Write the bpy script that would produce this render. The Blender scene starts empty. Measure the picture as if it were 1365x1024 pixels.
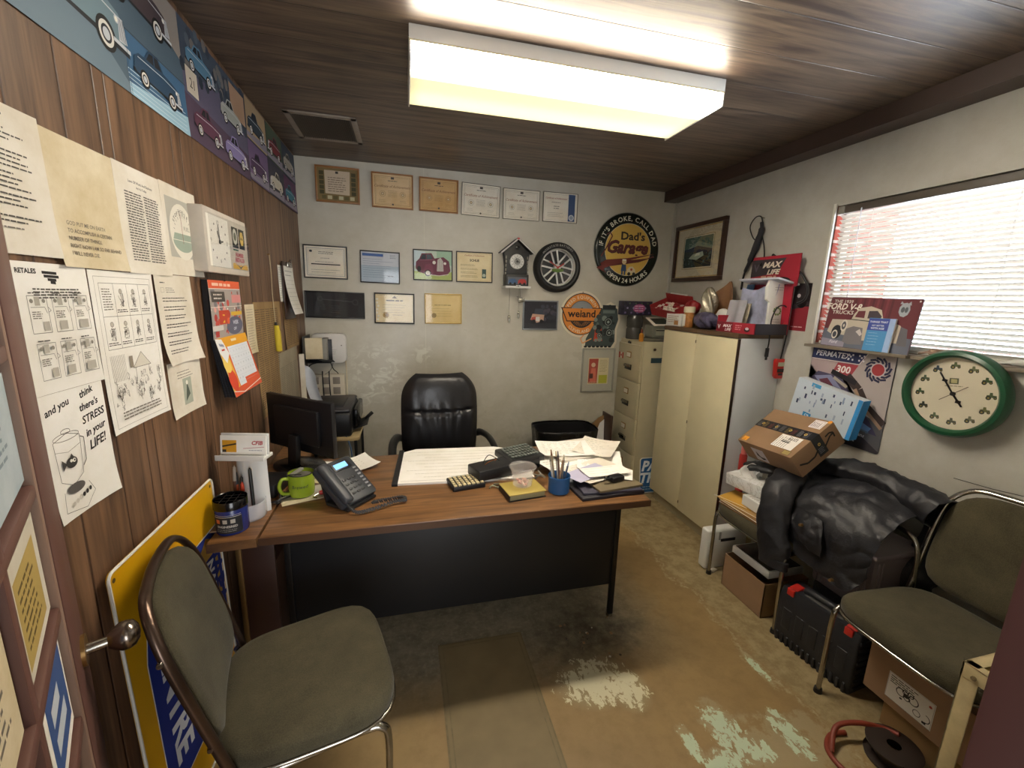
import bpy, bmesh, math, random
from math import pi, sin, cos, radians
from mathutils import Vector, Matrix, Euler
random.seed(7)
S = bpy.context.scene
C = bpy.context.collection

# ---------------------------------------------------------------- camera
cd = bpy.data.cameras.new('camera'); cam = bpy.data.objects.new('camera', cd); C.objects.link(cam)
cd.sensor_fit = 'HORIZONTAL'; cd.sensor_width = 36.0; cd.lens = 36.0 * 567.3 / 1365.0
cd.clip_start = 0.02; cd.clip_end = 100
YAW, PITCH, ROLL = radians(14.286), radians(11.38), radians(1.6)
fw = Vector((sin(YAW)*cos(PITCH), cos(YAW)*cos(PITCH), -sin(PITCH)))
r0 = Vector((cos(YAW), -sin(YAW), 0)); u0 = r0.cross(fw)
rr = cos(ROLL)*r0 + sin(ROLL)*u0; uu = -sin(ROLL)*r0 + cos(ROLL)*u0
M = Matrix((rr, uu, -fw)).transposed().to_4x4(); M.translation = Vector((0, 0, 1.56))
cam.matrix_world = M
S.camera = cam

# ---------------------------------------------------------------- view, world, lights
S.view_settings.view_transform = 'Standard'; S.view_settings.look = 'None'
S.view_settings.gamma = 1.0; S.view_settings.use_curve_mapping = False
S.view_settings.exposure = 1.08
W = bpy.data.worlds.new('world'); S.world = W; W.use_nodes = True
bg = W.node_tree.nodes['Background']; bg.inputs[0].default_value = (0.80, 0.90, 1.0, 1); bg.inputs[1].default_value = 6.0
# overcast sky above, sunlit pale yard below the horizon
_t = W.node_tree; _tc = _t.nodes.new('ShaderNodeTexCoord'); _sx = _t.nodes.new('ShaderNodeSeparateXYZ'); _mr = _t.nodes.new('ShaderNodeMapRange')
_mr.inputs[1].default_value = -0.25; _mr.inputs[2].default_value = -0.02; _mr.inputs[3].default_value = 14.0; _mr.inputs[4].default_value = 5.0
_t.links.new(_tc.outputs['Generated'], _sx.inputs[0]); _t.links.new(_sx.outputs[2], _mr.inputs[0]); _t.links.new(_mr.outputs[0], bg.inputs[1])
def area(name, loc, size, energy, color, direction, portal=False):
    l = bpy.data.lights.new(name, 'AREA'); l.shape = 'RECTANGLE'; l.size, l.size_y = size
    l.energy = energy; l.color = color
    if portal: l.cycles.is_portal = True
    o = bpy.data.objects.new(name, l); C.objects.link(o); o.location = loc
    o.rotation_euler = Vector(direction).to_track_quat('-Z', 'Y').to_euler()
    return o
area('window_portal', (2.50, 1.2, 1.72), (1.5, 0.8), 1, (1, 1, 1), (-1, 0, 0), portal=True)
hl = area('hall_daylight', (0.4, -2.05, 1.15), (2.2, 1.7), 45, (0.95, 0.97, 1.0), (0, 1, 0.05))   # open shop door behind the photographer
LAMP_EMIT = 38.0

# ---------------------------------------------------------------- room measures
XL, XR, YB, YF, ZC = -0.69, 2.22, 3.33, 0.155, 2.45

# ---------------------------------------------------------------- materials
def srgb(c):
    if isinstance(c, str):
        c = c.lstrip('#'); c = [int(c[i:i+2], 16)/255 for i in (0, 2, 4)]
    return tuple((x/12.92 if x <= 0.04045 else ((x+0.055)/1.055)**2.4) for x in c) + (1.0,)
MC = {}
def mat(name, col, rough=0.6, metal=0.0, var=0.0, vscale=20.0, bump=0.0, bscale=60.0, spec=0.5, coat=0.0, trans=0.0, emit=0.0):
    if name in MC: return MC[name]
    m = bpy.data.materials.new(name); m.use_nodes = True; nt = m.node_tree; b = nt.nodes['Principled BSDF']
    c = srgb(col); b.inputs['Base Color'].default_value = c
    b.inputs['Roughness'].default_value = rough; b.inputs['Metallic'].default_value = metal
    b.inputs['Specular IOR Level'].default_value = spec; b.inputs['Coat Weight'].default_value = coat
    b.inputs['Transmission Weight'].default_value = trans
    if emit: b.inputs['Emission Color'].default_value = c; b.inputs['Emission Strength'].default_value = emit
    m.diffuse_color = c
    if var or bump: tc = nt.nodes.new('ShaderNodeTexCoord')
    if var:
        n = nt.nodes.new('ShaderNodeTexNoise'); n.inputs['Scale'].default_value = vscale; n.inputs['Detail'].default_value = 6
        nt.links.new(tc.outputs['Object'], n.inputs['Vector'])
        r = nt.nodes.new('ShaderNodeMapRange'); r.inputs[1].default_value = 0.3; r.inputs[2].default_value = 0.7
        r.inputs[3].default_value = 1-var; r.inputs[4].default_value = 1+var
        nt.links.new(n.outputs[0], r.inputs[0])
        mx = nt.nodes.new('ShaderNodeVectorMath'); mx.operation = 'SCALE'; mx.inputs[0].default_value = c[:3]
        nt.links.new(r.outputs[0], mx.inputs['Scale']); nt.links.new(mx.outputs[0], b.inputs['Base Color'])
    if bump:
        n = nt.nodes.new('ShaderNodeTexNoise'); n.inputs['Scale'].default_value = bscale; n.inputs['Detail'].default_value = 5
        nt.links.new(tc.outputs['Object'], n.inputs['Vector'])
        bp = nt.nodes.new('ShaderNodeBump'); bp.inputs['Strength'].default_value = bump; bp.inputs['Distance'].default_value = 0.01
        nt.links.new(n.outputs[0], bp.inputs['Height']); nt.links.new(bp.outputs[0], b.inputs['Normal'])
    MC[name] = m; return m
def K(hexcol, rough=0.65):      # printed or painted colour
    return mat('ink_'+hexcol.lstrip('#')+('' if rough == 0.65 else '_%d' % int(rough*100)), hexcol, rough)
class NT:
    """small node helper"""
    def __init__(s, name, rough=0.6):
        s.m = bpy.data.materials.new(name); s.m.use_nodes = True; s.t = s.m.node_tree; s.b = s.t.nodes['Principled BSDF']
        s.b.inputs['Roughness'].default_value = rough; MC[name] = s.m
        s.tc = s.t.nodes.new('ShaderNodeTexCoord').outputs['Object']
    def n(s, kind, **kw):
        nd = s.t.nodes.new('ShaderNode'+kind)
        for k, v in kw.items():
            if k.startswith('i_'):
                key = k[2:]; key = int(key) if key.isdigit() else key.replace('_', ' ')
                if hasattr(v, 'links') or isinstance(v, bpy.types.NodeSocket): s.t.links.new(v, nd.inputs[key])
                else: nd.inputs[key].default_value = v
            else: setattr(nd, k, v)
        return nd
    def noise(s, scale, detail=5, vec=None, rough=0.5, dist=0.0):
        return s.n('TexNoise', i_Scale=scale, i_Detail=detail, i_Vector=vec or s.tc, i_Roughness=rough, i_Distortion=dist).outputs[0]
    def mapping(s, scale=(1, 1, 1), loc=(0, 0, 0), vec=None):
        return s.n('Mapping', i_Vector=vec or s.tc, i_Scale=scale, i_Location=loc).outputs[0]
    def math(s, op, a, b=0.0, clamp=False):
        return s.n('Math', operation=op, use_clamp=clamp, i_0=a, i_1=b).outputs[0]
    def rng(s, v, a, b, c=0.0, d=1.0, smooth=False):
        nd = s.n('MapRange', i_0=v, i_1=a, i_2=b, i_3=c, i_4=d)
        if smooth: nd.interpolation_type = 'SMOOTHSTEP'
        return nd.outputs[0]
    def mix(s, f, a, b):
        nd = s.n('Mix', data_type='RGBA'); 
        for sock, v in ((nd.inputs[0], f), (nd.inputs[6], a), (nd.inputs[7], b)):
            if isinstance(v, bpy.types.NodeSocket): s.t.links.new(v, sock)
            else: sock.default_value = v
        return nd.outputs[2]
    def xyz(s, vec=None):
        o = s.n('SeparateXYZ', i_0=vec or s.tc).outputs; return o[0], o[1], o[2]
    def bump(s, h, strength=0.3, dist=0.01, normal=None):
        nd = s.n('Bump', i_Height=h, i_Strength=strength, i_Distance=dist)
        if normal: s.t.links.new(normal, nd.inputs['Normal'])
        return nd.outputs[0]
    def set(s, key, v):
        if isinstance(v, bpy.types.NodeSocket): s.t.links.new(v, s.b.inputs[key])
        else: s.b.inputs[key].default_value = v

def m_panel():      # brown wood-grain wall panelling with vertical grooves
    N = NT('wood_panelling', 0.45)
    x, y, z = N.xyz()
    vec = N.mapping(scale=(1, 26, 1.6)); g = N.noise(1.0, 6, vec, 0.6, 0.6)
    vec2 = N.mapping(scale=(1, 90, 5)); g2 = N.noise(1.0, 4, vec2)
    f = N.math('ADD', N.math('MULTIPLY', g, 0.65), N.math('MULTIPLY', g2, 0.35))
    col = N.mix(N.rng(f, 0.35, 0.66), srgb('#4a3527'), srgb('#8a684d'))
    # irregular groove spacing: two wave sets
    def groove(period, off, w):
        t = N.math('FRACT', N.math('DIVIDE', N.math('ADD', y, off), period))
        d = N.math('ABSOLUTE', N.math('SUBTRACT', t, 0.5))
        return N.rng(d, 0.0, w/period, 1.0, 0.0)
    gr = N.math('MAXIMUM', groove(0.305, 0.02, 0.0045), N.math('MAXIMUM', groove(0.406, 0.11, 0.0045), groove(0.61, 0.33, 0.004)))
    col = N.mix(N.math('MULTIPLY', gr, 0.85), col, srgb('#2a1a12'))
    N.set('Base Color', col); N.set('Normal', N.bump(N.math('SUBTRACT', N.math('MULTIPLY', f, 0.15), gr), 0.6, 0.004))
    return N.m
def m_ceiling():
    N = NT('ceiling_panelling', 0.42)
    x, y, z = N.xyz()
    vec = N.mapping(scale=(2.0, 30, 1)); g = N.noise(1.0, 6, vec, 0.62, 0.8)
    big = N.noise(1.3, 3)
    col = N.mix(N.rng(g, 0.35, 0.68), srgb('#3c302a'), srgb('#73614f'))
    t = N.math('FRACT', N.math('DIVIDE', N.math('ADD', y, 0.05), 0.203)); d = N.math('ABSOLUTE', N.math('SUBTRACT', t, 0.5))
    gr = N.rng(d, 0.0, 0.016, 1.0, 0.0)
    col = N.mix(N.math('MULTIPLY', gr, 0.75), col, srgb('#221712'))
    N.set('Base Color', col); N.set('Normal', N.bump(N.math('SUBTRACT', N.math('MULTIPLY', g, 0.3), gr), 0.5, 0.004))
    return N.m
def m_wall(name, base, dirt, gloss):
    N = NT(name, gloss)
    x, y, z = N.xyz()
    a = N.noise(1.7, 5, None, 0.6); b = N.noise(9, 6, None, 0.65)
    f = N.math('ADD', N.math('MULTIPLY', a, 0.6), N.math('MULTIPLY', b, 0.4))
    col = N.mix(N.rng(f, 0.38, 0.62), srgb(base), srgb(dirt))
    N.set('Base Color', col)
    return N, col
def m_back():
    N, col = m_wall('painted_back_wall', '#c8c4b8', '#b9b4a4', 0.34)
    x, y, z = N.xyz()
    # grime rubbed in low behind the chair, pale scuffs beside it
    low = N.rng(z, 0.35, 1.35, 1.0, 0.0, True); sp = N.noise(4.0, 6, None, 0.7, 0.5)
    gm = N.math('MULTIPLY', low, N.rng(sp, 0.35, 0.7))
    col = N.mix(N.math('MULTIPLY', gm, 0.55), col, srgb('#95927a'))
    def blob(cx, cz, rx, rz):
        dx = N.math('DIVIDE', N.math('SUBTRACT', x, cx), rx); dz = N.math('DIVIDE', N.math('SUBTRACT', z, cz), rz)
        d = N.math('ADD', N.math('MULTIPLY', dx, dx), N.math('MULTIPLY', dz, dz)); return N.rng(d, 0.1, 1.0, 1.0, 0.0)
    vec = N.mapping(scale=(9, 9, 16)); sc = N.noise(1.0, 6, vec, 0.65, 1.5)
    m1 = N.math('MULTIPLY', N.math('MAXIMUM', blob(-0.20, 0.98, 0.26, 0.26), N.math('MAXIMUM', blob(-0.27, 0.86, .14, .16), blob(0.14, 1.10, .12, .10))), N.rng(sc, 0.50, 0.56))
    col = N.mix(N.math('MULTIPLY', m1, 0.65), col, srgb('#dcdccf'))
    sm = N.rng(N.math('ABSOLUTE', N.math('SUBTRACT', x, 0.155)), 0.0, 0.003, 1.0, 0.0)
    col = N.mix(N.math('MULTIPLY', sm, 0.5), col, srgb('#dcd9c6'))
    N.set('Base Color', col)
    N.set('Roughness', N.rng(N.noise(5, 4), 0.3, 0.7, 0.27, 0.42)); N.set('Normal', N.bump(N.noise(7, 4), 0.10, 0.02))
    return N.m
def m_right():
    N, col = m_wall('painted_right_wall', '#c4c2ba', '#b5b1a6', 0.5)
    x, y, z = N.xyz()
    sp = N.noise(6.0, 6, None, 0.7); low = N.rng(z, 0.3, 1.0, 1.0, 0.0)
    col = N.mix(N.math('MULTIPLY', N.math('MULTIPLY', low, N.rng(sp, 0.4, 0.65)), 0.4), col, srgb('#8b8468'))
    N.set('Base Color', col); N.set('Normal', N.bump(N.noise(9, 4), 0.12, 0.02)); return N.m
def m_floor():
    N = NT('worn_painted_concrete', 0.55)
    x, y, z = N.xyz()
    a = N.noise(2.2, 6, None, 0.6); b = N.noise(14, 6, None, 0.7); c = N.noise(45, 5, None, 0.7)
    tan = N.mix(N.rng(a, 0.35, 0.65), srgb('#957b50'), srgb('#836a43'))
    tan = N.mix(N.math('MULTIPLY', N.rng(b, 0.45, 0.7), 0.35), tan, srgb('#6e5a3a'))
    grey = N.mix(N.rng(b, 0.35, 0.65), srgb('#7a7768'), srgb('#55534a'))
    grey = N.mix(N.rng(c, 0.5, 0.75), grey, srgb('#8f8b7a'))
    wob = N.math('MULTIPLY', N.math('SUBTRACT', N.noise(5, 6, None, 0.7), 0.5), 0.30)
    # bare strip along the right wall, bare patch under and in front of the desk
    right = N.rng(N.math('ADD', N.math('ADD', x, wob), N.math('MULTIPLY', y, 0.02)), 1.54, 1.57)
    dk = N.math('MULTIPLY', N.rng(N.math('ADD', y, N.math('MULTIPLY', wob, 1.2)), 1.33, 1.62), N.rng(N.math('ADD', x, wob), 1.30, 1.0))
    dk = N.math('MULTIPLY', dk, 0.75)
    bare = N.mix(N.rng(b, 0.4, 0.6), srgb('#9c8a66'), srgb('#84724f'))
    col = N.mix(dk, tan, grey); col = N.mix(right, col, bare)
    edge = N.rng(N.math('ABSOLUTE', N.math('SUBTRACT', N.math('ADD', N.math('ADD', x, wob), N.math('MULTIPLY', y, 0.02)), 1.53)), 0.0, 0.02, 1.0, 0.0)
    col = N.mix(N.math('MULTIPLY', edge, N.rng(c, 0.4, 0.6, 0, .6)), col, srgb('#b5ac8e'))
    def blob(cx, cy, rx, ry):
        dx = N.math('DIVIDE', N.math('SUBTRACT', x, cx), rx); dy = N.math('DIVIDE', N.math('SUBTRACT', y, cy), ry)
        d = N.math('ADD', N.math('MULTIPLY', dx, dx), N.math('MULTIPLY', dy, dy)); return N.rng(d, 0.0, 1.0, 1.0, 0.0)
    # chipped areas: cream edge with mint-green older paint
    def mx(*l):
        r = l[0]
        for q in l[1:]: r = N.math('MAXIMUM', r, q)
        return r
    fl = N.noise(30, 9, N.mapping(scale=(1.2, 0.75, 1)), 0.72, 0.4)
    mint = mx(blob(1.13, 1.06, .10, .16), blob(1.36, 1.00, .07, .16), blob(0.97, 1.04, .04, .11), blob(1.05, .97, .13, .06), blob(1.47, 1.26, .03, .12), blob(1.20, .97, .08, .07))
    mm = N.rng(N.math('ADD', fl, N.math('MULTIPLY', mint, 0.28)), 0.70, 0.715)
    mm = N.math('MULTIPLY', mm, N.rng(mint, 0.0, 0.05))
    halo = N.math('MULTIPLY', N.rng(N.math('ADD', b, N.math('MULTIPLY', mx(mint, blob(1.30, .93, .35, .2)), 0.3)), 0.60, 0.72), N.rng(mx(mint, blob(1.30, .93, .35, .2)), 0.0, 0.3))
    col = N.mix(N.math('MULTIPLY', halo, 0.6), col, srgb('#a49676'))
    col = N.mix(mm, col, srgb('#b7c6ab'))
    ch = mx(blob(0.74, 1.36, .20, .14), blob(.86, 1.30, .10, .12))
    m2 = N.math('MULTIPLY', N.rng(N.math('ADD', fl, N.math('MULTIPLY', ch, 0.25)), 0.64, 0.66), N.rng(ch, 0, .05))
    col = N.mix(N.math('MULTIPLY', N.rng(ch, 0.1, 0.6), 0.5), col, srgb('#9c9070'))
    col = N.mix(m2, col, srgb('#c9c2a2'))
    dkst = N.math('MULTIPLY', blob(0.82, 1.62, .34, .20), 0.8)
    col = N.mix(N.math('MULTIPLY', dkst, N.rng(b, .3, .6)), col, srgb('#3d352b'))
    N.set('Base Color', col); N.set('Roughness', N.rng(b, 0.3, 0.7, 0.42, 0.65))
    N.set('Normal', N.bump(N.math('ADD', N.math('MULTIPLY', c, 0.25), N.math('MULTIPLY', mm, 0.3)), 0.35, 0.006)); return N.m
def m_desk():
    N = NT('walnut_laminate', 0.32)
    vec = N.mapping(scale=(2.2, 32, 8)); g = N.noise(1.0, 6, vec, 0.6, 1.2)
    col = N.mix(N.rng(g, 0.33, 0.7), srgb('#573b22'), srgb('#8f663f')); N.set('Base Color', col)
    N.set('Roughness', N.rng(N.noise(6, 4), 0.3, 0.7, 0.28, 0.45)); return N.m
def m_brick():
    N = NT('exterior_brick', 0.9)
    v = N.mapping(scale=(1, 1, 1)); x, y, z = N.xyz()
    cmb = N.n('CombineXYZ', i_0=x, i_1=z, i_2=0.0).outputs[0]
    b = N.n('TexBrick', i_Vector=cmb, i_Color1=srgb('#8e3a28'), i_Color2=srgb('#7a3324'), i_Mortar=srgb('#a3958a'), i_Scale=1.0)
    b.inputs['Brick Width'].default_value = 0.2; b.inputs['Row Height'].default_value = 0.068; b.inputs['Mortar Size'].default_value = 0.008
    N.set('Base Color', b.outputs[0]); return N.m
def m_fabric(name, a, b, sc=350):
    N = NT(name, 0.95); n1 = N.noise(sc, 3); n2 = N.noise(7, 5, None, .65)
    col = N.mix(N.rng(N.math('ADD', N.math('MULTIPLY', n1, .4), N.math('MULTIPLY', n2, .6)), .28, .72), srgb(a), srgb(b))
    N.set('Base Color', col); N.set('Normal', N.bump(n1, 0.5, 0.003)); N.set('Sheen Weight', 0.08); return N.m
def m_paper(name, a, b):
    N = NT(name, 0.85); n = N.noise(6, 6, None, .65)
    N.set('Base Color', N.mix(N.rng(n, .4, .7), srgb(a), srgb(b))); N.set('Normal', N.bump(N.noise(5, 3), .25, .01)); return N.m
PANEL = m_panel(); CEIL = m_ceiling(); BACK = m_back(); RIGHT = m_right(); FLOOR = m_floor(); DESK = m_desk(); BRICK = m_brick()
PAPER = m_paper('aged_white_paper', '#e6e0d4', '#d5cbb8'); PAPER2 = m_paper('white_paper', '#f4f2ed', '#eae6dc')
TANP = m_paper('tanned_paper', '#dfd3b8', '#c9b892'); NEWS = m_paper('yellowed_newsprint', '#a5885f', '#8b6f4a')
FAB = m_fabric('olive_upholstery', '#2a2512', '#57503a')
CHROME = mat('tarnished_chrome', '#a9a59c', 0.22, 1.0, var=0.15, vscale=30)
DKMETAL = mat('brown_metal', '#5b4a40', 0.28, 0.85, var=0.2, vscale=12)
BLACK = mat('black_plastic', '#17171a', 0.42); BLACKG = mat('gloss_black', '#0c0c0e', 0.18); MBLACK = mat('black_steel', '#0d0d0f', 0.5)
LEATHER = mat('black_leather', '#1b1a1c', 0.36, bump=0.35, bscale=14)
JLEATH = mat('worn_black_leather', '#1e1e23', 0.5, var=0.35, vscale=9, bump=0.5, bscale=26)
CREAM = mat('cream_laminate', '#d9ceaa', 0.45, var=0.04, vscale=6); ALMOND = mat('almond_steel', '#b5ac8f', 0.42, var=0.05, vscale=8)
CARD = mat('corrugated_cardboard', '#937457', 0.85, var=0.07, vscale=9); CARD2 = mat('dusty_cardboard', '#8f7048', 0.9, var=0.1, vscale=6)
WHITE = mat('white_paint', '#e4e2da', 0.45); WPL = mat('white_plastic', '#dcdcd8', 0.4); GREYPL = mat('grey_plastic', '#8f8d86', 0.5)
RED = mat('red_plastic', '#b5261f', 0.4); GOLDF = mat('gold_wood', '#9a6a3c', 0.4, var=.12, vscale=15); GILT = mat('gilt', '#b99a55', 0.3, 0.7)
DKWOOD = mat('dark_wood', '#3a241c', 0.35); DOORP = mat('brown_door_paint', '#6b4a42', 0.5, var=.12, vscale=5); DOORL = mat('worn_trim_paint', '#94796a', 0.55, var=.1, vscale=8)
JAMB = mat('dark_red_trim', '#3c1d17', 0.5); BRASS = mat('dull_brass', '#9b7a4b', 0.35, .8)
def m_glass():
    m = bpy.data.materials.new('clear_glass'); m.use_nodes = True; t = m.node_tree
    for n in list(t.nodes): t.nodes.remove(n)
    o = t.nodes.new('ShaderNodeOutputMaterial'); mx = t.nodes.new('ShaderNodeMixShader'); tr = t.nodes.new('ShaderNodeBsdfTransparent')
    gl = t.nodes.new('ShaderNodeBsdfGlossy'); gl.inputs['Roughness'].default_value = 0.05; lw = t.nodes.new('ShaderNodeLayerWeight'); lw.inputs[0].default_value = 0.25
    mr = t.nodes.new('ShaderNodeMapRange'); mr.inputs[3].default_value = 0.015; mr.inputs[4].default_value = 0.22
    t.links.new(lw.outputs['Fresnel'], mr.inputs[0]); t.links.new(mr.outputs[0], mx.inputs[0]); t.links.new(tr.outputs[0], mx.inputs[1]); t.links.new(gl.outputs[0], mx.inputs[2]); t.links.new(mx.outputs[0], o.inputs[0])
    return m
GLASS = m_glass()
def m_clearplastic(name, col, a):
    m = bpy.data.materials.new(name); m.use_nodes = True; t = m.node_tree; b = t.nodes['Principled BSDF']
    b.inputs['Base Color'].default_value = srgb(col); b.inputs['Roughness'].default_value = 0.15; b.inputs['Alpha'].default_value = a; return m
CLEAR = m_clearplastic('clear_plastic', '#e8e8ee', 0.35); POLY = m_clearplastic('plastic_film', '#c9c9d2', 0.6)

# ---------------------------------------------------------------- mesh helpers
class B:
    """collects shapes into one mesh"""
    def __init__(s): s.v = []; s.f = []; s.m = []; s.sm = []; s.mats = []
    def mi(s, m):
        if m not in s.mats: s.mats.append(m)
        return s.mats.index(m)
    def add(s, vs, fs, m, smooth=False, T=None):
        k = len(s.v); i = s.mi(m)
        for v in vs:
            v = Vector(v); s.v.append(T @ v if T else v)
        for f in fs: s.f.append([k+j for j in f]); s.m.append(i); s.sm.append(smooth)
        return s
    def bm(s, bm, m, smooth=False, T=None):
        bm.verts.index_update(); s.add([v.co.copy() for v in bm.verts], [[v.index for v in f.verts] for f in bm.faces], m, smooth, T); bm.free(); return s
    def box(s, c, d, m, bev=0.0, rot=None, seg=2, smooth=None):
        bm = bmesh.new(); bmesh.ops.create_cube(bm, size=1.0)
        for v in bm.verts: v.co = Vector((v.co.x*d[0], v.co.y*d[1], v.co.z*d[2]))
        if bev: bmesh.ops.bevel(bm, geom=list(bm.edges), offset=min(bev, min(d)*0.49), segments=seg, profile=0.5, affect='EDGES')
        T = Matrix.Translation(Vector(c)) @ (Euler(rot).to_matrix().to_4x4() if rot else Matrix())
        return s.bm(bm, m, bool(bev) if smooth is None else smooth, T)
    def bx(s, x0, x1, y0, y1, z0, z1, m, bev=0.0):
        return s.box(((x0+x1)/2, (y0+y1)/2, (z0+z1)/2), (abs(x1-x0), abs(y1-y0), abs(z1-z0)), m, bev)
    def prism(s, pts, z0, z1, m, bev=0.0, T=None, seg=2):
        bm = bmesh.new(); vs = [bm.verts.new((x, y, z0)) for x, y in pts]; f = bm.faces.new(vs)
        r = bmesh.ops.extrude_face_region(bm, geom=[f])
        for g in r['geom']:
            if isinstance(g, bmesh.types.BMVert): g.co.z = z1
        bmesh.ops.recalc_face_normals(bm, faces=list(bm.faces))
        if bev:
            es = [e for e in bm.edges if abs(e.verts[0].co.z-e.verts[1].co.z) < 1e-6]
            bmesh.ops.bevel(bm, geom=es, offset=bev, segments=seg, profile=0.5, affect='EDGES')
        return s.bm(bm, m, bool(bev), T)
    def cyl(s, p0, p1, r0_, r1_, m, n=20, caps=True, smooth=True):
        p0, p1 = Vector(p0), Vector(p1); d = (p1-p0); q = d.to_track_quat('Z', 'Y'); vs = []
        for p, r in ((p0, r0_), (p1, r1_)):
            for i in range(n):
                a = 2*pi*i/n; vs.append(p + q @ Vector((r*cos(a), r*sin(a), 0)))
        fs = [[i, (i+1) % n, n+(i+1) % n, n+i] for i in range(n)]
        if caps: fs += [list(range(n))[::-1], list(range(n, 2*n))]
        return s.add(vs, fs, m, smooth)
    def tube(s, pts, r, m, n=10, smooth_path=True, closed=False, flat=1.0):
        pts = [Vector(p) for p in pts]
        if smooth_path and len(pts) > 2: pts = spline(pts, 6, closed)
        vs = []; fs = []; L = len(pts); up = None
        for i, p in enumerate(pts):
            a = pts[(i-1) % L] if (closed or i > 0) else p; b = pts[(i+1) % L] if (closed or i < L-1) else p
            t = (b-a).normalized()
            if up is None: up = t.orthogonal().normalized()
            up = (up - t*up.dot(t)).normalized(); sd = t.cross(up)
            rad = r[i*len(r)//L] if isinstance(r, (list, tuple)) else r
            for j in range(n):
                an = 2*pi*j/n; vs.append(p + up*cos(an)*rad + sd*sin(an)*rad*flat)
        for i in range(L if closed else L-1):
            for j in range(n):
                k = (i+1) % L; fs.append([i*n+j, i*n+(j+1) % n, k*n+(j+1) % n, k*n+j])
        if not closed: fs += [list(range(n))[::-1], [(L-1)*n+j for j in range(n)]]
        return s.add(vs, fs, m, True)
    def lathe(s, prof, c, m, n=32, T=None, sx=1.0, sy=1.0):
        vs = []; fs = []; L = len(prof)
        for r, z in prof:
            for j in range(n):
                a = 2*pi*j/n; vs.append(Vector((c[0]+max(r, 1e-4)*cos(a)*sx, c[1]+max(r, 1e-4)*sin(a)*sy, c[2]+z)))
        for i in range(L-1):
            for j in range(n): fs.append([i*n+j, i*n+(j+1) % n, (i+1)*n+(j+1) % n, (i+1)*n+j])
        if prof[0][0] < .012: fs.append(list(range(n))[::-1])
        if prof[-1][0] < .012: fs.append([(L-1)*n+j for j in range(n)])
        return s.add(vs, fs, m, True, T)
    def grid(s, fn, nu, nv, m, thick=0.0, smooth=True):
        """surface fn(u,v)->Vector with u,v in 0..1; thick closes it into a solid"""
        P = [[Vector(fn(i/nu, j/nv)) for j in range(nv+1)] for i in range(nu+1)]
        N = [[None]*(nv+1) for _ in range(nu+1)]
        for i in range(nu+1):
            for j in range(nv+1):
                a = P[min(i+1, nu)][j]-P[max(i-1, 0)][j]; b = P[i][min(j+1, nv)]-P[i][max(j-1, 0)]
                n = a.cross(b); N[i][j] = n.normalized() if n.length > 1e-12 else Vector((0, 0, 1))
        k = lambda i, j: i*(nv+1)+j
        vs = [P[i][j] for i in range(nu+1) for j in range(nv+1)]
        fs = [[k(i, j), k(i+1, j), k(i+1, j+1), k(i, j+1)] for i in range(nu) for j in range(nv)]
        if thick:
            o = len(vs); vs += [P[i][j]-N[i][j]*thick for i in range(nu+1) for j in range(nv+1)]
            fs += [[o+k(i, j), o+k(i, j+1), o+k(i+1, j+1), o+k(i+1, j)] for i in range(nu) for j in range(nv)]
            ring = [k(i, 0) for i in range(nu+1)] + [k(nu, j) for j in range(1, nv+1)] + [k(i, nv) for i in range(nu-1, -1, -1)] + [k(0, j) for j in range(nv-1, 0, -1)]
            for a, b in zip(ring, ring[1:]+ring[:1]): fs.append([b, a, o+a, o+b])
        return s.add(vs, fs, m, smooth)
    def mesh(s, name, sharp=40):
        me = bpy.data.meshes.new(name); me.from_pydata([tuple(v) for v in s.v], [], s.f)
        for m in s.mats: me.materials.append(m)
        me.polygons.foreach_set('material_index', s.m); me.polygons.foreach_set('use_smooth', s.sm)
        me.validate(); me.update()
        if any(s.sm): me.set_sharp_from_angle(angle=radians(sharp))
        return me
    def obj(s, name, parent=None, sharp=40):
        o = bpy.data.objects.new(name, s.mesh(name, sharp)); C.objects.link(o)
        if parent: o.parent = parent
        return o
def spline(pts, k, closed=False):
    out = []; L = len(pts); R_ = range(L if closed else L-1)
    for i in R_:
        p0 = pts[(i-1) % L] if (closed or i > 0) else pts[i]; p1 = pts[i]; p2 = pts[(i+1) % L]; p3 = pts[(i+2) % L] if (closed or i+2 < L) else pts[(i+1) % L]
        for j in range(k):
            t = j/k; out.append(0.5*((2*p1)+(-p0+p2)*t+(2*p0-5*p1+4*p2-p3)*t*t+(-p0+3*p1-3*p2+p3)*t*t*t))
    if not closed: out.append(pts[-1])
    return out
def tag(o, label=None, cat=None, group=None, kind=None):
    if label: o['label'] = label
    if cat: o['category'] = cat
    if group: o['group'] = group
    if kind: o['kind'] = kind
    return o
def thing(name, label, cat, loc=(0, 0, 0), rotz=0.0, group=None, rot=None):
    o = bpy.data.objects.new(name, None); C.objects.link(o); o.empty_display_size = 0.05
    o.location = loc; o.rotation_euler = rot or (0, 0, rotz); return tag(o, label, cat, group)
def place(o, loc, rotz=0.0):
    o.location = loc; o.rotation_euler = (0, 0, rotz); return o
def rrect(w, h, r, n=5, cx=0.0, cy=0.0):
    pts = []
    for sx, sy, a0 in ((1, 1, 0), (-1, 1, 90), (-1, -1, 180), (1, -1, 270)):
        for i in range(n+1):
            a = radians(a0+90*i/n); pts.append((cx+sx*(w/2-r)+r*cos(a), cy+sy*(h/2-r)+r*sin(a)))
    return pts
def F(o, u, v, n):      # frame matrix
    m = Matrix((Vector(u).normalized(), Vector(v).normalized(), Vector(n).normalized())).transposed().to_4x4(); m.translation = Vector(o); return m

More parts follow.
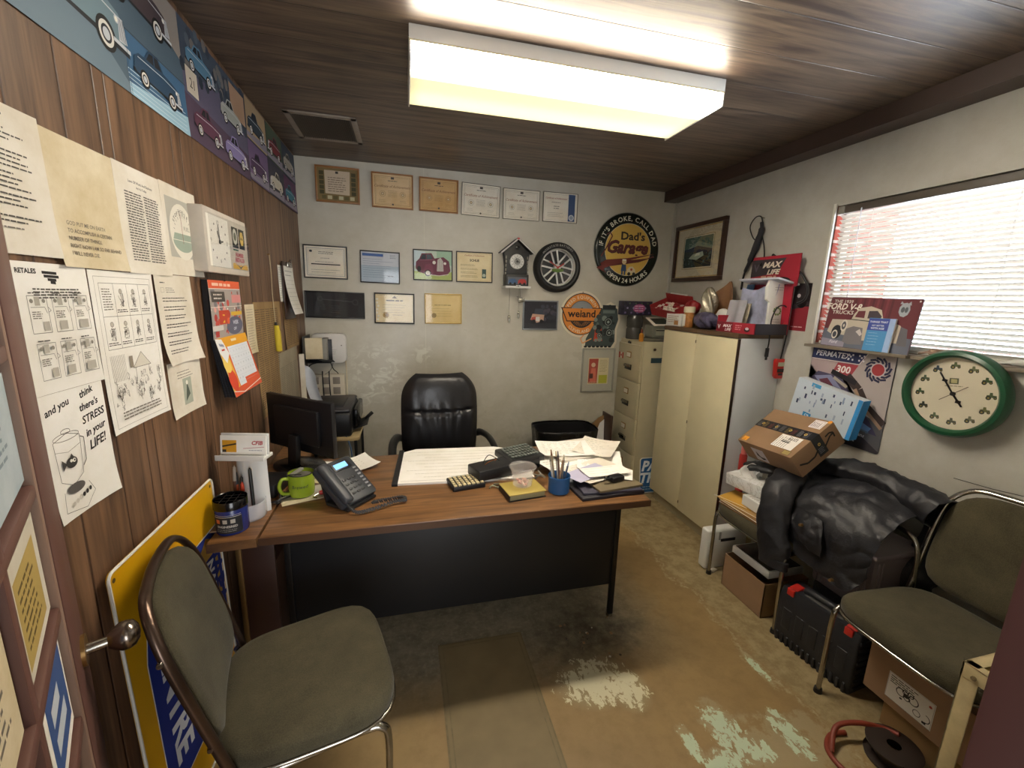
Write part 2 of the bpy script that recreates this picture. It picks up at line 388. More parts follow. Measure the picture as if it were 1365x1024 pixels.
# ---------------------------------------------------------------- printed sheets: flat drawing mapped on a surface
TXT = {}
def text_mesh(s, bold=0.0, shear=0.0):
    key = (s, bold, shear)
    if key not in TXT:
        cu = bpy.data.curves.new('lettering', 'FONT'); cu.body = s; cu.size = 1.0; cu.offset = bold; cu.shear = shear; cu.resolution_u = 2
        ob = bpy.data.objects.new('lettering', cu); me = bpy.data.meshes.new_from_object(ob)
        vs = [(v.co.x, v.co.y) for v in me.vertices]; fs = [list(p.vertices) for p in me.polygons]
        bpy.data.objects.remove(ob); bpy.data.curves.remove(cu); bpy.data.meshes.remove(me)
        x0 = min([v[0] for v in vs] or [0]); x1 = max([v[0] for v in vs] or [0])
        TXT[key] = (vs, fs, x0, x1)
    return TXT[key]
class Cv:
    def __init__(s, w, h): s.w = w; s.h = h; s.ops = []; s.lay = 0
    def poly(s, pts, m):
        if isinstance(m, str): m = K(m)
        s.lay += 1; s.ops.append((s.lay, [tuple(p) for p in pts], [list(range(len(pts)))], m)); return s
    def same(s, vs, fs, m):
        if isinstance(m, str): m = K(m)
        s.lay += 1; s.ops.append((s.lay, vs, fs, m)); return s
    def rect(s, x, y, w, h, m): return s.poly([(x, y), (x+w, y), (x+w, y+h), (x, y+h)], m)
    def disc(s, cx, cy, r, m, ry=None, n=28, a0=0, a1=360):
        ry = ry or r; full = abs(a1-a0) >= 360
        pts = [(cx+r*cos(radians(a0+(a1-a0)*i/n)), cy+ry*sin(radians(a0+(a1-a0)*i/n))) for i in range(n+(0 if full else 1))]
        return s.poly(pts, m)
    def line(s, pts, w, m):
        vs = []; fs = []
        for (ax, ay), (bx_, by_) in zip(pts, pts[1:]):
            d = math.hypot(bx_-ax, by_-ay)
            if d < 1e-9: continue
            nx, ny = -(by_-ay)/d*w/2, (bx_-ax)/d*w/2; k = len(vs)
            vs += [(ax+nx, ay+ny), (ax-nx, ay-ny), (bx_-nx, by_-ny), (bx_+nx, by_+ny)]; fs.append([k, k+1, k+2, k+3])
        return s.same(vs, fs, m)
    def ring(s, cx, cy, r, w, m, ry=None, n=40, a0=0, a1=360):
        ry = ry or r
        return s.line([(cx+r*cos(radians(a0+(a1-a0)*i/n)), cy+ry*sin(radians(a0+(a1-a0)*i/n))) for i in range(n+1)], w, m)
    def frame(s, x, y, w, h, t, m): return s.line([(x, y), (x+w, y), (x+w, y+h), (x, y+h), (x, y)], t, m)
    def text(s, t, x, y, size, m, al='c', bold=0.0, shear=0.0, rot=0.0, sx=1.0):
        vs, fs, x0, x1 = text_mesh(t, bold, shear)
        ox = {'c': (x0+x1)/2, 'l': x0, 'r': x1}[al]; c_, s_ = cos(rot), sin(rot); o = []
        for a, b in vs:
            a = (a-ox)*size*sx; b = b*size; o.append((x+a*c_-b*s_, y+a*s_+b*c_))
        return s.same(o, fs, m)
    def arc(s, t, cx, cy, r, size, m, a_mid=90, step=None, inward=False, bold=0.02, ry=None):
        """letters along a circle; inward = reads along the bottom"""
        adv = [(text_mesh(c_, bold)[3]-text_mesh(c_, bold)[2]+0.12)*size if c_ != ' ' else size*0.35 for c_ in t]
        tot = sum(adv); pos = -tot/2; ry = ry or r
        for c_, a in zip(t, adv):
            mid = pos+a/2; pos += a; ang = radians(a_mid) - mid/r if not inward else radians(a_mid) + mid/r
            if c_ == ' ': continue
            rot = ang-pi/2 if not inward else ang+pi/2
            s.text(c_, cx+r*cos(ang), cy+ry*sin(ang), size, m, 'c', bold, rot=rot)
        return s
    def scrib(s, x, y, w, n, dy, m='#6b665e', t=None, seed=None, cut=0.25):
        """rows of unreadable print: short dashes"""
        rn = random.Random(seed if seed is not None else int((x+y)*1e5)); t = t or dy*0.38; vs = []; fs = []
        for i in range(n):
            cx = x; yy = y-i*dy; end = x+w*(1-(rn.random()*cut))
            while cx < end:
                l = rn.uniform(1.5, 5.0)*t*1.3; l = min(l, end-cx)
                if l < t*0.5: break
                k = len(vs); j = rn.uniform(-.1, .1)*t
                vs += [(cx, yy+j), (cx+l, yy+j), (cx+l, yy+t+j), (cx, yy+t+j)]; fs.append([k, k+1, k+2, k+3]); cx += l+t*0.8
        return s.same(vs, fs, m)
    def put(s, b, mapf, step=0.0002, cut=None):
        """write the drawing into builder b; mapf(x, y, off)"""
        for lay, vs, fs, m in s.ops:
            off = step*lay if s.lay < 14 else step*(1+13.0*lay/s.lay)
            if cut:
                bm = bmesh.new(); bv = [bm.verts.new((x, y, 0)) for x, y in vs]
                for f in fs:
                    try: bm.faces.new([bv[i] for i in f])
                    except ValueError: pass
                bmesh.ops.triangulate(bm, faces=list(bm.faces))
                for _ in range(5):
                    es = [e for e in bm.edges if e.calc_length() > cut]
                    if not es: break
                    bmesh.ops.subdivide_edges(bm, edges=es, cuts=1); bmesh.ops.triangulate(bm, faces=[f for f in bm.faces if len(f.verts) > 3])
                bm.verts.index_update(); vs2 = [(v.co.x, v.co.y) for v in bm.verts]; fs2 = [[v.index for v in f.verts] for f in bm.faces]; bm.free()
            else: vs2, fs2 = vs, fs
            P = [Vector(mapf(x, y, off)) for x, y in vs2]
            # keep faces looking outwards
            n0 = (Vector(mapf(.01, 0, 0))-Vector(mapf(0, 0, 0))).cross(Vector(mapf(0, .01, 0))-Vector(mapf(0, 0, 0)))
            out = []
            for f in fs2:
                if len(f) >= 3:
                    nn = (P[f[1]]-P[f[0]]).cross(P[f[2]]-P[f[0]])
                    out.append(f if nn.dot(n0) >= 0 else f[::-1])
            b.add(P, out, m)
        return b
def flatmap(T): return lambda x, y, o: T @ Vector((x, y, o))
def face_frame(wall, a, z, out=0.0):
    """origin (lower left as seen) of a flat thing on a wall; a = y on side walls, x on the back wall"""
    if wall == 'L': return F((XL+out, a, z), (0, 1, 0), (0, 0, 1), (1, 0, 0))
    if wall == 'B': return F((a, YB-out, z), (1, 0, 0), (0, 0, 1), (0, -1, 0))
    if wall == 'R': return F((XR-out, a, z), (0, -1, 0), (0, 0, 1), (-1, 0, 0))
def sheet_map(T, w, h, curl, seed, lean=0.0):
    rn = random.Random(seed); a, b_, c_, d_ = [rn.uniform(0.4, 1.0) for _ in range(4)]
    def f(x, y, o):
        u, v = x/w, y/h
        bow = curl*(a*sin(pi*min(max(u, 0), 1))*0.35*sin(pi*v*0.9+.2) + b_*max(0, 0.35-v)**2*5*(0.3+abs(u-0.5)) + c_*(max(0, u-0.75)**2*6+max(0, .22-u)**2*6)*(1-v*0.7)) + lean*(1-v)
        return T @ Vector((x, y, 0.0012+bow+o))
    return f
def sheet(name, label, T, w, h, cv, curl=0.0, m=None, thick=0.0006, seed=1, parent=None, cat='paper', group=None, lean=0.0):
    m = m or PAPER; b = B(); mf = sheet_map(T, w, h, curl, seed, lean)
    n = 12 if curl else 1
    b.grid(lambda u, v: mf(u*w, v*h, 0), n, n, m, thick, smooth=bool(curl))
    if cv: cv.put(b, mf, 0.00025 if curl else 0.0001, 0.03 if curl else None)
    o = b.obj(name, parent)
    if not parent: tag(o, label, cat, group)
    return o

# ================================================================ SETTING
def struct(name, b, sharp=40): return tag(b.obj(name, None, sharp), kind='structure')
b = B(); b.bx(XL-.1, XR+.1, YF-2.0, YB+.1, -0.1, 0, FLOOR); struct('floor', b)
b = B(); b.bx(XL-.1, XR+.1, YF-.12, YB+.1, ZC, ZC+.1, CEIL); struct('ceiling', b)
b = B(); b.bx(XL-.1, XL, YF-.12, YB, 0, ZC, PANEL); struct('wall_left', b)
b = B(); b.bx(XL-.1, XR+.1, YB, YB+.1, 0, ZC, BACK); struct('wall_back', b)
WY0, WY1, WZ0, WZ1 = -0.02, 1.895, 1.358, 2.081          # window opening
WYN = 0.45
b = B()
b.bx(XR, XR+.12, WY1, YB, 0, ZC, RIGHT); b.bx(XR, XR+.12, YF-.12, WYN, 0, ZC, RIGHT)
b.bx(XR, XR+.12, WYN, WY1, 0, WZ0, RIGHT); b.bx(XR, XR+.12, WYN, WY1, WZ1, ZC, RIGHT); struct('wall_right', b)
b = B()      # brick skin outside, with a deep reveal
b.bx(XR+.12, XR+.42, WY1-.01, WY1+.5, .9, 2.7, BRICK); b.bx(XR+.004, XR+.13, WY1-.005, WY1-.0005, WZ0, WZ1, BRICK); b.bx(XR+.12, XR+.42, WYN-.6, WYN+.01, .9, 2.7, BRICK)
b.bx(XR+.12, XR+.42, WYN, WY1, .9, WZ0+.015, BRICK); b.bx(XR+.12, XR+.42, WYN, WY1, WZ1-.01, 2.7, BRICK); struct('wall_exterior', b)
FW = mat('painted_front_wall', '#a9a597', 0.6, var=.05, vscale=5)
b = B()      # front wall: door opening x -.27..0.40
b.bx(XL, -0.30, YF-.12, YF, 0, ZC, FW); b.bx(0.46, XR, YF-.12, YF, 0, ZC, FW); b.bx(-0.30, 0.46, YF-.12, YF, 2.10, ZC, FW); struct('wall_front', b)
b = B(); b.bx(-.32, -.27, YF-.14, YF+.012, 0, 2.06, JAMB, .003); b.bx(.40, .46, YF-.14, YF+.012, 0, 2.06, JAMB, .003); b.bx(-.32, .46, YF-.14, YF+.012, 2.06, 2.11, JAMB, .003)
b.bx(.44, .52, YF, YF+.018, 0, 2.15, JAMB, .003); struct('trim_1', b)
HALLM = mat('hall_paint', '#8d877b', 0.8)
b = B()
b.bx(-1.6, -1.5, -2.1, YF-.12, 0, ZC, HALLM); b.bx(1.9, 2.0, -2.1, YF-.12, 0, ZC, HALLM); b.bx(-1.6, 2.0, -2.2, -2.1, 0, ZC, HALLM)
b.bx(-1.6, XL, YF-.12, YF, 0, ZC, HALLM); b.bx(-1.6, 2.0, -2.2, YF-.12, ZC, ZC+.1, HALLM); b.bx(-1.6, 2.0, -2.2, YF-2, -.1, 0, HALLM); struct('wall_hall', b)
b = B(); b.bx(2.10, XR, YF, YB, 2.37, ZC, mat('beam_paint', '#4a3a33', .5, var=.1, vscale=4)); struct('trim_2', b)
b = B()      # back right corner bead
b.bx(XR-.022, XR, YB-.022, YB, 0, 2.37, RIGHT, .004); struct('trim_3', b)
# filled hatch in the floor: slab with a double groove
HT = mat('hatch_grout', '#6f6247', .8, var=.15, vscale=40); HS = mat('hatch_slab', '#756546', .6, var=.10, vscale=9)
b = B(); b.bx(.115, .505, 0.60, 1.685, 0, .0022, HT); b.bx(.122, .498, 0.60, 1.678, 0, .0034, HS); b.bx(.134, .486, 0.60, 1.664, .001, .0040, HT); b.bx(.139, .481, 0.60, 1.659, .001, .0046, HS); struct('trim_4', b)
# window: frame, pane, blind
b = B()
WF = mat('window_frame_paint', '#8c8273', .5)
fx = XR+.050
b.bx(fx, fx+.04, WYN, WY1, WZ0, WZ0+.035, WF); b.bx(fx, fx+.04, WYN, WY1, WZ1-.035, WZ1, WF); b.bx(fx, fx+.04, WYN, WYN+.035, WZ0, WZ1, WF); b.bx(fx, fx+.04, WY1-.016, WY1-.006, WZ0, WZ1, WF)
b.bx(XR-.012, XR+.05, WY1, WY1+.012, WZ0-.01, WZ1+.012, WHITE, .002)
wf = struct('window_1', b)
b = B(); b.bx(fx+.018, fx+.022, WYN+.03, WY1-.03, WZ0+.03, WZ1-.03, GLASS); b.obj('window_pane', wf)
b = B(); b.bx(XR-.060, XR+.09, 1.40, WY1+.012, WZ0-.014, WZ0, mat('sill_paint', '#857a6b', .5, var=.15, vscale=9), .002); b.bx(XR-.034, XR+.09, WYN, 1.40, WZ0-.014, WZ0, mat('sill_paint', '#857a6b', .5, var=.15, vscale=9), .002); b.obj('window_sill', wf)
bl = thing('venetian_blind', 'white venetian blind lowered over the daylit window', 'blind', (XR+.024, (WYN+WY1)/2, WZ1))
SLAT = mat('white_slat', '#dad6cc', .5)
_st = SLAT.node_tree; _mx = _st.nodes.new('ShaderNodeMixShader'); _tr = _st.nodes.new('ShaderNodeBsdfTranslucent'); _tr.inputs[0].default_value = srgb('#e2e0da'); _mx.inputs[0].default_value = 0.16
_st.links.new(_st.nodes['Principled BSDF'].outputs[0], _mx.inputs[1]); _st.links.new(_tr.outputs[0], _mx.inputs[2]); _st.links.new(_mx.outputs[0], _st.nodes['Material Output'].inputs[0])
L2 = (WY1-WYN)/2-.012
b = B(); b.bx(-.022, .02, -L2, L2, -.042, -.006, mat('headrail_taupe', '#5d554d', .45), .003); b.bx(-.026, -.018, L2-.03, L2+.004, -.044, -.004, GREYPL, .002); b.obj('headrail', bl)
b = B(); nz = 31
for i in range(nz):
    z = -.058-i*.0212; tl = radians(-36)
    def sl(u, v): 
        t = (u-.5)*.025; c_ = .0022*(1-(2*u-1)**2); return Vector((t*cos(tl), -L2+v*2*L2, z+t*sin(tl)+c_))
    b.grid(sl, 3, 1, SLAT, .0006)
b.obj('slats', bl)
b = B(); b.bx(-.013, .013, -L2, L2, -.716, -.702, SLAT, .003); b.obj('bottom_rail', bl)
for yy in (L2-.17, L2-.70, L2-1.22):
    b = B()
    for xx in (-.0135, .0135): b.cyl((xx, yy, -.03), (xx, yy, -.71), .0008, .0008, WPL, 5)
    b.box((0, yy, -.71), (.028, .002, .002), WPL); b.obj('ladder_cord', bl)
b = B(); b.tube([(-.026, L2-.12, -.04), (-.03, L2-.122, -.08), (-.03, L2-.13, -.56)], .003, CLEAR, 8); b.obj('tilt_wand', bl)

# open glazed door leaning back to the left wall
DANG = math.atan2(0.704, -0.376)       # direction hinge -> free edge
door = bpy.data.objects.new('door_1', None); C.objects.link(door); door.location = (-.292, .199, 0); door.rotation_euler = (0, 0, DANG); tag(door, kind='structure')
DL, DT, DH = .80, .034, 2.03
# local: x along door from hinge, y thickness (room side = -y), z up
b = B(); st = .135
b.bx(0, st, -DT, 0, 0.01, DH, DOORP, .003); b.bx(DL-st, DL, -DT, 0, 0.01, DH, DOORP, .003)
for z0, z1 in ((.01, .30), (DH-.11, DH)): b.bx(st, DL-st, -DT, 0, z0, z1, DOORP, .002)
b.obj('door_frame', door)
zs = [.30, .56, .80, 1.02, 1.24, 1.46, 1.68, DH-.11]
b = B(); 
for x in (st+.006, DL-st-.006): b.bx(x-.008, x+.008, -DT+.002, -.004, .30, DH-.11, DOORL, .004)
for z in (.306, DH-.116): b.bx(st, DL-st, -DT+.002, -.004, z-.008, z+.008, DOORL, .004)
b.obj('glazing_bead', door)
b = B()
for z in zs[1:-1]: b.bx(st, DL-st, -DT+.004, -.004, z-.012, z+.012, DOORP, .004)
b.bx(DL/2-.012, DL/2+.012, -DT+.004, -.004, .30, DH-.11, DOORP, .004)
b.obj('glazing_bars', door)
b = B(); b.bx(st, DL-st, -.019, -.015, .30, DH-.11, GLASS); b.obj('door_pane', door)
kz = .872
b = B(); b.cyl((DL-.05, -DT, kz), (DL-.05, -DT-.006, kz), .03, .03, BRASS, 24); b.cyl((DL-.05, -DT, kz), (DL-.05, -DT-.05, kz), .011, .010, CHROME, 16)
T = F((DL-.05, -DT-.035, kz), (1, 0, 0), (0, 0, 1), (0, -1, 0))
b.lathe([(0.004, 0), (.014, .001), (.020, .008), (.0275, .020), (.029, .030), (.025, .041), (.014, .048), (.002, .050)], (0, 0, 0), mat('worn_knob', '#8a7f76', .22, 1.0), 28, T); b.obj('door_handle', door)
b = B(); b.bx(DL-.002, DL+.002, -DT*.8, -DT*.2, kz-.055, kz+.055, BRASS); b.obj('latch_plate', door)
# notices taped to the glass
def doorpaper(name, x, z, w, h, cv, m, rot=0):
    T = F((x, -.0215, z), (cos(rot), 0, sin(rot)), (-sin(rot), 0, cos(rot)), (0, -1, 0)); b = B(); mf = flatmap(T)
    b.grid(lambda u, v: mf(u*w, v*h, 0), 1, 1, m, .0006)
    if cv: cv.put(b, mf, .00008)
    o = b.obj(name, door); return o
xc = DL/2+.016
c_ = Cv(.22, .2); c_.scrib(.02, .17, .17, 9, .014, '#7b8a96')
doorpaper('taped_notice', xc, 1.262, .235, .17, c_, m_paper('pale_blue_paper', '#b9c4cb', '#9fb0ba'))
c_ = Cv(.22, .2); c_.rect(.012, .015, .16, .13, '#b9a05c'); c_.scrib(.03, .12, .12, 7, .014, '#6b5a30')
doorpaper('taped_notice', xc+.03, 1.040, .20, .17, c_, m_paper('white_notice', '#d8d2c4', '#c9c2b0'))
c_ = Cv(.2, .2); c_.rect(.02, .02, .16, .14, '#3d5a94'); c_.rect(.05, .05, .10, .03, '#c9d3e0'); c_.rect(.05, .1, .07, .03, '#c9d3e0')
doorpaper('blue_sticker', xc+.04, .82, .19, .18, c_, PAPER2)
c_ = Cv(.2, .2); c_.scrib(.02, .17, .14, 10, .014, '#6f675a')
doorpaper('taped_notice', st+.05, 1.04, .19, .18, c_, TANP)

# ================================================================ CEILING
fx_ = thing('fluorescent_fixture', 'long fluorescent ceiling light with ribbed wraparound lens', 'ceiling light', (.657, 1.866, ZC-.001))
b = B(); hw, hd = .622, .20
b.bx(-hw, hw, -hd, hd, -.022, 0, WHITE, .002)
b.bx(-hw, -hw+.006, -hd-.002, hd+.002, -.10, 0, WHITE, .002); b.bx(hw-.006, hw, -hd-.002, hd+.002, -.10, 0, WHITE, .002)
for sy in (-1, 1): b.bx(-hw, hw, sy*hd-.003, sy*hd+.003, -.045, 0, WHITE, .001)
b.obj('housing', fx_)
def m_lens():
    N = NT('lit_ribbed_lens', .3); x, y, z = N.xyz()
    y2 = y
    near = N.rng(y2, -.15, -.05, 1.0, 0.0, True)
    far = N.rng(N.math('ABSOLUTE', N.math('SUBTRACT', y2, .12)), 0.0, .12, .007, 0.0, True)
    e = N.math('ADD', N.math('ADD', near, far), 0.0125)
    rib = N.math('MULTIPLY', N.math('ADD', N.math('SINE', N.math('MULTIPLY', x, 900)), N.math('SINE', N.math('MULTIPLY', y, 900))), .0004)
    endf = N.rng(N.math('ABSOLUTE', x), .57, .62, 1.0, .55)
    e = N.math('MULTIPLY', N.math('ADD', e, rib), endf)
    warm = N.mix(N.rng(e, .02, .3), srgb('#fff0b4'), srgb('#fff3df'))
    N.set('Base Color', srgb('#efe6c8')); N.set('Emission Color', warm); N.set('Emission Strength', N.math('MULTIPLY', e, LAMP_EMIT)); return N.m
LENS = m_lens(); b = B()
pr = [(-hd+.004, -.045), (-hd+.004, -.080), (-hd+.012, -.094), (-hd+.03, -.098), (hd-.03, -.098), (hd-.012, -.094), (hd-.004, -.080), (hd-.004, -.045)]
vs = []; fs = []
for x in (-hw+.006, hw-.006):
    for y, z in pr: vs.append((x, y, z))
n_ = len(pr)
for i in range(n_-1): fs.append([i, i+1, n_+i+1, n_+i][::-1])
b.add(vs, [f[::-1] for f in fs], LENS, False); b.obj('lens', fx_)
b = B()
for z in (-.094,):
    for sy in (-1, 1): b.bx(-hw, hw, sy*(hd+.001)-.0015, sy*(hd+.001)+.0015, -.050, -.043, CREAM)
for x in (-hw+.003, hw-.003):
    for y in (-.18, .18): b.cyl((x-.005, y, -.03), (x+.005, y, -.03), .004, .004, CHROME, 10)
b.obj('trim_clips', fx_)
vt = thing('ceiling_vent', 'dusty louvred return-air grille in the brown ceiling', 'vent', (-.395, 2.745, ZC))
VM = mat('vent_paint', '#8f8479', .5, var=.1, vscale=30)
b = B(); w_, d_ = .175, .20
for x0, x1, y0, y1 in ((-w_, w_, -d_, -d_+.035), (-w_, w_, d_-.035, d_), (-w_, -w_+.03, -d_, d_), (w_-.03, w_, -d_, d_)): b.bx(x0, x1, y0, y1, -.008, 0, VM, .003)
b.obj('frame', vt)
b = B()
for i in range(26): b.box((-w_+.036+i*.0112, 0, -.006), (.0015, 2*d_-.07, .011), mat('louvre_dark', '#4d453e', .5), rot=(0, .6, 0))
b.obj('louvres', vt)
b = B(); b.bx(-w_+.02, w_-.02, -d_+.02, d_-.02, -.0015, 0, mat('duct_dark', '#15110f', .9)); b.obj('backing', vt)

# ================================================================ pictures used on several posters
def car(cv, x, y, w, body, dark='#22242a', trim='#c9ccd0', flip=False, tyre='#191919', wall='#ded9cf'):
    """old saloon in three-quarter side view, front to the right"""
    X = lambda u: x+w*(1-u) if flip else x+w*u
    P = lambda pts: [(X(a), y+w*b_) for a, b_ in pts]
    cv.poly(P([(.00, .09), (1.0, .05), (1.0, .09), (.0, .13)]), dark)
    cv.poly(P([(.02, .14), (.03, .24), (.12, .30), (.24, .31), (.33, .42), (.52, .44), (.62, .32), (.80, .30), (.92, .27), (.97, .22), (.985, .12), (.90, .09), (.06, .10)]), body)
    cv.poly(P([(.27, .31), (.345, .40), (.42, .41), (.42, .31)]), dark); cv.poly(P([(.44, .31), (.44, .41), (.51, .415), (.585, .32)]), dark)
    cv.line(P([(.10, .26), (.62, .27), (.93, .245)]), w*.008, trim)
    for u, r in ((.20, .088), (.77, .094)):
        cv.poly(P([(u-.13, .10), (u-.12, .19), (u-.07, .235), (u+.04, .24), (u+.12, .18), (u+.13, .10)]), body)
        cv.disc(X(u), y+w*.085, w*r, tyre, w*r); cv.disc(X(u), y+w*.085, w*r*.74, wall); cv.disc(X(u), y+w*.085, w*r*.52, dark); cv.disc(X(u), y+w*.085, w*r*.36, trim)
    cv.poly(P([(.90, .11), (.91, .25), (.955, .25), (.985, .12)]), trim)
    for k in range(4): cv.line(P([(.915+.015*k, .12), (.92+.012*k, .245)]), w*.004, dark)
    cv.disc(X(.89), y+w*.225, w*.022, trim); cv.disc(X(.89), y+w*.225, w*.014, '#f3eedd'); cv.poly(P([(.84, .085), (1.01, .075), (1.01, .10), (.84, .108)]), trim)

# ---------------------------------------------------------------- left wall: strip of car posters
def strip(label, y0, y1, z0, z1, draw, seed, wave=0.01):
    w, h = y1-y0, z1-z0; cv = Cv(w, h); draw(cv, w, h)
    return sheet('car_poster', label, face_frame('L', y0, z0), w, h, cv, .008, m_paper('poster_paper_%d' % seed, '#5d6a78', '#4a5563'), .0006, seed, cat='poster', group='car posters along the ceiling')
def d1(cv, w, h):
    cv.rect(0, 0, w, h, '#4f6270'); cv.poly([(0, 0), (w*.65, 0), (w*.3, h*.45), (0, h*.75)], '#6c7f8c'); cv.poly([(w*.5, h), (w, h*.6), (w, h), (w*.6, h)], '#9a8f86')
    cv.poly([(0, h*.6), (w*.25, h*.8), (w*.2, h), (0, h)], '#b8a089'); cv.rect(w*.60, 0, w*.40, h*.42, '#41688a'); cv.poly([(w*.60, 0), (w, 0), (w, h*.16), (w*.6, h*.08)], '#9cc0d2')
    for k in range(6): cv.line([(w*.60, h*(.02+.03*k)), (w*.98, h*(.0+.035*k))], .002, '#c7dbe3')
    car(cv, w*.12, h*.18, w*.50, '#748b94'); car(cv, w*.52, h*.58, w*.40, '#4c3f42', flip=False); car(cv, w*.63, h*.12, w*.32, '#2a4862')
    cv.line([(w*.60, 0), (w*.60, h*.42), (w, h*.42)], .0015, '#2a3440')
def d2(cv, w, h):
    cv.rect(0, 0, w, h, '#5f5a70'); cv.poly([(0, h*.55), (w*.5, h*.7), (w, h*.5), (w, h), (0, h)], '#46505e'); cv.poly([(0, 0), (w, 0), (w, h*.30), (0, h*.38)], '#574659')
    for k in range(40):
        rn = random.Random(k); cv.disc(w*rn.random(), h*(.55+.45*rn.random()), w*.03, rn.choice(['#3a4350', '#59636d', '#75706c', '#2f3844']), h*.06, 7)
    cv.rect(w*.04, h*.40, w*.14, h*.22, '#cbbfae'); cv.text('21', w*.11, h*.46, h*.12, '#2a2420'); cv.rect(w*.70, h*.62, w*.28, h*.33, '#b08d72')
    car(cv, w*.06, h*.62, w*.38, '#5c86a0'); car(cv, w*.5, h*.44, w*.40, '#a7a9a2'); car(cv, w*.08, h*.08, w*.40, '#643a4e'); car(cv, w*.52, h*.06, w*.42, '#8a7fae')
def d3(cv, w, h):
    cv.rect(0, 0, w, h, '#4a4754')
    for i, (a, b_, c1, c2) in enumerate(((0, 0, '#6d587b', '#513a58'), (1, 0, '#42414e', '#c6bfae'), (2, 0, '#5f3c5a', '#3b7a8d'), (0, 1, '#a88f6f', '#35414c'), (1, 1, '#4d5a48', '#7a2f35'), (2, 1, '#39424e', '#a89f90'))):
        x, y = w*a/3, h*b_/2; cv.rect(x+.004, y+.003, w/3-.008, h/2-.006, c1); cv.poly([(x, y+.01), (x+w/3-.006, y+.01), (x+w/3-.006, y+.05), (x, y+.03)], '#8a8390'); car(cv, x+.02, y+.03, w/3-.05, c2, flip=(a == 1))
strip('wide poster of blue-grey vintage cars, nearest of the strip along the ceiling', 0.98, 1.786, 2.063, 2.43, d1, 3)
strip('middle poster of the car strip under the ceiling, purple cars and greenery', 1.782, 2.39, 2.066, 2.43, d2, 4)
strip('far poster of the car strip, grid of small car photos beside the corner', 2.386, 3.31, 2.078, 2.44, d3, 5)

# ---------------------------------------------------------------- left wall: photocopied jokes and letters
INK = '#55504a'; INK2 = '#7b756c'
G1 = 'photocopied sheets pinned on the panelling'
def wallsheet(label, y0, z0, w, h, cv, curl, m, seed, name='pinned_paper', **kw):
    return sheet(name, label, face_frame('L', y0, z0, kw.pop('out', 0)), w, h, cv, curl, m, .0005, seed, **kw)
w, h = .265, .262
cv = Cv(w, h); cv.scrib(.03, h-.022, .16, 1, .01, INK, .004); 
for k, n in enumerate((3, 4, 4, 3, 2)): cv.scrib(.012+.004*k, h-.045-k*.038, w-.05, n, .0085, INK, .0028, seed=k)
cv.scrib(.07, .045, .12, 1, .01, INK2, .0025); cv.line([(.135, h), (.139, 0)], .0008, '#b9b0a0')
wallsheet('typed letter with long paragraphs, nearest sheet of the upper row beside the door', .848, 1.615, w, h, cv, .012, PAPER, 11)
w, h = .22, .268
cv = Cv(w, h)
for k, t in enumerate(('GOD PUT ME ON EARTH', 'TO ACCOMPLISH A CERTAIN', 'NUMBER OF THINGS.', 'RIGHT NOW I AM SO FAR BEHIND', 'I WILL NEVER DIE.')): cv.text(t, .035, .088-k*.0155, .0118, '#7a7165', 'l', .012, sx=.92)
wallsheet('yellowed sheet with GOD PUT ME ON EARTH lettering, second in the upper row', 1.111, 1.600, w, h, cv, .016, TANP, 12)
w, h = .209, .272
cv = Cv(w, h); cv.text('Laws Of Work And Business', w/2+.01, h-.040, .0095, INK, 'c', .015); cv.text('As It Is Today', w/2+.01, h-.052, .0085, INK, 'c', .015)
cv.scrib(.035, h-.068, .078, 26, .0068, INK, .0030, 5, .12); cv.scrib(.118, h-.068, .075, 26, .0068, INK, .0030, 6, .12)
wallsheet('sheet with two narrow columns of small print, third in the upper row', 1.333, 1.598, w, h, cv, .014, PAPER, 13)
w, h = .222, .270
cv = Cv(w, h); cv.rect(.022, .055, .178, .178, '#b4b1a6'); cv.disc(.111, .135, .078, '#e4dfd2', .086); cv.disc(.111, .108, .066, '#9caa9b', .035, a0=180, a1=360, n=20); cv.poly([(.047, .11), (.175, .11), (.165, .13), (.057, .13)], '#9caa9b')
cv.arc('STOP', .111, .135, .055, .015, '#77736a', 132); cv.text('GROW', .108, .195, .012, '#77736a'); cv.arc('E 1/2 F', .111, .12, .066, .017, '#77736a', 80); cv.text('FUEL', .135, .142, .018, '#8b867b'); cv.line([(.105, .10), (.102, .19)], .002, '#8b3a30')
for k in range(11): a = radians(20+14*k); cv.line([(.111+.058*cos(a), .12+.058*sin(a)), (.111+.066*cos(a), .12+.066*sin(a))], .0015, '#77736a')
wallsheet('sheet with a round fuel gauge picture, fourth in the upper row', 1.545, 1.603, w, h, cv, .010, PAPER, 14)
w, h = .198, .255
cv = Cv(w, h); cv.text('RETALES', .014, h-.021, .0125, '#2c2926', 'l', .035)
for a, b_, y in ((.075, .112, .018), (.078, .116, .025), (.086, .108, .0315), (.092, .105, .037)): cv.line([(a, h-y), (b_, h-y-.001)], .0055, '#1d1b1a')
cv.scrib(.045, h-.052, .125, 4, .0055, INK, .0028, 7, .1)
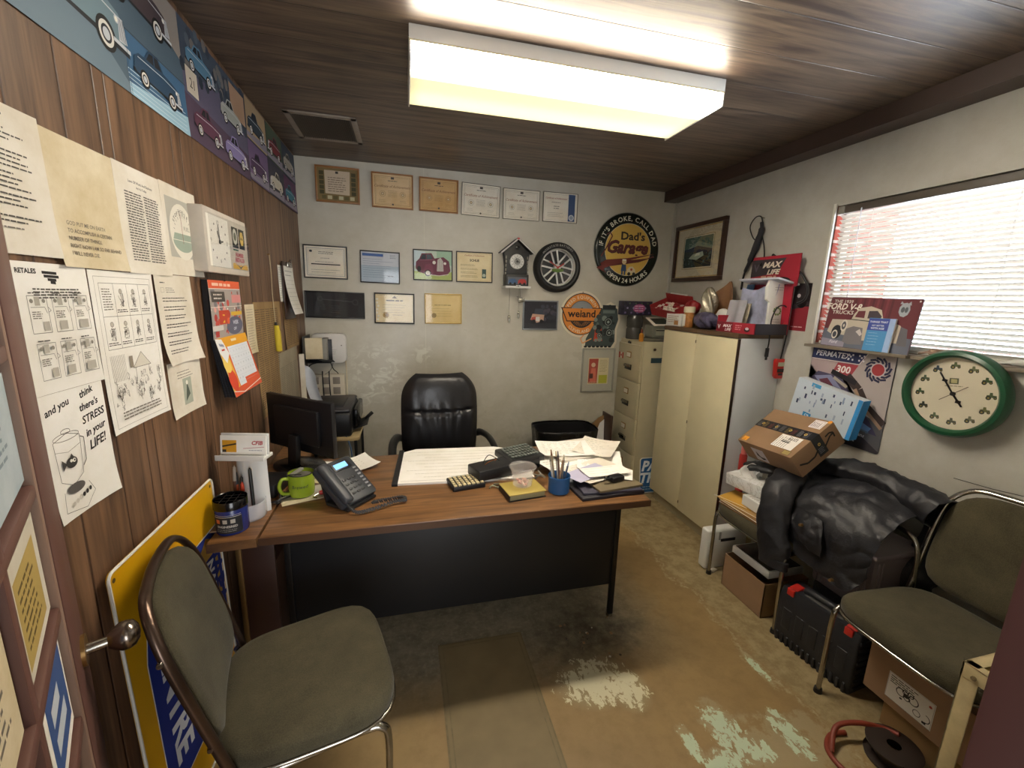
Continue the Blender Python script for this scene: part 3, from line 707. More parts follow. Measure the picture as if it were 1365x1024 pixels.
for r in range(2):
    for q in range(3):
        x0 = .028+q*.056; y0 = h-.135-r*.092; cv.scrib(x0+.004, y0+.076, .03, 1, .01, INK, .0022); cv.frame(x0, y0, .044, .072, .0009, INK)
        cv.rect(x0+.015, y0+.053, .012, .017, '#b2ada2'); cv.disc(x0+.008, y0+.062, .004, '#8b867c'); cv.disc(x0+.036, y0+.062, .004, '#8b867c')
        cv.line([(x0+.004, y0+.05), (x0+.036, y0+.05), (x0+.04, y0+.038)], .0008, INK); cv.scrib(x0+.005, y0+.040, .025, 4, .004, INK2, .0018, r*3+q)
        cv.rect(x0+(.026 if q == 0 else .01), y0+.004, .015+.006*q, .018, '#b8b3a8'); cv.line([(x0+.044, y0+.05), (x0+.050, y0+.043), (x0+.044, y0+.04)], .0008, INK)
wallsheet('cartoon sheet of six office floor plans headed RETALES, lower row near the door', .983, 1.348, w, h, cv, .008, PAPER2, 15)
w, h = .255, .392
cv = Cv(w, h); cv.frame(.016, .012, w-.03, h-.026, .0007, INK2); cv.frame(.03, .205, w-.05, .158, .0009, INK)
for k in range(1, 4): cv.line([(.03+.051*k, .205), (.03+.051*k, .363)], .0008, INK)
cv.line([(.03, .284), (w-.02, .284)], .0008, INK)
rn = random.Random(3)
def doodle(cx, cy, s, n=9, col=INK):
    for _ in range(n):
        p = [(cx+rn.uniform(-s, s)*.6, cy+rn.uniform(-s, s)) for _ in range(4)]; cv.line(p, .0007, col)
for r in range(2):
    for q in range(4):
        x0 = .055+q*.051; y0 = .33-r*.079
        if r == 0 and q == 0: cv.scrib(x0-.018, y0+.018, .036, 9, .006, INK2, .0022); continue
        cv.disc(x0, y0+.014, .006, '#c9c3b8'); cv.ring(x0, y0+.014, .006, .0007, INK, n=14); doodle(x0, y0-.008, .018, 8); cv.scrib(x0-.022, y0-.032, .043, 2, .005, INK, .002)
for k in range(14): cv.line([(.028+.004*k, .19), (.030+.004*k, .125)], .0007, INK2)
cv.poly([(.11, .150), (.15, .188), (.19, .150)], '#e0dbce'); cv.line([(.11, .150), (.15, .188), (.19, .150), (.11, .150)], .001, INK); cv.line([(.12, .15), (.12, .12)], .001, INK); cv.line([(.18, .15), (.18, .12)], .001, INK); cv.rect(.098, .152, .014, .03, '#8f8577')
for k in range(60): doodle(.03+rn.random()*.2, .06+rn.random()*.075, .011, 2)
cv.scrib(.04, .045, .19, 3, .008, INK2, .003)
wallsheet('comic strip sheet with picture panels above a drawn crowd scene', 1.186, 1.206, w, h, cv, .010, PAPER2, 16)
w, h = .212, .268
cv = Cv(w, h); cv.scrib(.03, h-.025, .03, 1, .01, INK, .003); cv.frame(.03, h-.052, .016, .014, .0007, INK2); cv.scrib(.055, h-.04, .05, 3, .006, INK2, .002)
for k in range(7): cv.scrib(.03, h-.07-k*.026, .15, 2, .0085, INK, .0026, 40+k, .3)
wallsheet('typed letter hanging in a curl right of the comic strips', 1.448, 1.333, w, h, cv, .030, PAPER, 17)
w, h = .208, .172
cv = Cv(w, h); cv.scrib(.05, h-.035, .10, 3, .009, INK2, .0022); cv.rect(.075, .03, .055, .085, '#aeb5a6'); cv.poly([(.085, .04), (.10, .105), (.115, .06)], '#5e675e'); cv.disc(.10, .10, .007, '#e9e6db')
wallsheet('small sheet with a grey-green picture, below the curled letter', 1.460, 1.166, w, h, cv, .012, PAPER, 18)
w, h = .187, .268
cv = Cv(w, h); D = '#2f2c2b'
cv.text('and you', .048, .232, .021, D, 'c', .022, .25, .22); cv.text('think', .135, .247, .021, D, 'c', .022, .25, .22)
for t, x, y, s in (("there's", .135, .218, .022), ('STRESS', .143, .190, .024), ('in your', .143, .160, .023), ('LIFE!', .143, .128, .029)): cv.text(t, x, y, s, D, 'c', .02, .25, .12)
cv.line([(.018, .17), (.022, .085), (.052, .068), (.082, .085), (.088, .17), (.055, .182), (.018, .17)], .0010, INK); cv.ring(.053, .175, .034, .0009, INK, .008); cv.ring(.053, .186, .012, .0009, INK, .005)
cv.line([(.088, .165), (.098, .16), (.095, .11), (.085, .10)], .0018, INK); cv.line([(.018, .15), (.05, .142), (.087, .152)], .0007, INK2)
cv.disc(.055, .118, .015, '#3a3735', .012); cv.poly([(.042, .118), (.030, .130), (.031, .106)], '#3a3735'); cv.poly([(.05, .127), (.056, .137), (.064, .125)], '#3a3735'); cv.disc(.061, .121, .0045, '#eeeae0'); cv.disc(.062, .121, .002, '#201f1e'); cv.disc(.053, .122, .0035, '#eeeae0')
cv.disc(.055, .062, .024, '#5b5754', .011); cv.line([(.022, .062), (.015, .02), (.075, .008), (.105, .035), (.09, .062)], .001, INK)
for k in range(6): cv.disc(.040+.010*k, .030+.003*k, .004, '#d9d4c9' if k < 3 else D, .005)
wallsheet("hand-lettered sheet about STRESS in your LIFE with a fish in a blender", .986, 1.079, w, h, cv, .012, PAPER2, 19)

# shadow-box clock advertising sign
ck = thing('wall_clock', 'white square advertising clock with NUMBER INSTALLER panel on panelled wall', 'clock', (XL, 1.91, 1.73))
b = B(); T = F((0, 0, 0), (0, 1, 0), (0, 0, 1), (1, 0, 0))
b.prism(rrect(.405, .218, .006, 3), 0, .045, mat('clock_box_white', '#cbc2b6', .5, var=.06), .002, T); b.obj('case', ck)
cv = Cv(.405, .218); X0, Y0 = -.2025, -.109
cv.rect(X0+.02, Y0+.022, .19, .175, '#ece8df'); cv.frame(X0+.02, Y0+.022, .19, .175, .0012, '#b5ada2'); cv.frame(X0+.222, Y0+.022, .168, .175, .0012, '#c8c0b5')
cx, cy = X0+.115, Y0+.110
for k in range(12):
    a = radians(90-30*k); q = (cx+.07*cos(a), cy+.066*sin(a))
    if k % 3 == 0: cv.text(['12', '3', '6', '9'][k//3], q[0], q[1]-.007, .021, '#5a5550', 'c', .005)
    else: cv.disc(q[0], q[1], .0042, '#3c3835', n=6)
cv.rect(X0+.240, Y0+.105, .062, .078, '#23241f'); cv.disc(X0+.271, Y0+.147, .023, '#cfcfc2', .030); cv.disc(X0+.271, Y0+.147, .013, '#67705f', .016); cv.rect(X0+.243, Y0+.094, .055, .006, '#2d6b4c')
cv.rect(X0+.312, Y0+.105, .062, .078, '#23241f'); cv.disc(X0+.343, Y0+.147, .022, '#d8b85a', .030, n=6); cv.text('NAPA', X0+.343, Y0+.142, .013, '#5a3c1f', 'c', .02)
cv.text('NUMBER', X0+.306, Y0+.072, .022, '#c13f55', 'c', .03); cv.text('INSTALLER', X0+.306, Y0+.052, .022, '#c13f55', 'c', .03, sx=.93)
cv.rect(X0+.226, Y0+.024, .16, .016, '#e3b02e'); cv.poly([(X0+.262, Y0+.045), (X0+.306, Y0+.032), (X0+.35, Y0+.045), (X0+.306, Y0+.025)], '#444f58'); cv.line([(X0+.228, Y0+.043), (X0+.262, Y0+.043)], .003, '#e3b02e'); cv.line([(X0+.35, Y0+.043), (X0+.384, Y0+.043)], .003, '#e3b02e')
b = B(); cv.put(b, flatmap(F((.0455, 0, 0), (0, 1, 0), (0, 0, 1), (1, 0, 0))), .0001); b.obj('dial', ck)
b = B(); 
for ang, l, w_ in ((115, .040, .005), (96, .058, .0035), (8, .028, .006)):
    a = radians(ang); b.box((.0485, cx+cos(a)*l/2, cy+sin(a)*l/2), (.0008, l, w_), BLACK, rot=(a, 0, 0))
b.cyl((.047, cx, cy), (.050, cx, cy), .007, .007, BLACK, 14); b.obj('hands', ck)
b = B(); b.bx(.0555, .0565, -.19, .19, -.09, .09, GLASS); b.obj('clear_cover', ck)

# calendar hanging from a nail, pad flaring outwards
cal = thing('wall_calendar', 'orange promotional wall calendar hanging below the square clock', 'calendar', (XL, 1.740, 1.382)); cal.scale = (.5, 1.04, 1.04)
w, h = .285, .205
cv = Cv(w, h); cv.rect(0, h-.028, w, .028, '#e0623c'); cv.scrib(.03, h-.020, .2, 1, .01, '#f0c9b4', .010); cv.rect(0, 0, w, h-.03, '#a99f9b')
rn = random.Random(8)
for k in range(46): cv.disc(.01+rn.random()*(w-.02), .01+rn.random()*(h-.05), .005+.012*rn.random(), rn.choice(['#c9534a', '#d9d2cc', '#8b5f5a', '#e0a29a', '#7e7b80', '#b43b34']), n=7)
cv.rect(.012, h-.075, .115, .036, '#4a4440'); cv.scrib(.03, h-.052, .075, 2, .013, '#cfc8c0', .005)
cv.line([(0, .112), (w, .112)], .002, '#e9e2da'); cv.rect(.19, .125, .09, .03, '#d88d8d'); cv.rect(.17, .078, .11, .014, '#ddb43c'); cv.disc(.20, .04, .08, '#65667a', .034)
cv.text('WEEK', .21, .045, .020, '#c7cbe0', 'c', .03); cv.text('OFF', .20, .022, .016, '#c7cbe0', 'c', .03)
cv.rect(.06, .05, .09, .05, '#c2452f'); cv.rect(.09, .055, .018, .03, '#e2b53a'); cv.disc(.14, .06, .012, '#e0623c'); cv.rect(0, .03, .09, .018, '#d7d3cf'); cv.rect(.02, .008, .03, .02, '#b43b34')
def calmap(T, w, h, lean):
    def f(x, y, o): v = 1-y/h; return T @ Vector((x, y, .050+.004*sin(pi*v)+lean*v*v+o))
    return f
T = F((0, 0, 0), (0, 1, 0), (0, 0, 1), (1, 0, 0)); mf = calmap(T, w, h, .0)
b = B(); b.grid(lambda u, v: mf(u*w, v*h, 0), 6, 8, PAPER2, .001); cv.put(b, mf, .0001, .05); b.obj('picture_page', cal)
b = B(); b.grid(lambda u, v: T @ Vector((u*w*.98, v*h, .045-.042*(1-v)*0)), 2, 2, BLACK, .035); b.obj('backing_stack', cal)
w2, h2 = .295, .215
cv = Cv(w2, h2); cv.rect(0, 0, w2, h2, '#dd5a35'); cv.rect(0, h2-.035, w2, .035, '#e6a52c'); cv.scrib(.13, h2-.02, .06, 1, .01, '#f3e2c0', .009); cv.poly([(0, .02), (.07, .03), (.06, h2-.03), (0, h2-.02)], '#e8b23c'); cv.disc(.03, .06, .035, '#d9482f', .04); cv.disc(.025, .12, .03, '#efd06a')
cv.rect(.075, .03, .205, .15, '#dfe4ee'); cv.rect(.10, .03, .0, .0, '#dfe4ee'); cv.rect(.14, .022, .14, .03, '#dd5a35'); cv.poly([(0, h2), (.05, h2-.005), (.075, h2-.06), (.03, h2-.09), (0, h2-.05)], '#e9e9ee')
cv.text('NAPA', .035, h2-.03, .014, '#2c3f86', 'c', .03, rot=-.2); cv.rect(.022, h2-.045, .026, .006, '#c23b39')
for r in range(5):
    for q in range(7): cv.text(str(r*7+q+1) if r*7+q < 30 else ' ', .092+q*.028, .158-r*.026, .010, '#8b93a8' if q else '#c67b7b', 'c')
for r in range(6): cv.line([(.08, .172-r*.026), (.276, .172-r*.026)], .0006, '#b9c1d2')
cv.line([(0, .022), (.09, .004), (w2, .02)], .003, '#e9e6e0')
def padmap(x, y, o): v = 1-y/h2; return T @ Vector((x+.035*v, y-h2+.004, .056+.075*v+o))
b = B(); b.grid(lambda u, v: padmap(u*w2, v*h2, 0), 4, 6, PAPER2, .0012); cv.put(b, padmap, .0001); b.obj('month_page', cal)
b = B()
for k in range(7):
    def pm(u, v, k=k): q = 1-v; return T @ Vector((u*w2*.97+(.033-.003*k)*q, (v-1)*h2*(1.0-.004*k)+.004, .050-.004*k+(.070-.0045*k)*q))
    b.grid(pm, 3, 4, BLACK if k % 2 == 0 else mat('dark_page', '#3a3c46', .5), .0015)
b.obj('month_pages', cal)
b = B(); b.cyl((0, .14, .20), (.06, .14, .205), .002, .002, CHROME, 8); b.obj('nail', cal)

# yellowed cuttings near the corner
cv = Cv(.13, .23); cv.scrib(.02, .20, .09, 16, .012, '#a79b88', .003)
wallsheet('narrow pale sheet tucked between the calendar and the yellowed cuttings', 2.150, 1.275, .12, .225, cv, .008, TANP, 21, 'pinned_paper')
cv = Cv(.42, .57)
for q in range(5): cv.scrib(.02+q*.078, .53, .066, 46, .0108, '#6a5336', .005, 60+q, .05)
cv.rect(.06, .02, .22, .05, '#b59a6c'); cv.text('The', .12, .03, .03, '#5d4a30', 'c', .03)
wallsheet('large yellowed newspaper page with dense columns behind the monitor', 2.262, .938, .45, .57, cv, .010, NEWS, 22, 'newspaper_page', cat='newspaper')
cv = Cv(.33, .27)
for q in range(4): cv.scrib(.02+q*.075, .24, .065, 22, .0105, '#6a5336', .005, 70+q, .05)
wallsheet('smaller yellowed newspaper cutting close to the back corner', 2.775, 1.222, .30, .275, cv, .008, NEWS, 23, 'newspaper_cutting', cat='newspaper', out=.002)
cv = Cv(.40, .38)
for q in range(4): cv.scrib(.02+q*.095, .35, .08, 32, .0108, '#847b6c', .005, 80+q, .05)
wallsheet('grey news page pinned low behind the monitor beside the corner', 2.60, .78, .42, .44, cv, .006, m_paper('grey_newsprint', '#aaa08c', '#958a76'), 24, 'newspaper_page', cat='newspaper', out=.003)
cv = Cv(.09, .21); cv.scrib(.012, .19, .06, 14, .013, '#b0aba2', .002)
wallsheet('thin white list strip pinned above the yellowed cuttings', 2.730, 1.505, .085, .205, cv, .006, PAPER2, 25, 'pinned_note')
# float key fob on a twisted cord
fl = thing('float_key_fob', 'yellow foam float fob hanging on a twisted cord from a pin', 'key fob', (XL, 2.56, 1.75))
b = B(); b.cyl((0, 0, 0), (.012, 0, .002), .002, .003, BRASS, 8)
b.tube([(.009, 0, 0), (.010, .004, -.1), (.010, .002, -.2), (.011, .012, -.37)], .0016, mat('twine', '#b5a68c', .9), 6)
b.tube([(.010, .001, 0), (.012, .002, -.1), (.008, .004, -.2), (.010, .014, -.37)], .0016, mat('twine', '#b5a68c', .9), 6); b.obj('cord', fl)
b = B(); b.tube([(.012, .012, -.365), (.013, .013, -.375), (.014, .014, -.44), (.015, .015, -.50), (.015, .015, -.512)], [.006, .014, .017, .017, .016, .008], mat('yellow_foam', '#c9b32e', .7), 14); b.cyl((.011, .012, -.352), (.013, .012, -.372), .005, .008, BLACK, 10); b.obj('float', fl)
# clipboard
cb = thing('clipboard', 'dark clipboard with a curled white form hanging by the back corner', 'clipboard', (XL, 2.78, 1.40))
b = B(); b.bx(.010, .016, 0, .235, -.0, .335, DKWOOD, .002); b.obj('board', cb)
b = B(); b.bx(.016, .030, .07, .165, .305, .335, CHROME, .004); b.tube([(.03, .09, .335), (.035, .115, .350), (.03, .145, .335)], .003, CHROME, 8); b.obj('clip', cb)
cv = Cv(.215, .28); cv.scrib(.02, .25, .17, 3, .012, '#6b6b70', .003); 
for k in range(8): cv.line([(.012, .20-.024*k), (.20, .20-.024*k)], .0009, '#7d7d80')
T = F((.016, .01, .03), (0, 1, 0), (0, 0, 1), (1, 0, 0)); fm = lambda x, y, o: T @ Vector((x, y, .002+.045*(1-y/.28)**2+o))
b = B(); b.grid(lambda u, v: fm(u*.215, v*.28, 0), 4, 10, PAPER2, .0008); cv.put(b, fm, .0001, .04); b.obj('form', cb)

# ================================================================ BACK WALL
def framed(name, label, wall, a, z, w, h, fm, fw_, dp, draw, tilt=0.0, pm=None, glass=True, cat='framed certificate', group=None, lean=0.0, mount=0.0, mountm=None):
    """a picture: frame, print (mount), pane. a,z = centre"""
    N_ = {'B': ((1, 0, 0), (0, 0, 1), (0, -1, 0), (a, YB, z)), 'L': ((0, 1, 0), (0, 0, 1), (1, 0, 0), (XL, a, z)), 'R': ((0, -1, 0), (0, 0, 1), (-1, 0, 0), (XR, a, z))}[wall]
    t = thing(name, label, cat, group=group)
    t.matrix_world = F(N_[3], *N_[:3]) @ Matrix.Rotation(tilt, 4, 'Z') @ Matrix.Rotation(-lean, 4, 'X')
    if fw_:
        b = B(); 
        for x0, x1, y0, y1 in ((-w/2, w/2, -h/2, -h/2+fw_), (-w/2, w/2, h/2-fw_, h/2), (-w/2, -w/2+fw_, -h/2+fw_, h/2-fw_), (w/2-fw_, w/2, -h/2+fw_, h/2-fw_)):
            b.box(((x0+x1)/2, (y0+y1)/2, dp/2), (x1-x0, y1-y0, dp), fm, .0022)
        b.obj('frame', t)
    W_, H_ = w-2*fw_, h-2*fw_; cv = Cv(W_, H_)
    draw(cv, W_, H_); b = B(); b.box((0, 0, dp*.25), (W_+.002, H_+.002, dp*.5-.001), pm or PAPER)
    cv.put(b, lambda x, y, o: Vector((x-W_/2, y-H_/2, dp*.5-.0004+o)), .00008); b.obj('print', t)
    if glass:
        b = B(); b.box((0, 0, dp*.5+.004), (W_, H_, .001), GLASS); b.obj('glass_pane', t)
    return t
SEPIA = m_paper('sepia_parchment', '#e2c698', '#d4b27e'); PARCH = m_paper('parchment', '#eadcb8', '#decb9d'); PALEC = m_paper('pale_certificate', '#eee8da', '#e4dac6')
def cert(ink='#8d6a45', script='#9a6a4a', seals=True, border=True, crest='#4b4640'):
    def d(cv, w, h):
        if border: cv.frame(w*.05, h*.06, w*.9, h*.88, .0018, ink); cv.frame(w*.075, h*.10, w*.85, h*.80, .0008, ink)
        cv.rect(w*.46, h*.86, w*.08, h*.07, crest); cv.scrib(w*.38, h*.80, w*.24, 1, .01, crest, .004, cut=.02)
        cv.text('Certificate of Achievement', w/2, h*.60, h*.115, script, 'c', .01, .35, sx=.92)
        if seals:
            for s_ in (.24, .76): cv.ring(w*s_, h*.40, h*.09, .0016, ink, n=22); cv.disc(w*s_, h*.40, h*.05, ink, n=16); cv.disc(w*s_, h*.40, h*.035, '#d8c29a', n=16)
        cv.scrib(w*.38, h*.50, w*.24, 5, h*.045, ink, .0018, cut=.1); cv.scrib(w*.14, h*.20, w*.18, 2, h*.05, ink, .0016); cv.scrib(w*.68, h*.20, w*.18, 2, h*.05, ink, .0016)
        cv.disc(w*.5, h*.08, h*.035, crest, n=5)
    return d
def plaque(cv, w, h):
    cv.rect(0, 0, w, h, '#8a7448'); 
    for k in range(5):
        cv.rect(w*.05+k*0, h*(.20+.145*k), w*.11, h*.12, '#4d4a2c'); cv.rect(w*.84, h*(.20+.145*k), w*.11, h*.12, '#4d4a2c')
    for k in range(6): cv.rect(w*(.10+.14*k), h*.05, w*.11, h*.11, '#cfc7a2' if k % 2 else '#6a6038')
    cv.poly([(w*.19, h*.22), (w*.79, h*.20), (w*.81, h*.93), (w*.18, h*.93)], '#d8c6ad'); cv.rect(w*.45, h*.84, w*.07, h*.07, '#4b4640')
    cv.scrib(w*.26, h*.70, w*.46, 7, h*.068, '#8a7565', h*.024, 4)
framed('framed_certificate', 'wood-framed plaque with small brass plates around a citation, leftmost of top row', 'B', -.4225, 2.286, .283, .232, GOLDF, .012, .020, plaque, -.008, SEPIA)
framed('framed_certificate', 'brown-framed amber certificate of achievement, second in the top row', 'B', -.061, 2.277, .283, .232, GOLDF, .010, .018, cert(), -.006, SEPIA)
framed('framed_certificate', 'brown-framed amber certificate, third in the top row, right of its twin', 'B', .261, 2.274, .280, .229, GOLDF, .010, .018, cert(ink='#9b7a50'), -.012, m_paper('sepia_parchment_deep', '#d6b27c', '#c9a068'))
framed('framed_certificate', 'thin-edged pale certificate, fourth in the top row', 'B', .570, 2.265, .288, .224, mat('thin_dark_edge', '#6b6358', .4, .5), .003, .012, cert('#8a8170', '#a8795a'), -.03, PALEC)
framed('framed_certificate', 'thin-edged pale certificate, fifth in the top row', 'B', .882, 2.258, .288, .219, mat('thin_dark_edge', '#6b6358', .4, .5), .003, .012, cert('#8a8170', '#a8795a'), -.006, PALEC)
def ribbon(cv, w, h):
    cv.frame(w*.04, h*.06, w*.92, h*.88, .0012, '#9aa0a0'); cv.rect(w*.735, h*.04, w*.20, h*.93, '#2c4a78'); cv.disc(w*.835, h*.17, h*.105, '#c9ced2'); cv.disc(w*.835, h*.17, h*.07, '#93a0b0')
    cv.text('Certificate of Achievement', w*.38, h*.78, h*.085, '#a35d4b', 'c', .01, .35, sx=.9); cv.scrib(w*.24, h*.66, w*.3, 1, .01, '#7d766a', .004); cv.scrib(w*.30, h*.52, w*.2, 2, h*.07, '#7d766a', .005); cv.scrib(w*.12, h*.30, w*.5, 3, h*.06, '#a39b8c', .0025)
framed('framed_certificate', 'pale certificate with a blue ribbon and seal, rightmost of the top row', 'B', 1.195, 2.261, .283, .218, mat('thin_dark_edge', '#6b6358', .4, .5), .003, .012, ribbon, .002, PALEC)
# second row
DKF = mat('black_frame', '#1d1c1b', .3)
def c7(cv, w, h):
    cv.frame(w*.05, h*.06, w*.9, h*.88, .003, '#8c9299'); cv.frame(w*.08, h*.11, w*.84, h*.78, .001, '#8c9299'); cv.disc(w*.15, h*.84, h*.05, '#27303f', h*.035); cv.scrib(w*.33, h*.82, w*.36, 2, h*.055, '#4a4a4c', .0035)
    cv.scrib(w*.38, h*.62, w*.22, 1, .01, '#6a6a6c', .003); cv.rect(w*.15, h*.41, w*.70, h*.035, '#222326'); cv.scrib(w*.25, h*.50, w*.5, 1, .01, '#77787a', .0025); cv.scrib(w*.15, h*.24, w*.7, 2, h*.08, '#77787a', .0022)
framed('framed_certificate', 'black-framed certificate with a thick black line across, leftmost of the second row', 'B', -.527, 1.773, .288, .225, DKF, .008, .016, c7, -.012, PALEC)
def c8(cv, w, h):
    cv.rect(0, 0, w, h, '#aebfd0'); cv.rect(0, h*.55, w, h*.45, '#c7cdd8'); cv.rect(w*.03, h*.86, w*.55, h*.09, '#3c5fa0'); cv.scrib(w*.76, h*.92, w*.18, 3, h*.05, '#55647c', .003)
    for k in range(9): cv.scrib(w*.05, h*(.76-.075*k), w*.85, 1, .01, '#7b8fa8', .0026, k, .5)
    cv.scrib(w*.7, h*.2, w*.2, 1, .01, '#3d4a60', .005)
framed('framed_certificate', 'black-framed blue licence form, second in the second row', 'B', -.162, 1.753, .276, .225, DKF, .008, .016, c8, -.02, PALEC)
def c9(cv, w, h):
    cv.rect(0, 0, w, h, '#c3d2c4'); cv.rect(0, 0, w, h*.28, '#a9b96a'); cv.poly([(0, h*.45), (w*.3, h*.6), (w*.3, h*.95), (0, h)], '#cfe0e6'); cv.poly([(w*.6, h*.7), (w, h*.5), (w, h), (w*.6, h)], '#9fc0a8')
    P = lambda pts: [(w*a, h*b_) for a, b_ in pts]
    cv.poly(P([(.04, .38), (.05, .60), (.14, .72), (.20, .90), (.46, .92), (.54, .74), (.78, .80), (.93, .66), (.97, .32), (.86, .16), (.38, .16), (.10, .26)]), '#6e3348')
    cv.poly(P([(.17, .70), (.22, .86), (.31, .87), (.31, .70)]), '#2d3540'); cv.poly(P([(.33, .70), (.33, .87), (.44, .87), (.49, .72)]), '#46525c')
    cv.poly(P([(.60, .30), (.62, .70), (.70, .78), (.77, .66), (.78, .30)]), '#c9c6c2')
    for k in range(5): cv.line(P([(.625+.03*k, .32), (.64+.028*k, .72)]), .0014, '#55303f')
    cv.poly(P([(.24, .30), (.30, .52), (.42, .56), (.50, .44), (.52, .2), (.3, .2)]), '#7d3a52'); cv.disc(w*.36, h*.23, w*.085, '#2a2022'); cv.disc(w*.36, h*.23, w*.058, '#d9d2c8'); cv.disc(w*.13, h*.36, w*.05, '#2a2022', h*.10)
    cv.disc(w*.53, h*.60, w*.045, '#e3e0da'); cv.disc(w*.82, h*.58, w*.035, '#e3e0da'); cv.line(P([(.40, .17), (.66, .14), (.92, .20)]), .005, '#d9d2c8'); cv.line(P([(.13, .66), (.55, .70)]), .0012, '#c98ea0')
framed('framed_picture', 'black-framed picture of a maroon vintage car on grass', 'B', .215, 1.784, .290, .222, DKF, .008, .016, c9, .0, PALEC, cat='framed picture')
def c10(cv, w, h):
    cv.frame(w*.03, h*.04, w*.94, h*.92, .0012, '#a08c5c'); cv.text('Certificate of Achievement', w/2, h*.88, h*.07, '#a35d4b', 'c', .01, .3, sx=.95); cv.text('SCHLIE', w/2, h*.70, h*.11, '#3b3528', 'c', .03, sx=1.0)
    for k in range(4): cv.scrib(w*.10, h*(.58-.13*k), w*.5, 2, h*.04, '#86764c', .0022, k)
    cv.rect(w*.72, h*.12, w*.12, h*.32, '#3e5a56'); cv.disc(w*.78, h*.22, h*.06, '#b9c2b0')
framed('framed_certificate', 'black-framed yellowish certificate with a dark green ribbon, beside the small wall clock', 'B', .526, 1.784, .280, .226, DKF, .008, .016, c10, .004, PARCH)
# third row
def c11(cv, w, h):
    cv.rect(0, 0, w, h, '#131216'); cv.line([(w*.28, h*.72), (w*.80, h*.66)], .006, '#3c3a40'); cv.ring(w*.24, h*.74, .014, .004, '#3c3a40'); cv.ring(w*.85, h*.64, .018, .004, '#3c3a40'); cv.scrib(w*.42, h*.45, w*.2, 4, h*.09, '#36343a', .004)
framed('framed_picture', 'black glossy framed panel with a faint wrench outline, leftmost of the third row', 'B', -.478, 1.478, .400, .188, DKF, .008, .022, c11, -.015, BLACKG, cat='framed picture')
def c12(cv, w, h):
    cv.frame(w*.03, h*.04, w*.94, h*.92, .0012, '#a79c80'); cv.poly([(w*.43, h*.86), (w*.5, h*.95), (w*.57, h*.86)], '#6b6454'); cv.scrib(w*.28, h*.76, w*.44, 1, .01, '#4e4838', .009, cut=.05); cv.scrib(w*.18, h*.62, w*.64, 4, h*.09, '#978c74', .0022)
    cv.disc(w*.27, h*.26, h*.11, '#b08d4a'); cv.disc(w*.27, h*.26, h*.07, '#8f6f35'); cv.scrib(w*.45, h*.26, w*.3, 1, .01, '#6f675a', .003)
    for k in range(7): cv.disc(w*(.05+.02*math.sin(k*2)), h*(.1+.12*k), .008, '#e9e6dd', n=9)
framed('framed_certificate', 'black-framed diploma with a gold seal and a white lace edge, middle of the third row', 'B', -.069, 1.462, .288, .224, DKF, .010, .018, c12, -.01, PARCH)
def c13(cv, w, h):
    cv.frame(w*.03, h*.04, w*.94, h*.92, .001, '#b9995d'); cv.scrib(w*.25, h*.62, w*.5, 1, .01, '#8b7340', .005); cv.scrib(w*.2, h*.50, w*.6, 4, h*.09, '#a8905c', .002); cv.disc(w*.23, h*.26, h*.08, '#9c8450'); cv.ring(w*.23, h*.26, h*.08, .0015, '#7a6538')
framed('framed_certificate', 'narrow gold-framed yellow certificate, rightmost of the third row', 'B', .290, 1.467, .280, .226, GILT, .008, .016, c13, .003, m_paper('yellow_parchment', '#e3cc95', '#d8bd80'))
# photo with grey frame near the weiand sign
def c17(cv, w, h):
    cv.rect(0, 0, w, h, '#23232f'); cv.rect(0, 0, w, h*.2, '#2b2c36'); 
    for k in range(24):
        rn = random.Random(k+90); cv.disc(w*(.55+.42*rn.random()), h*(.3+.6*rn.random()), .006+.014*rn.random(), rn.choice(['#3a3c4c', '#2e2f3b', '#4a4653']), n=7)
    cv.poly([(w*.30, h*.50), (w*.34, h*.74), (w*.58, h*.74), (w*.60, h*.50)], '#39404e'); cv.poly([(w*.20, h*.34), (w*.26, h*.55), (w*.62, h*.52), (w*.60, h*.30), (w*.4, h*.22)], '#c9a08a'); cv.poly([(w*.24, h*.42), (w*.40, h*.46), (w*.40, h*.26), (w*.22, h*.32)], '#b4483c')
    cv.disc(w*.30, h*.26, .018, '#15151b'); cv.disc(w*.54, h*.27, .016, '#15151b'); cv.rect(w*.36, h*.28, w*.12, h*.16, '#d8d5d0')
framed('framed_photo', 'grey-framed night photo of an orange and white old truck', 'B', 1.066, 1.432, .296, .236, mat('pewter_frame', '#8f959a', .35, .6), .010, .018, c17, .0, PALEC, cat='framed photo')
def c19(cv, w, h):
    cv.rect(0, 0, w, h, '#b6b4a8'); cv.rect(w*.17, h*.16, w*.68, h*.64, '#d9cfa8'); cv.poly([(w*.19, h*.18), (w*.19, h*.78), (w*.50, h*.78), (w*.48, h*.18)], '#b5483a'); cv.disc(w*.34, h*.63, w*.07, '#d9b89a'); cv.poly([(w*.24, h*.2), (w*.28, h*.55), (w*.42, h*.55), (w*.46, h*.2)], '#d8705c'); cv.rect(w*.22, h*.30, w*.12, h*.12, '#5c2a24')
    cv.rect(w*.54, h*.18, w*.28, h*.20, '#b9bb3e'); cv.scrib(w*.55, h*.74, w*.26, 9, h*.035, '#8f8460', .003); cv.scrib(w*.2, h*.20, w*.26, 2, h*.03, '#e6d9b0', .004)
framed('framed_clipping', 'silver-framed magazine clipping in red and yellow under the engine-shaped sign', 'B', 1.603, .975, .300, .380, mat('silver_frame', '#a7a69d', .35, .5), .012, .022, c19, .0, mat('mount_grey', '#b6b4a8', .8), cat='framed clipping')

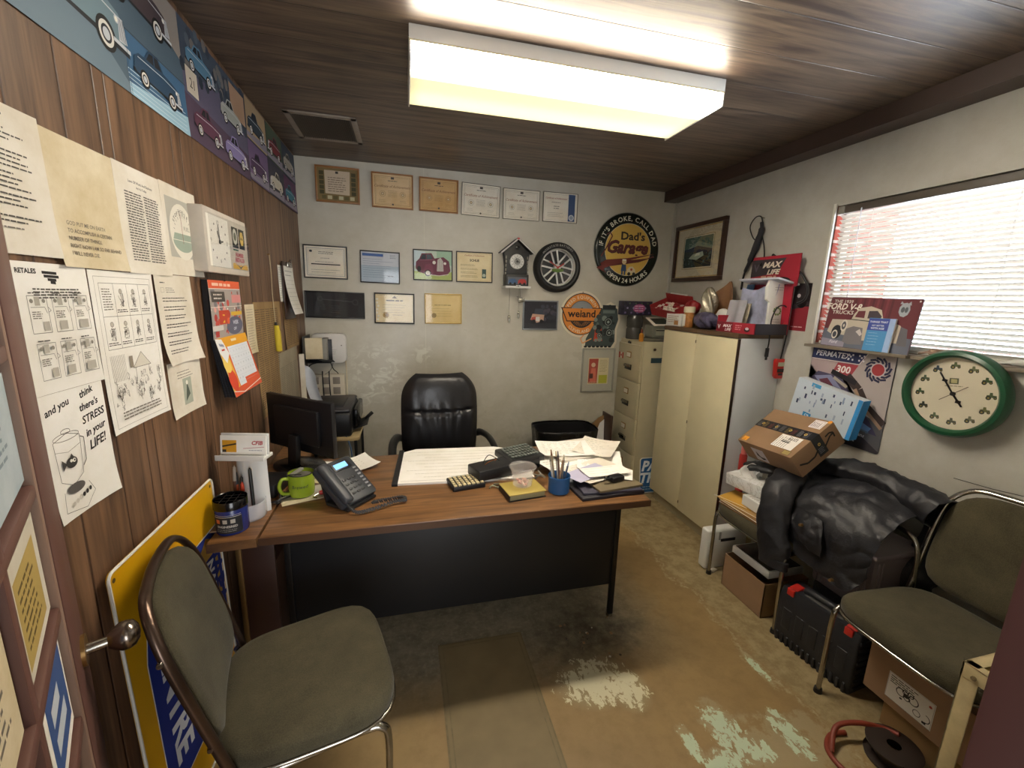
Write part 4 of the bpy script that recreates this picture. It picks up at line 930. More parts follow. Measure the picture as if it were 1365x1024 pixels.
# house-shaped novelty clock
t = thing('cuckoo_clock', 'dark garage-shaped cuckoo clock with wheel dial and weights', 'clock'); t.matrix_world = F((.842, YB, 1.80), (1, 0, 0), (0, 0, 1), (0, -1, 0))
CB = mat('clock_house_dark', '#23221f', .5, var=.2, vscale=40); CG = mat('clock_silver', '#cfcdc6', .4)
b = B(); b.prism([(-.085, -.07), (-.085, .0), (-.10, .10), (0, .185), (.10, .10), (.085, .0), (.085, -.07)], 0, .07, CB, .003); 
for s_ in (-1, 1):
    for k in range(5): b.box((s_*(.088-.001*k), -.055+.030*k, .071), (.010, .022, .004), mat('clock_stone', '#8f8b7e', .7), .001)
b.obj('case', t)
b = B(); 
for s_ in (-1, 1): b.box((s_*.066, .150, .045), (.165, .008, .115), CB, .002, rot=(0, 0, -s_*.68)); b.box((s_*.066, .1455, .102), (.168, .010, .004), CG, .001, rot=(0, 0, -s_*.68))
b.box((0, .135, .075), (.030, .026, .01), BLACKG, .002); b.box((0, .200, .10), (.018, .012, .01), RED, .002); b.obj('roof', t)
b = B(); T = Matrix.Translation(Vector((0, .035, .070))); b.lathe([(.001, .012), (.030, .012), (.034, .010), (.050, .010), (.054, .006), (.056, 0)], (0, 0, 0), WPL, 40, T)
cv = Cv(1, 1); cv.ring(0, 0, .033, .002, '#5a5a58'); cv.disc(0, 0, .026, '#9a9a96'); cv.disc(0, 0, .009, '#444442')
for k in range(12): a = k*pi/6; cv.line([(.010*cos(a), .010*sin(a)), (.025*cos(a), .025*sin(a))], .002, '#5a5a58'); cv.disc(.042*cos(a), .042*sin(a), .003, '#3a3a3a', n=6)
cv.line([(0, 0), (-.012, .028)], .003, '#111111'); cv.line([(0, 0), (.02, -.004)], .003, '#111111'); cv.put(b, lambda x, y, o: Vector((x, y+.035, .0825+o)), .0001); b.obj('dial', t)
b = B(); b.box((0, -.105, .05), (.178, .090, .10), CB, .003)
cv = Cv(1, 1); cv.rect(-.075, -.03, .15, .055, '#5d6068')
cv.poly([(-.07, -.025), (-.068, .0), (-.05, .012), (-.02, .012), (-.005, -.002), (-.005, -.025)], '#3c5a80'); cv.poly([(.005, -.025), (.008, .002), (.03, .012), (.06, .01), (.07, -.005), (.07, -.025)], '#a82f2c')
for x in (-.055, -.02, .022, .055): cv.disc(x, -.024, .009, '#111111')
cv.put(b, lambda x, y, o: Vector((x, y-.105, .1004+o)), .0001); b.obj('garage_front', t)
b = B(); b.box((0, -.155, .065), (.20, .016, .135), WPL, .003); b.box((0, -.148, .134), (.035, .014, .004), CG, .001); cv = Cv(1, 1); cv.text('50', 0, -.152, .012, '#222222', 'c', .02); cv.put(b, lambda x, y, o: Vector((x, y, .1365+o)), .0001)
b.obj('base_shelf', t)
for x, zb, nm in ((-.045, -.37, 'weight'), (.030, -.335, 'weight')):
    b = B(); b.cyl((x, -.16, .045), (x, zb, .045), .0012, .0012, CHROME, 6)
    T = F((x, zb-.062, .045), (1, 0, 0), (0, 0, -1), (0, 1, 0)); b.lathe([(.002, 0), (.008, .004), (.010, .03), (.008, .055), (.003, .062)], (0, 0, 0), CHROME, 14, T); b.obj(nm, t)
b = B(); b.cyl((.04, -.16, .03), (.05, -.26, .03), .002, .002, CHROME, 6); b.box((.055, -.255, .035), (.055, .028, .012), CHROME, .004, rot=(0, 0, .2)); b.box((.04, -.232, .035), (.05, .010, .010), GREYPL, .003, rot=(0, 0, -.15)); b.obj('pendulum', t)

# tyre clock
t = thing('tire_clock', 'round wall clock shaped like a tyre on a silver spoked wheel', 'clock'); t.matrix_world = F((1.183, YB, 1.808), (1, 0, 0), (0, 0, 1), (0, -1, 0))
R_ = .192; TY = mat('tyre_rubber', '#1b1b1b', .55, bump=.2, bscale=120)
b = B(); b.lathe([(R_*.755, .015), (R_*.76, .050), (R_*.79, .063), (R_*.87, .068), (R_*.95, .060), (R_, .042), (R_, 0)], (0, 0, 0), TY, 56); b.obj('tire', t)
b = B(); b.lathe([(.001, .018), (R_*.70, .018), (R_*.71, .052), (R_*.745, .058), (R_*.755, .05), (R_*.755, 0)], (0, 0, 0), mat('wheel_silver', '#d4d4d0', .3, .4), 56)
for k in range(12):
    a = 2*pi*k/12; u_ = Vector((cos(a), sin(a), 0)); b.box(u_*R_*.42+Vector((0, 0, .030)), (R_*.56, .013, .014), mat('wheel_silver', '#d4d4d0', .3, .4), .003, rot=(0, 0, a+(.18 if k % 2 else -.18)))
b.cyl((0, 0, .018), (0, 0, .040), R_*.16, R_*.14, mat('wheel_silver', '#d4d4d0', .3, .4), 24); b.obj('wheel', t)
b = B(); b.cyl((0, 0, .016), (0, 0, .0195), R_*.66, R_*.66, mat('wheel_shadow', '#2a2a2c', .6), 40)
cv = Cv(1, 1); cv.poly([(-.045, -.03), (-.05, -.012), (0, -.008), (.05, -.012), (.045, -.03), (0, -.038)], '#5f7f2e'); cv.arc('INTERSTATE BATTERIES', 0, 0, R_*.83, .022, '#a9a9a4', 96, bold=.01)
cv.put(b, lambda x, y, o: Vector((x, y, (.069 if math.hypot(x, y) > .1 else .044)+o)), .0002); b.obj('dial_printing', t)
b = B(); 
for ang, l, w_ in ((148, .085, .008), (32, .06, .010)): a = radians(ang); b.box((cos(a)*l/2, sin(a)*l/2, .049), (l, w_, .0015), RED, rot=(0, 0, a))
b.cyl((0, 0, .04), (0, 0, .052), .008, .008, RED, 14); b.obj('hands', t)
b = B(); b.lathe([(.001, .0588), (R_*.7, .0570), (R_*.7, .0562), (.001, .058)], (0, 0, 0), GLASS, 40); b.obj('clear_cover', t)

# round garage sign
t = thing('round_sign', "big round black and yellow tin sign with OPEN 24 HOURS along its rim", 'sign'); t.matrix_world = F((1.790, YB, 1.975), (1, 0, 0), (0, 0, 1), (0, -1, 0))
R_ = .292; GB = mat('enamel_black_green', '#1c231d', .22); b = B()
b.lathe([(.001, .030)]+[(R_*k/12, .030-.010*(k/12)**3) for k in range(1, 12)]+[(R_*.96, .0195), (R_*.985, .013), (R_, .004), (R_*.99, 0)], (0, 0, 0), GB, 72); 
dome = lambda x, y, o: Vector((x, y, .0306-.010*max(0, (math.hypot(x, y)/R_))**3+o))
cv = Cv(1, 1); Y_ = '#d9b559'
cv.disc(0, 0, R_*.70, Y_, n=60); cv.ring(0, 0, R_*.70, .003, '#e6e0cc', n=60)
cv.arc("IF IT'S BROKE, CALL DAD", 0, 0, R_*.775, .052, '#e6e2d2', 92, bold=.012); cv.arc('OPEN 24 HOURS', 0, 0, R_*.905, .052, '#e6e2d2', 272, inward=True, bold=.012)
cv.text("Dad's", .035, .078, .085, '#2b1d18', 'c', .03, sx=1.15)
for dx, dy, col in ((.004, -.004, '#2b1712'), (0, 0, '#5c2320')): cv.text('Garage', -.005+dx, -.025+dy, .135, col, 'c', .03, .35, sx=.95)
cv.line([(-.20, .11), (-.17, .125), (-.15, .10), (-.20, .0), (-.235, -.06)], .010, '#5c2320')
cv.poly([(-.24, -.115), (-.215, -.145), (.10, -.095), (.235, -.035), (.245, -.05), (.215, -.055)][::1], '#5c2320'); cv.poly([(-.235, -.112), (-.19, -.085), (.0, -.065), (.245, -.02), (.10, -.06), (-.05, -.10), (-.215, -.155)], '#6e2b26')
cv.poly([(-.27, -.15), (-.18, -.105), (-.205, -.165), (-.18, -.19)], '#6e2b26')
cv.disc(-.03, -.095, .020, '#d8c39a'); cv.rect(-.048, -.088, .036, .012, '#e9e5d8'); cv.poly([(-.055, -.17), (-.05, -.118), (-.012, -.118), (-.005, -.17)], '#35507a'); cv.rect(-.05, -.20, .014, .035, '#35507a'); cv.rect(-.026, -.20, .014, .035, '#35507a')
cv.poly([(.0, -.19), (.0, -.160), (.02, -.135), (.05, -.13), (.075, -.155), (.08, -.19)], '#d9cdae'); cv.disc(.02, -.19, .014, '#222222'); cv.disc(.065, -.19, .014, '#222222'); cv.disc(.04, -.155, .010, '#a34b38')
cv.put(b, dome, .0005, .03); b.obj('disc', t)
b = B(); T = Matrix(); b.lathe([(R_*.985, .001), (R_*1.005, .001), (R_*1.008, .006), (R_*1.0, .009), (R_*.985, .009)], (0, 0, 0), GREYPL, 72, T); b.obj('rolled_rim', t)

# weiand die-cut sign
t = thing('die_cut_sign', 'orange round speed equipment sign with an engine cut-out overlapping it', 'sign'); t.matrix_world = F((1.425, YB, 1.446), (1, 0, 0), (0, 0, 1), (0, -1, 0))
b = B(); CRM = mat('sign_cream', '#ded6c2', .5); R_ = .19
b.cyl((0, 0, 0), (0, 0, .006), R_, R_, CRM, 56); out = [(.02, -.19), (.02, -.285), (.31, -.285), (.335, -.23), (.33, -.12), (.355, -.04), (.335, .06), (.26, .105), (.16, .06), (.15, -.02), (.10, -.09)]
b.prism(out, .0005, .0066, CRM)
cv = Cv(1, 1); O = '#dd8a3a'
cv.disc(0, 0, .172, '#39281f', n=50); cv.disc(0, 0, .165, O, n=50); cv.disc(0, 0, .112, '#39281f', n=44); cv.disc(0, 0, .108, '#8f9499', n=44, a0=0, a1=180); cv.disc(0, -.002, .108, '#2c2a2a', n=44, a0=180, a1=360)
for k in range(16): a = radians(200+9*k); cv.line([(.065*cos(a), .065*sin(a)), (.10*cos(a), .10*sin(a))], .005, '#b07438')
cv.arc('SPEED EQUIPMENT', 0, 0, .128, .036, '#ead9bc', 90, bold=.01); cv.arc('CLEVELAND', 0, 0, .155, .036, '#ead9bc', 262, inward=True, bold=.01)
cv.poly([(-.185, .055), (-.13, -.06), (-.03, -.06), (0, -.085), (.03, -.06), (.13, -.06), (.185, .055), (.10, .055), (.05, .028), (0, .055), (-.05, .028), (-.10, .055)][::1], '#39281f')
cv.poly([(-.172, .048), (-.125, -.052), (.125, -.052), (.172, .048)], O); cv.text('weiand', 0, -.022, .082, '#2a1b14', 'c', .025, sx=1.05)
E1 = ['#3c4a4a', '#5d6c69', '#262c2e', '#7f8c86', '#1c2022']
cv.poly([(.045, -.265), (.05, -.20), (.11, -.09), (.165, -.01), (.175, .045), (.25, .085), (.32, .05), (.335, -.04), (.31, -.12), (.315, -.225), (.29, -.265)], '#414d4c')
cv.rect(.185, .045, .12, .035, '#23282a'); cv.rect(.19, .012, .11, .026, '#6b7875'); cv.poly([(.12, -.22), (.13, -.10), (.185, -.10), (.20, -.22)], '#c04a34')
rn = random.Random(17)
for k in range(34): cv.disc(.12+.18*rn.random(), -.22+.20*rn.random(), .008+.016*rn.random(), rn.choice(E1), n=9)
for cx_, cy_, r_ in ((.245, -.06, .038), (.26, -.15, .034), (.17, -.175, .024)): cv.disc(cx_, cy_, r_, '#23282a'); cv.ring(cx_, cy_, r_*.72, .005, '#9aa49f'); cv.disc(cx_, cy_, r_*.3, '#9aa49f')
for k in range(7): cv.disc(.05+.037*k, -.268, .016, '#1c2022', .009, n=8)
cv.line([(.03, -.17), (.0, -.20), (.02, -.24), (.10, -.20)], .010, '#e0a06a')
cv.put(b, lambda x, y, o: Vector((x, y, .0068+o)), .00008); b.obj('sign_panel', t)
b = B(); b.cyl((0, .178, .004), (0, .178, .014), .005, .004, CHROME, 10); b.obj('nail', t)

# router box and its cables, vented panel
t = thing('wifi_router', 'white rounded wall-mounted internet router in the back corner', 'router'); t.matrix_world = F((-.532, YB, 1.170), (1, 0, 0), (0, 0, 1), (0, -1, 0))
b = B(); b.prism(rrect(.235, .215, .040, 6), .006, .050, mat('router_white', '#d3d0cc', .4), .008, seg=3); b.obj('case', t, 60)
cv = Cv(1, 1); cv.rect(.008, .002, .014, .014, '#55504c'); cv.scrib(-.002, -.012, .055, 4, .010, '#9d9a96', .0025); cv.disc(.085, .022, .004, '#55504c')
b = B(); cv.put(b, lambda x, y, o: Vector((x, y, .0502+o)), .0001); b.obj('marking', t)
b = B(); b.tube([(-.04, -.10, .02), (-.13, -.12, .03), (-.15, -.17, .03), (-.07, -.22, .03), (.0, -.26, .02)], .004, BLACK, 7); b.tube([(.0, -.10, .02), (.02, -.15, .04), (.05, -.2, .02), (.01, -.3, .02)], .003, BLACK, 7)
b.tube([(.02, -.10, .02), (.0, -.16, .03), (-.05, -.20, .03)], .003, GREYPL, 7); b.tube([(.105, -.08, .02), (.108, -.20, .02), (.104, -.42, .02)], .004, TANP, 7); b.obj('cables', t)
t = thing('control_panel', 'cream control panel with a grid of six windows below the router', 'panel'); t.matrix_world = F((-.560, YB, .895), (1, 0, 0), (0, 0, 1), (0, -1, 0))
b = B(); b.prism(rrect(.245, .165, .004, 3), 0, .045, mat('panel_cream', '#cfc6b3', .5), .003); b.obj('case', t)
b = B()
for r in range(2):
    for q in range(3): b.box((-.078+.072*q, .038-.075*r, .046), (.050, .052, .006), mat('panel_window', '#8a8176', .35), .003)
b.obj('indicator_windows', t)
b = B(); b.tube([(-.025, .11, .05), (-.025, .05, .055), (-.022, -.12, .055)], .004, BLACK, 8); b.tube([(.02, .11, .05), (.02, 0, .055), (.024, -.12, .055)], .004, BLACK, 8); b.obj('cables', t)
# wall file with a tan pad near the corner, papers in it
t = thing('wall_file', 'black wall file in the back corner holding a square tan pad', 'wall file', (-.665, 3.18, 1.10))
b = B(); b.bx(0, .006, -.10, .13, -.02, .17, BLACK, .002); b.bx(.0, .16, .06, .066, -.015, .14, BLACK, .002); b.bx(0, .16, -.02, .13, -.02, -.014, BLACK, .002); b.bx(.10, .135, .0, .11, -.01, .15, GREYPL, .003); b.obj('bracket', t)
b = B(); b.box((.055, -.03, .085), (.115, .012, .145), TANP, .002, rot=(0, 0, .12)); b.obj('note_pad', t)
b = B(); b.box((.13, -.01, .0), (.10, .09, .004), MBLACK, .001, rot=(0, .15, .3)); b.obj('flap', t)
t = thing('rolled_paper', 'curled white sheet standing in the back left corner above the printer', 'paper', (-.62, 3.08, .80))
b = B(); b.grid(lambda u, v: Vector((-.05+.075*u+.05*(1-v)**2, .02*sin(3*u), .28*v*(1-.25*u*u))), 6, 8, mat('blue_white_paper', '#ccd2de', .7), .001); b.obj('sheet', t)
b = B(); b.grid(lambda u, v: Vector((-.065+.03*u, -.02+.01*u, .36*v)), 3, 4, PAPER, .001); b.obj('inner_sheet', t)

# ================================================================ FURNITURE
ZD = .74
dk = thing('office_desk', 'long wood-topped office desk with black steel modesty panel', 'desk', (.25, 1.83, 0))
b = B(); b.bx(-.745, .745, -.355, .365, ZD-.032, ZD, DESK, .003); b.obj('desktop', dk)
b = B(); b.bx(-.748, .748, -.357, -.352, ZD-.030, ZD-.003, mat('laminate_edge', '#4f3524', .35)); b.obj('edge_band', dk)
b = B(); b.bx(-.725, .735, -.134, -.122, .182, ZD-.034, MBLACK, .002); b.obj('modesty_panel', dk)
b = B(); b.bx(.45, .72, -.12, .32, .26, ZD-.034, MBLACK, .004); b.obj('pedestal', dk)
for x, y in ((-.722, -.128), (.726, -.128), (-.722, .33), (.726, .33)):
    b = B(); b.bx(x-.012, x+.012, y-.012, y+.012, 0.012, ZD-.034, mat('leg_steel', '#2a2724', .35, .7), .002); b.cyl((x, y, 0), (x, y, .014), .016, .013, CHROME, 14); b.obj('leg', dk)
rt = thing('desk_return', 'narrow wood-topped side desk along the panelled wall with brown end panel', 'side desk', (-.59, 1.83, 0))
b = B(); b.prism([(-.060, -.365), (.086, -.355), (.086, .80), (-.060, .80)], ZD-.034, ZD-.002, DESK); b.obj('desktop', rt)
b = B(); b.bx(-.056, .074, -.145, -.128, .0, ZD-.034, DKWOOD, .002); b.obj('end_panel', rt)
b = B(); b.bx(-.060, -.040, -.152, -.134, 0, ZD-.034, BRASS, .003); b.obj('corner_strip', rt)
b = B(); b.bx(-.052, .070, -.12, .76, .02, .5, DKWOOD, .002); b.obj('pedestal', rt)

# swivel chair behind the desk
sc = thing('swivel_chair', 'black leather high-back office chair behind the desk', 'office chair', (.20, 2.60, 0), radians(4))
def backfn(u, v):   # u across, v up; facing -y
    a = (u-.5)*2; zz = .50+.60*v; wv = .235*(1-.06*(2*v-1)**2)*(1-.45*max(0, v-.80)**2*25*.10) 
    xx = a*wv
    top = max(0, v-.72)/.28
    xx *= math.sqrt(max(0.02, 1-top**2.6*.55))
    y = -.035-.05*math.sin(pi*min(1, v*1.0))*.5 + .035*a*a
    return xx, y, zz
b = B(); nu, nv = 34, 46; vs = []; fs = []
rn = random.Random(2)
def puff(u, v):
    a = (u-.5)*2; e = (1-abs(a)**4)**.5*(1-abs(2*v-1)**8)**.5
    h = .050*e
    seam = math.exp(-((v-.62-.02*a*a)/.018)**2); h -= .018*seam*e
    if v < .62:
        for s_ in (-.62, -.36, -.12, .12, .36, .62): h -= .006*math.exp(-((a-s_-.02*math.sin(v*9))/.035)**2)*e*min(1, (.62-v)*8+.15)
    h += .006*math.sin(a*21+v*5)*math.exp(-((v-.60)/.10)**2)*e
    h += .010*math.exp(-((abs(a)-.80)/.10)**2)*e
    return h
for side in (1, -1):
    base = len(vs)
    for i in range(nu+1):
        for j in range(nv+1):
            u, v = i/nu, j/nv; x, y, z = backfn(u, v); a = (u-.5)*2
            if side == 1: vs.append((x, y-puff(u, v), z))
            else: vs.append((x, y+.050*((1-abs(a)**6)**.5*(1-abs(2*v-1)**8)**.5)+.002, z))
    for i in range(nu):
        for j in range(nv):
            q = [base+i*(nv+1)+j, base+(i+1)*(nv+1)+j, base+(i+1)*(nv+1)+j+1, base+i*(nv+1)+j+1]; fs.append(q if side == 1 else q[::-1])
b.add(vs, fs, LEATHER, True); b.obj('backrest', sc, 70)
b = B(); b.box((0, -.24, .475), (.50, .50, .10), LEATHER, .045, seg=4); b.obj('seat', sc, 60)
for s_ in (-1, 1):
    b = B(); b.tube([(s_*.235, -.0, .70), (s_*.262, -.04, .715), (s_*.290, -.13, .705), (s_*.300, -.25, .665), (s_*.300, -.31, .60), (s_*.290, -.33, .52), (s_*.25, -.28, .43)], .019, mat('arm_plastic', '#232323', .35), 12, flat=1.35); b.obj('armrest', sc, 60)
b = B(); b.cyl((0, -.22, .09), (0, -.22, .42), .025, .03, BLACK, 18); b.obj('gas_lift', sc)
b = B()
for k in range(5):
    a = 2*pi*k/5+.3; p = Vector((cos(a)*.28, -.22+sin(a)*.28, .065)); b.tube([(0, -.22, .10), (cos(a)*.15, -.22+sin(a)*.15, .09), p], .02, BLACK, 10)
    b.cyl((p[0]-.02, p[1], .028), (p[0]+.02, p[1], .028), .028, .028, BLACK, 16)
b.obj('star_base', sc)

# waste bin with liner
wb = thing('waste_bin', 'tall black waste bin with a crinkled liner folded over its rim', 'bin', (1.225, 3.07, 0), radians(-3))
def binw(z0, z1, m, t, wob, name, flare=1.0):
    b = B(); n = 64; vs = []; fs = []; rn = random.Random(4); ph = [rn.random()*6 for _ in range(6)]
    L = 10
    def rad(a, z): 
        sx, sy = .20+.05*z/.56, .13+.035*z/.56
        c_, s_ = cos(a), sin(a); r = 1/((abs(c_)/sx)**4+(abs(s_)/sy)**4)**.25
        return r+t+wob*(math.sin(a*9+ph[0]+z*12)+.6*math.sin(a*17+ph[1])+.5*math.sin(a*31+ph[2]+z*20))
    for i in range(L+1):
        z = z0+(z1-z0)*i/L
        for j in range(n): a = 2*pi*j/n; r = rad(a, z); vs.append((r*cos(a), r*sin(a), z+(wob*2*math.sin(a*5) if i == 0 and wob else 0)))
    for i in range(L+1):
        z = z1-(z1-z0)*.9*i/L
        for j in range(n): a = 2*pi*j/n; r = rad(a, z)-.006-.0*i; vs.append((r*cos(a), r*sin(a), z+(.004 if i == 0 else 0)))
    for i in range(2*L+1):
        for j in range(n): fs.append([i*n+j, i*n+(j+1) % n, (i+1)*n+(j+1) % n, (i+1)*n+j])
    fs.append([j for j in range(n)][::-1]); fs.append([(2*L+1)*n+j for j in range(n)])
    b.add(vs, fs, m, True); return b.obj(name, wb, 70)
binw(0, .55, BLACK, 0, 0, 'body'); binw(.36, .565, mat('bin_liner', '#101012', .25, bump=.6, bscale=40), .006, .003, 'liner')
t = thing('cardboard_sheet', 'brown folded cardboard leaning in the gap beside the bin', 'cardboard', (1.56, 3.20, 0))
b = B(); b.prism([(-.07, 0), (.10, 0), (.12, .60), (.05, .57), (-.07, .46)], 0, .008, CARD2, T=F((0, 0, 0), (1, 0, 0), (0, .12, 1), (0, -1, .12))); b.obj('folded_panel', t)
b = B(); b.prism([(-.03, 0), (.085, 0), (.10, .56), (.06, .53), (-.03, .33)], 0, .004, WPL, T=F((0, -.03, 0), (1, 0, 0), (0, .15, 1), (0, -1, .15))); b.obj('white_liner', t)
t = tag((lambda b: (b.bx(1.66, 1.675, 3.12, 3.29, 0, .62, DKWOOD, .003), b.obj('wooden_board'))[1])(B()), 'dark narrow board standing against the filing cabinet front', 'board')

# filing cabinet
fc = thing('filing_cabinet', 'almond steel four-drawer filing cabinet in the back right corner', 'filing cabinet', (1.80, 2.955, 0))
b = B(); b.bx(.004, .40, 0, .372, 0, 1.255, ALMOND, .004); b.obj('body', fc)
for k in range(4):
    z0 = .02+k*.302
    b = B(); b.bx(-.016, .006, .010, .362, z0, z0+.296, ALMOND, .004); d_ = b.obj('drawer', fc)
    b = B(); b.bx(-.021, -.016, .145, .215, z0+.185, z0+.235, BRASS, .002); b.bx(-.0225, -.0205, .152, .208, z0+.192, z0+.226, PAPER); b.obj('label_holder', d_)
    b = B(); b.bx(-.020, -.015, .130, .235, z0+.085, z0+.130, BLACK, .003); b.bx(-.034, -.016, .135, .23, z0+.108, z0+.128, CHROME, .004); b.obj('handle', d_)
b = B(); b.cyl((.10, -.001, 1.195), (.10, -.006, 1.195), .011, .011, DKMETAL, 16); b.bx(.075, .195, -.004, 0, 1.09, 1.13, mat('blue_badge', '#253a45', .4)); b.obj('side_badge', fc)
b = B(); cv = Cv(1, 1); cv.rect(.27, 1.09, .022, .05, '#b3392e'); cv.rect(.292, 1.09, .034, .05, '#d9d2c0'); cv.rect(.326, 1.09, .022, .05, '#b3392e'); cv.disc(.309, 1.115, .011, '#b3392e', n=6)
cv.put(b, lambda x, y, o: Vector((-.0165-o, .62-x, y)), .0001); b.obj('flag_sticker', fc)
b = B(); b.cyl((-.018, .19, 1.245), (-.018, .19, 1.250), .004, .004, BLACK, 8); b.bx(-.018, -.014, .165, .215, 1.225, 1.243, BLACK, .001); b.obj('lock_plate', fc)

# cream two-door cupboard
cu = thing('storage_cupboard', 'tall cream two-door cupboard with brown top against the right wall', 'cupboard', (1.915, 2.10, 0))
b = B(); b.bx(.0, .303, .0, .745, .085, 1.365, mat('cupboard_side', '#d4d7d8', .5, var=.06, vscale=5), .002); b.obj('carcass', cu)
b = B(); b.bx(.02, .30, .01, .735, 0, .085, mat('toe_kick', '#b0a688', .6)); b.obj('plinth', cu)
TOPB = mat('brown_worktop', '#5b4632', .4, var=.15, vscale=12)
b = B(); b.bx(-.022, .303, .372, .745, 1.365, 1.392, TOPB, .002); b.bx(-.022, .303, .0, .370, 1.365, 1.392, TOPB, .002); b.obj('top', cu)
for y0, y1 in ((.003, .370), (.374, .742)):
    b = B(); b.bx(-.020, -.001, y0, y1, .090, 1.360, CREAM, .002); b.obj('door', cu)
b = B()
for z in (.14, .74, 1.3): b.cyl((-.021, .372, z), (-.021, .372, z+.02), .003, .003, CHROME, 8)
b.bx(-.022, -.004, -.003, .001, .09, 1.36, DKMETAL); b.obj('edge_trim', cu)
b = B(); cv = Cv(1, 1)
# blue sign on the floor behind the cupboard corner
bs = thing('blue_sign', 'blue metal sign with white capitals half hidden between the cabinets', 'sign', (1.845, 2.905, 0.0)); bs.rotation_euler = (radians(-6), 0, 0)
T = F((0, 0, 0), (1, 0, 0), (0, 0, 1), (0, -1, 0))
b = B(); b.prism(rrect(.34, .30, .025, 4, .17, .16), 0, .003, WHITE, T=T)
cv = Cv(1, 1); cv.same([(x, y) for x, y in rrect(.325, .285, .02, 4, .17, .16)], [list(range(24))], '#1f5a92'); cv.text('PA', .085, .20, .115, '#e8ecf0', 'c', .04, .25); cv.text('TH', .085, .10, .115, '#e8ecf0', 'c', .04, .25); cv.scrib(.03, .06, .2, 2, .02, '#9fb8d0', .006)
cv.put(b, lambda x, y, o: T @ Vector((x, y, .0032+o)), .0001); b.obj('sign_panel', bs)

# stacking chairs -------------------------------------------------------------
def seat_outline(k=1.0):
    pts = []
    for i in range(48):
        a = 2*pi*i/48; c_, s_ = cos(a), sin(a)
        r = 1/((abs(c_)/.222)**4.2+(abs(s_)/.225)**4.2)**(1/4.2); x, y = r*c_*k, r*s_*k
        y *= 1+.06*(x/.22); pts.append((x, y))
    return pts
def make_chair(label, x, y, deg, fab=None, jam=False, bh=1.0):
    t = thing('stacking_chair', label, 'chair', (x, y, 0), radians(deg), 'upholstered chrome stacking chairs')
    fab = fab or FAB
    b = B(); n = 48; rings = [(.985, .412), (1.0, .420), (1.012, .438), (1.0, .453), (.965, .463), (.88, .469), (.6, .472), (.25, .473)]; vs = []; fs = []
    for k, z in rings:
        for px_, py_ in seat_outline(k): vs.append((px_, py_, z+.006*(px_/.2)**2*(1 if px_ > 0 else .3)-.0))
    for i in range(len(rings)-1):
        for j in range(n): fs.append([i*n+j, i*n+(j+1) % n, (i+1)*n+(j+1) % n, (i+1)*n+j])
    fs += [list(range(n))[::-1], [(len(rings)-1)*n+j for j in range(n)]]
    b.add(vs, fs, fab, True); b.obj('seat', t, 60)
    b = B(); o = seat_outline(1.0); b.tube([Vector((px_, py_, .414)) for px_, py_ in o], .0065, CHROME, 8, False, True)
    b.prism([(a*.97, c_*.97) for a, c_ in o], .404, .414, MBLACK); b.obj('seat_rim', t, 60)
    # backrest: pad between tubes, leaning back
    lean = radians(14)
    Tb = Matrix.Translation(Vector((-.215, 0, .50))) @ Matrix.Rotation(-lean, 4, 'Y') @ Matrix.Diagonal((1, 1, bh, 1))
    def bo(k):
        p = []
        for i in range(48):
            a = 2*pi*i/48; c_, s_ = cos(a), sin(a); e = 5 if s_ < 0 else 3.2
            r = 1/((abs(c_)/.205)**e+(abs(s_)/.205)**e)**(1/e); p.append((r*c_*k, .195+r*s_*k))
        return p
    b = B(); vs = []; fs = []
    rr_ = [(.90, -.016), (.97, -.012), (.985, -.004), (.985, .006), (.96, .016), (.85, .023), (.5, .027), (.1, .028)]
    for k, d_ in rr_:
        for py_, pz_ in bo(k if k > .6 else k): 
            pz2 = .195+(pz_-.195); vs.append(Tb @ Vector((d_ + .03*(py_/.2)**2*0.6, py_, pz2)))
    for i in range(len(rr_)-1):
        for j in range(n): fs.append([i*n+j, i*n+(j+1) % n, (i+1)*n+(j+1) % n, (i+1)*n+j])
    fs += [list(range(n))[::-1], [(len(rr_)-1)*n+j for j in range(n)]]
    b.add(vs, fs, fab, True); b.obj('backrest', t, 60)
    b = B(); path = [Tb @ Vector((-.004+.018, .212, -.10))]
    path = [Tb @ Vector((.0+.03*((y_/.2)**2)*.6, y_, z_)) for y_, z_ in ((-.214, -.12), (-.218, .05), (-.218, .22), (-.205, .33), (-.15, .397), (-.05, .410), (.05, .410), (.15, .397), (.205, .33), (.218, .22), (.218, .05), (.214, -.12))]
    b.tube(path, .0125, DKMETAL if not jam else CHROME, 10, True, flat=.75)
    for sy in (-1, 1):
        for z_ in (.04, .30): p = Tb @ Vector((.014, sy*.221, z_)); q = Tb @ Vector((.014, sy*.229, z_)); b.cyl(p, q, .007, .006, CHROME, 10)
    b.obj('back_frame', t, 60)
    for sy in (-1, 1):   # front leg, bent at the top and running back under the seat
        b = B(); b.tube([(.175, sy*.232, 0.008), (.178, sy*.230, .20), (.180, sy*.228, .355), (.165, sy*.226, .398), (.12, sy*.222, .410), (-.05, sy*.218, .408), (-.19, sy*.216, .400)], .0115, CHROME, 10, flat=.8); b.cyl((.175, sy*.232, 0), (.175, sy*.232, .02), .016, .014, BLACK, 12); b.obj('leg', t, 60)
    for sy in (-1, 1):
        b = B(); b.tube([(-.235, sy*.236, .008), (-.215, sy*.226, .22), (-.190, sy*.216, .40), (-.195, sy*.214, .44)], .0115, CHROME, 10, flat=.8); b.cyl((-.235, sy*.236, 0), (-.235, sy*.236, .02), .016, .014, BLACK, 12); b.obj('leg', t, 60)
    b = B(); b.tube([(.13, -.215, .400), (.13, .215, .400)], .008, CHROME, 8, False); b.tube([(-.17, -.21, .395), (-.17, .21, .395)], .008, CHROME, 8, False); b.obj('cross_bar', t)
    return t
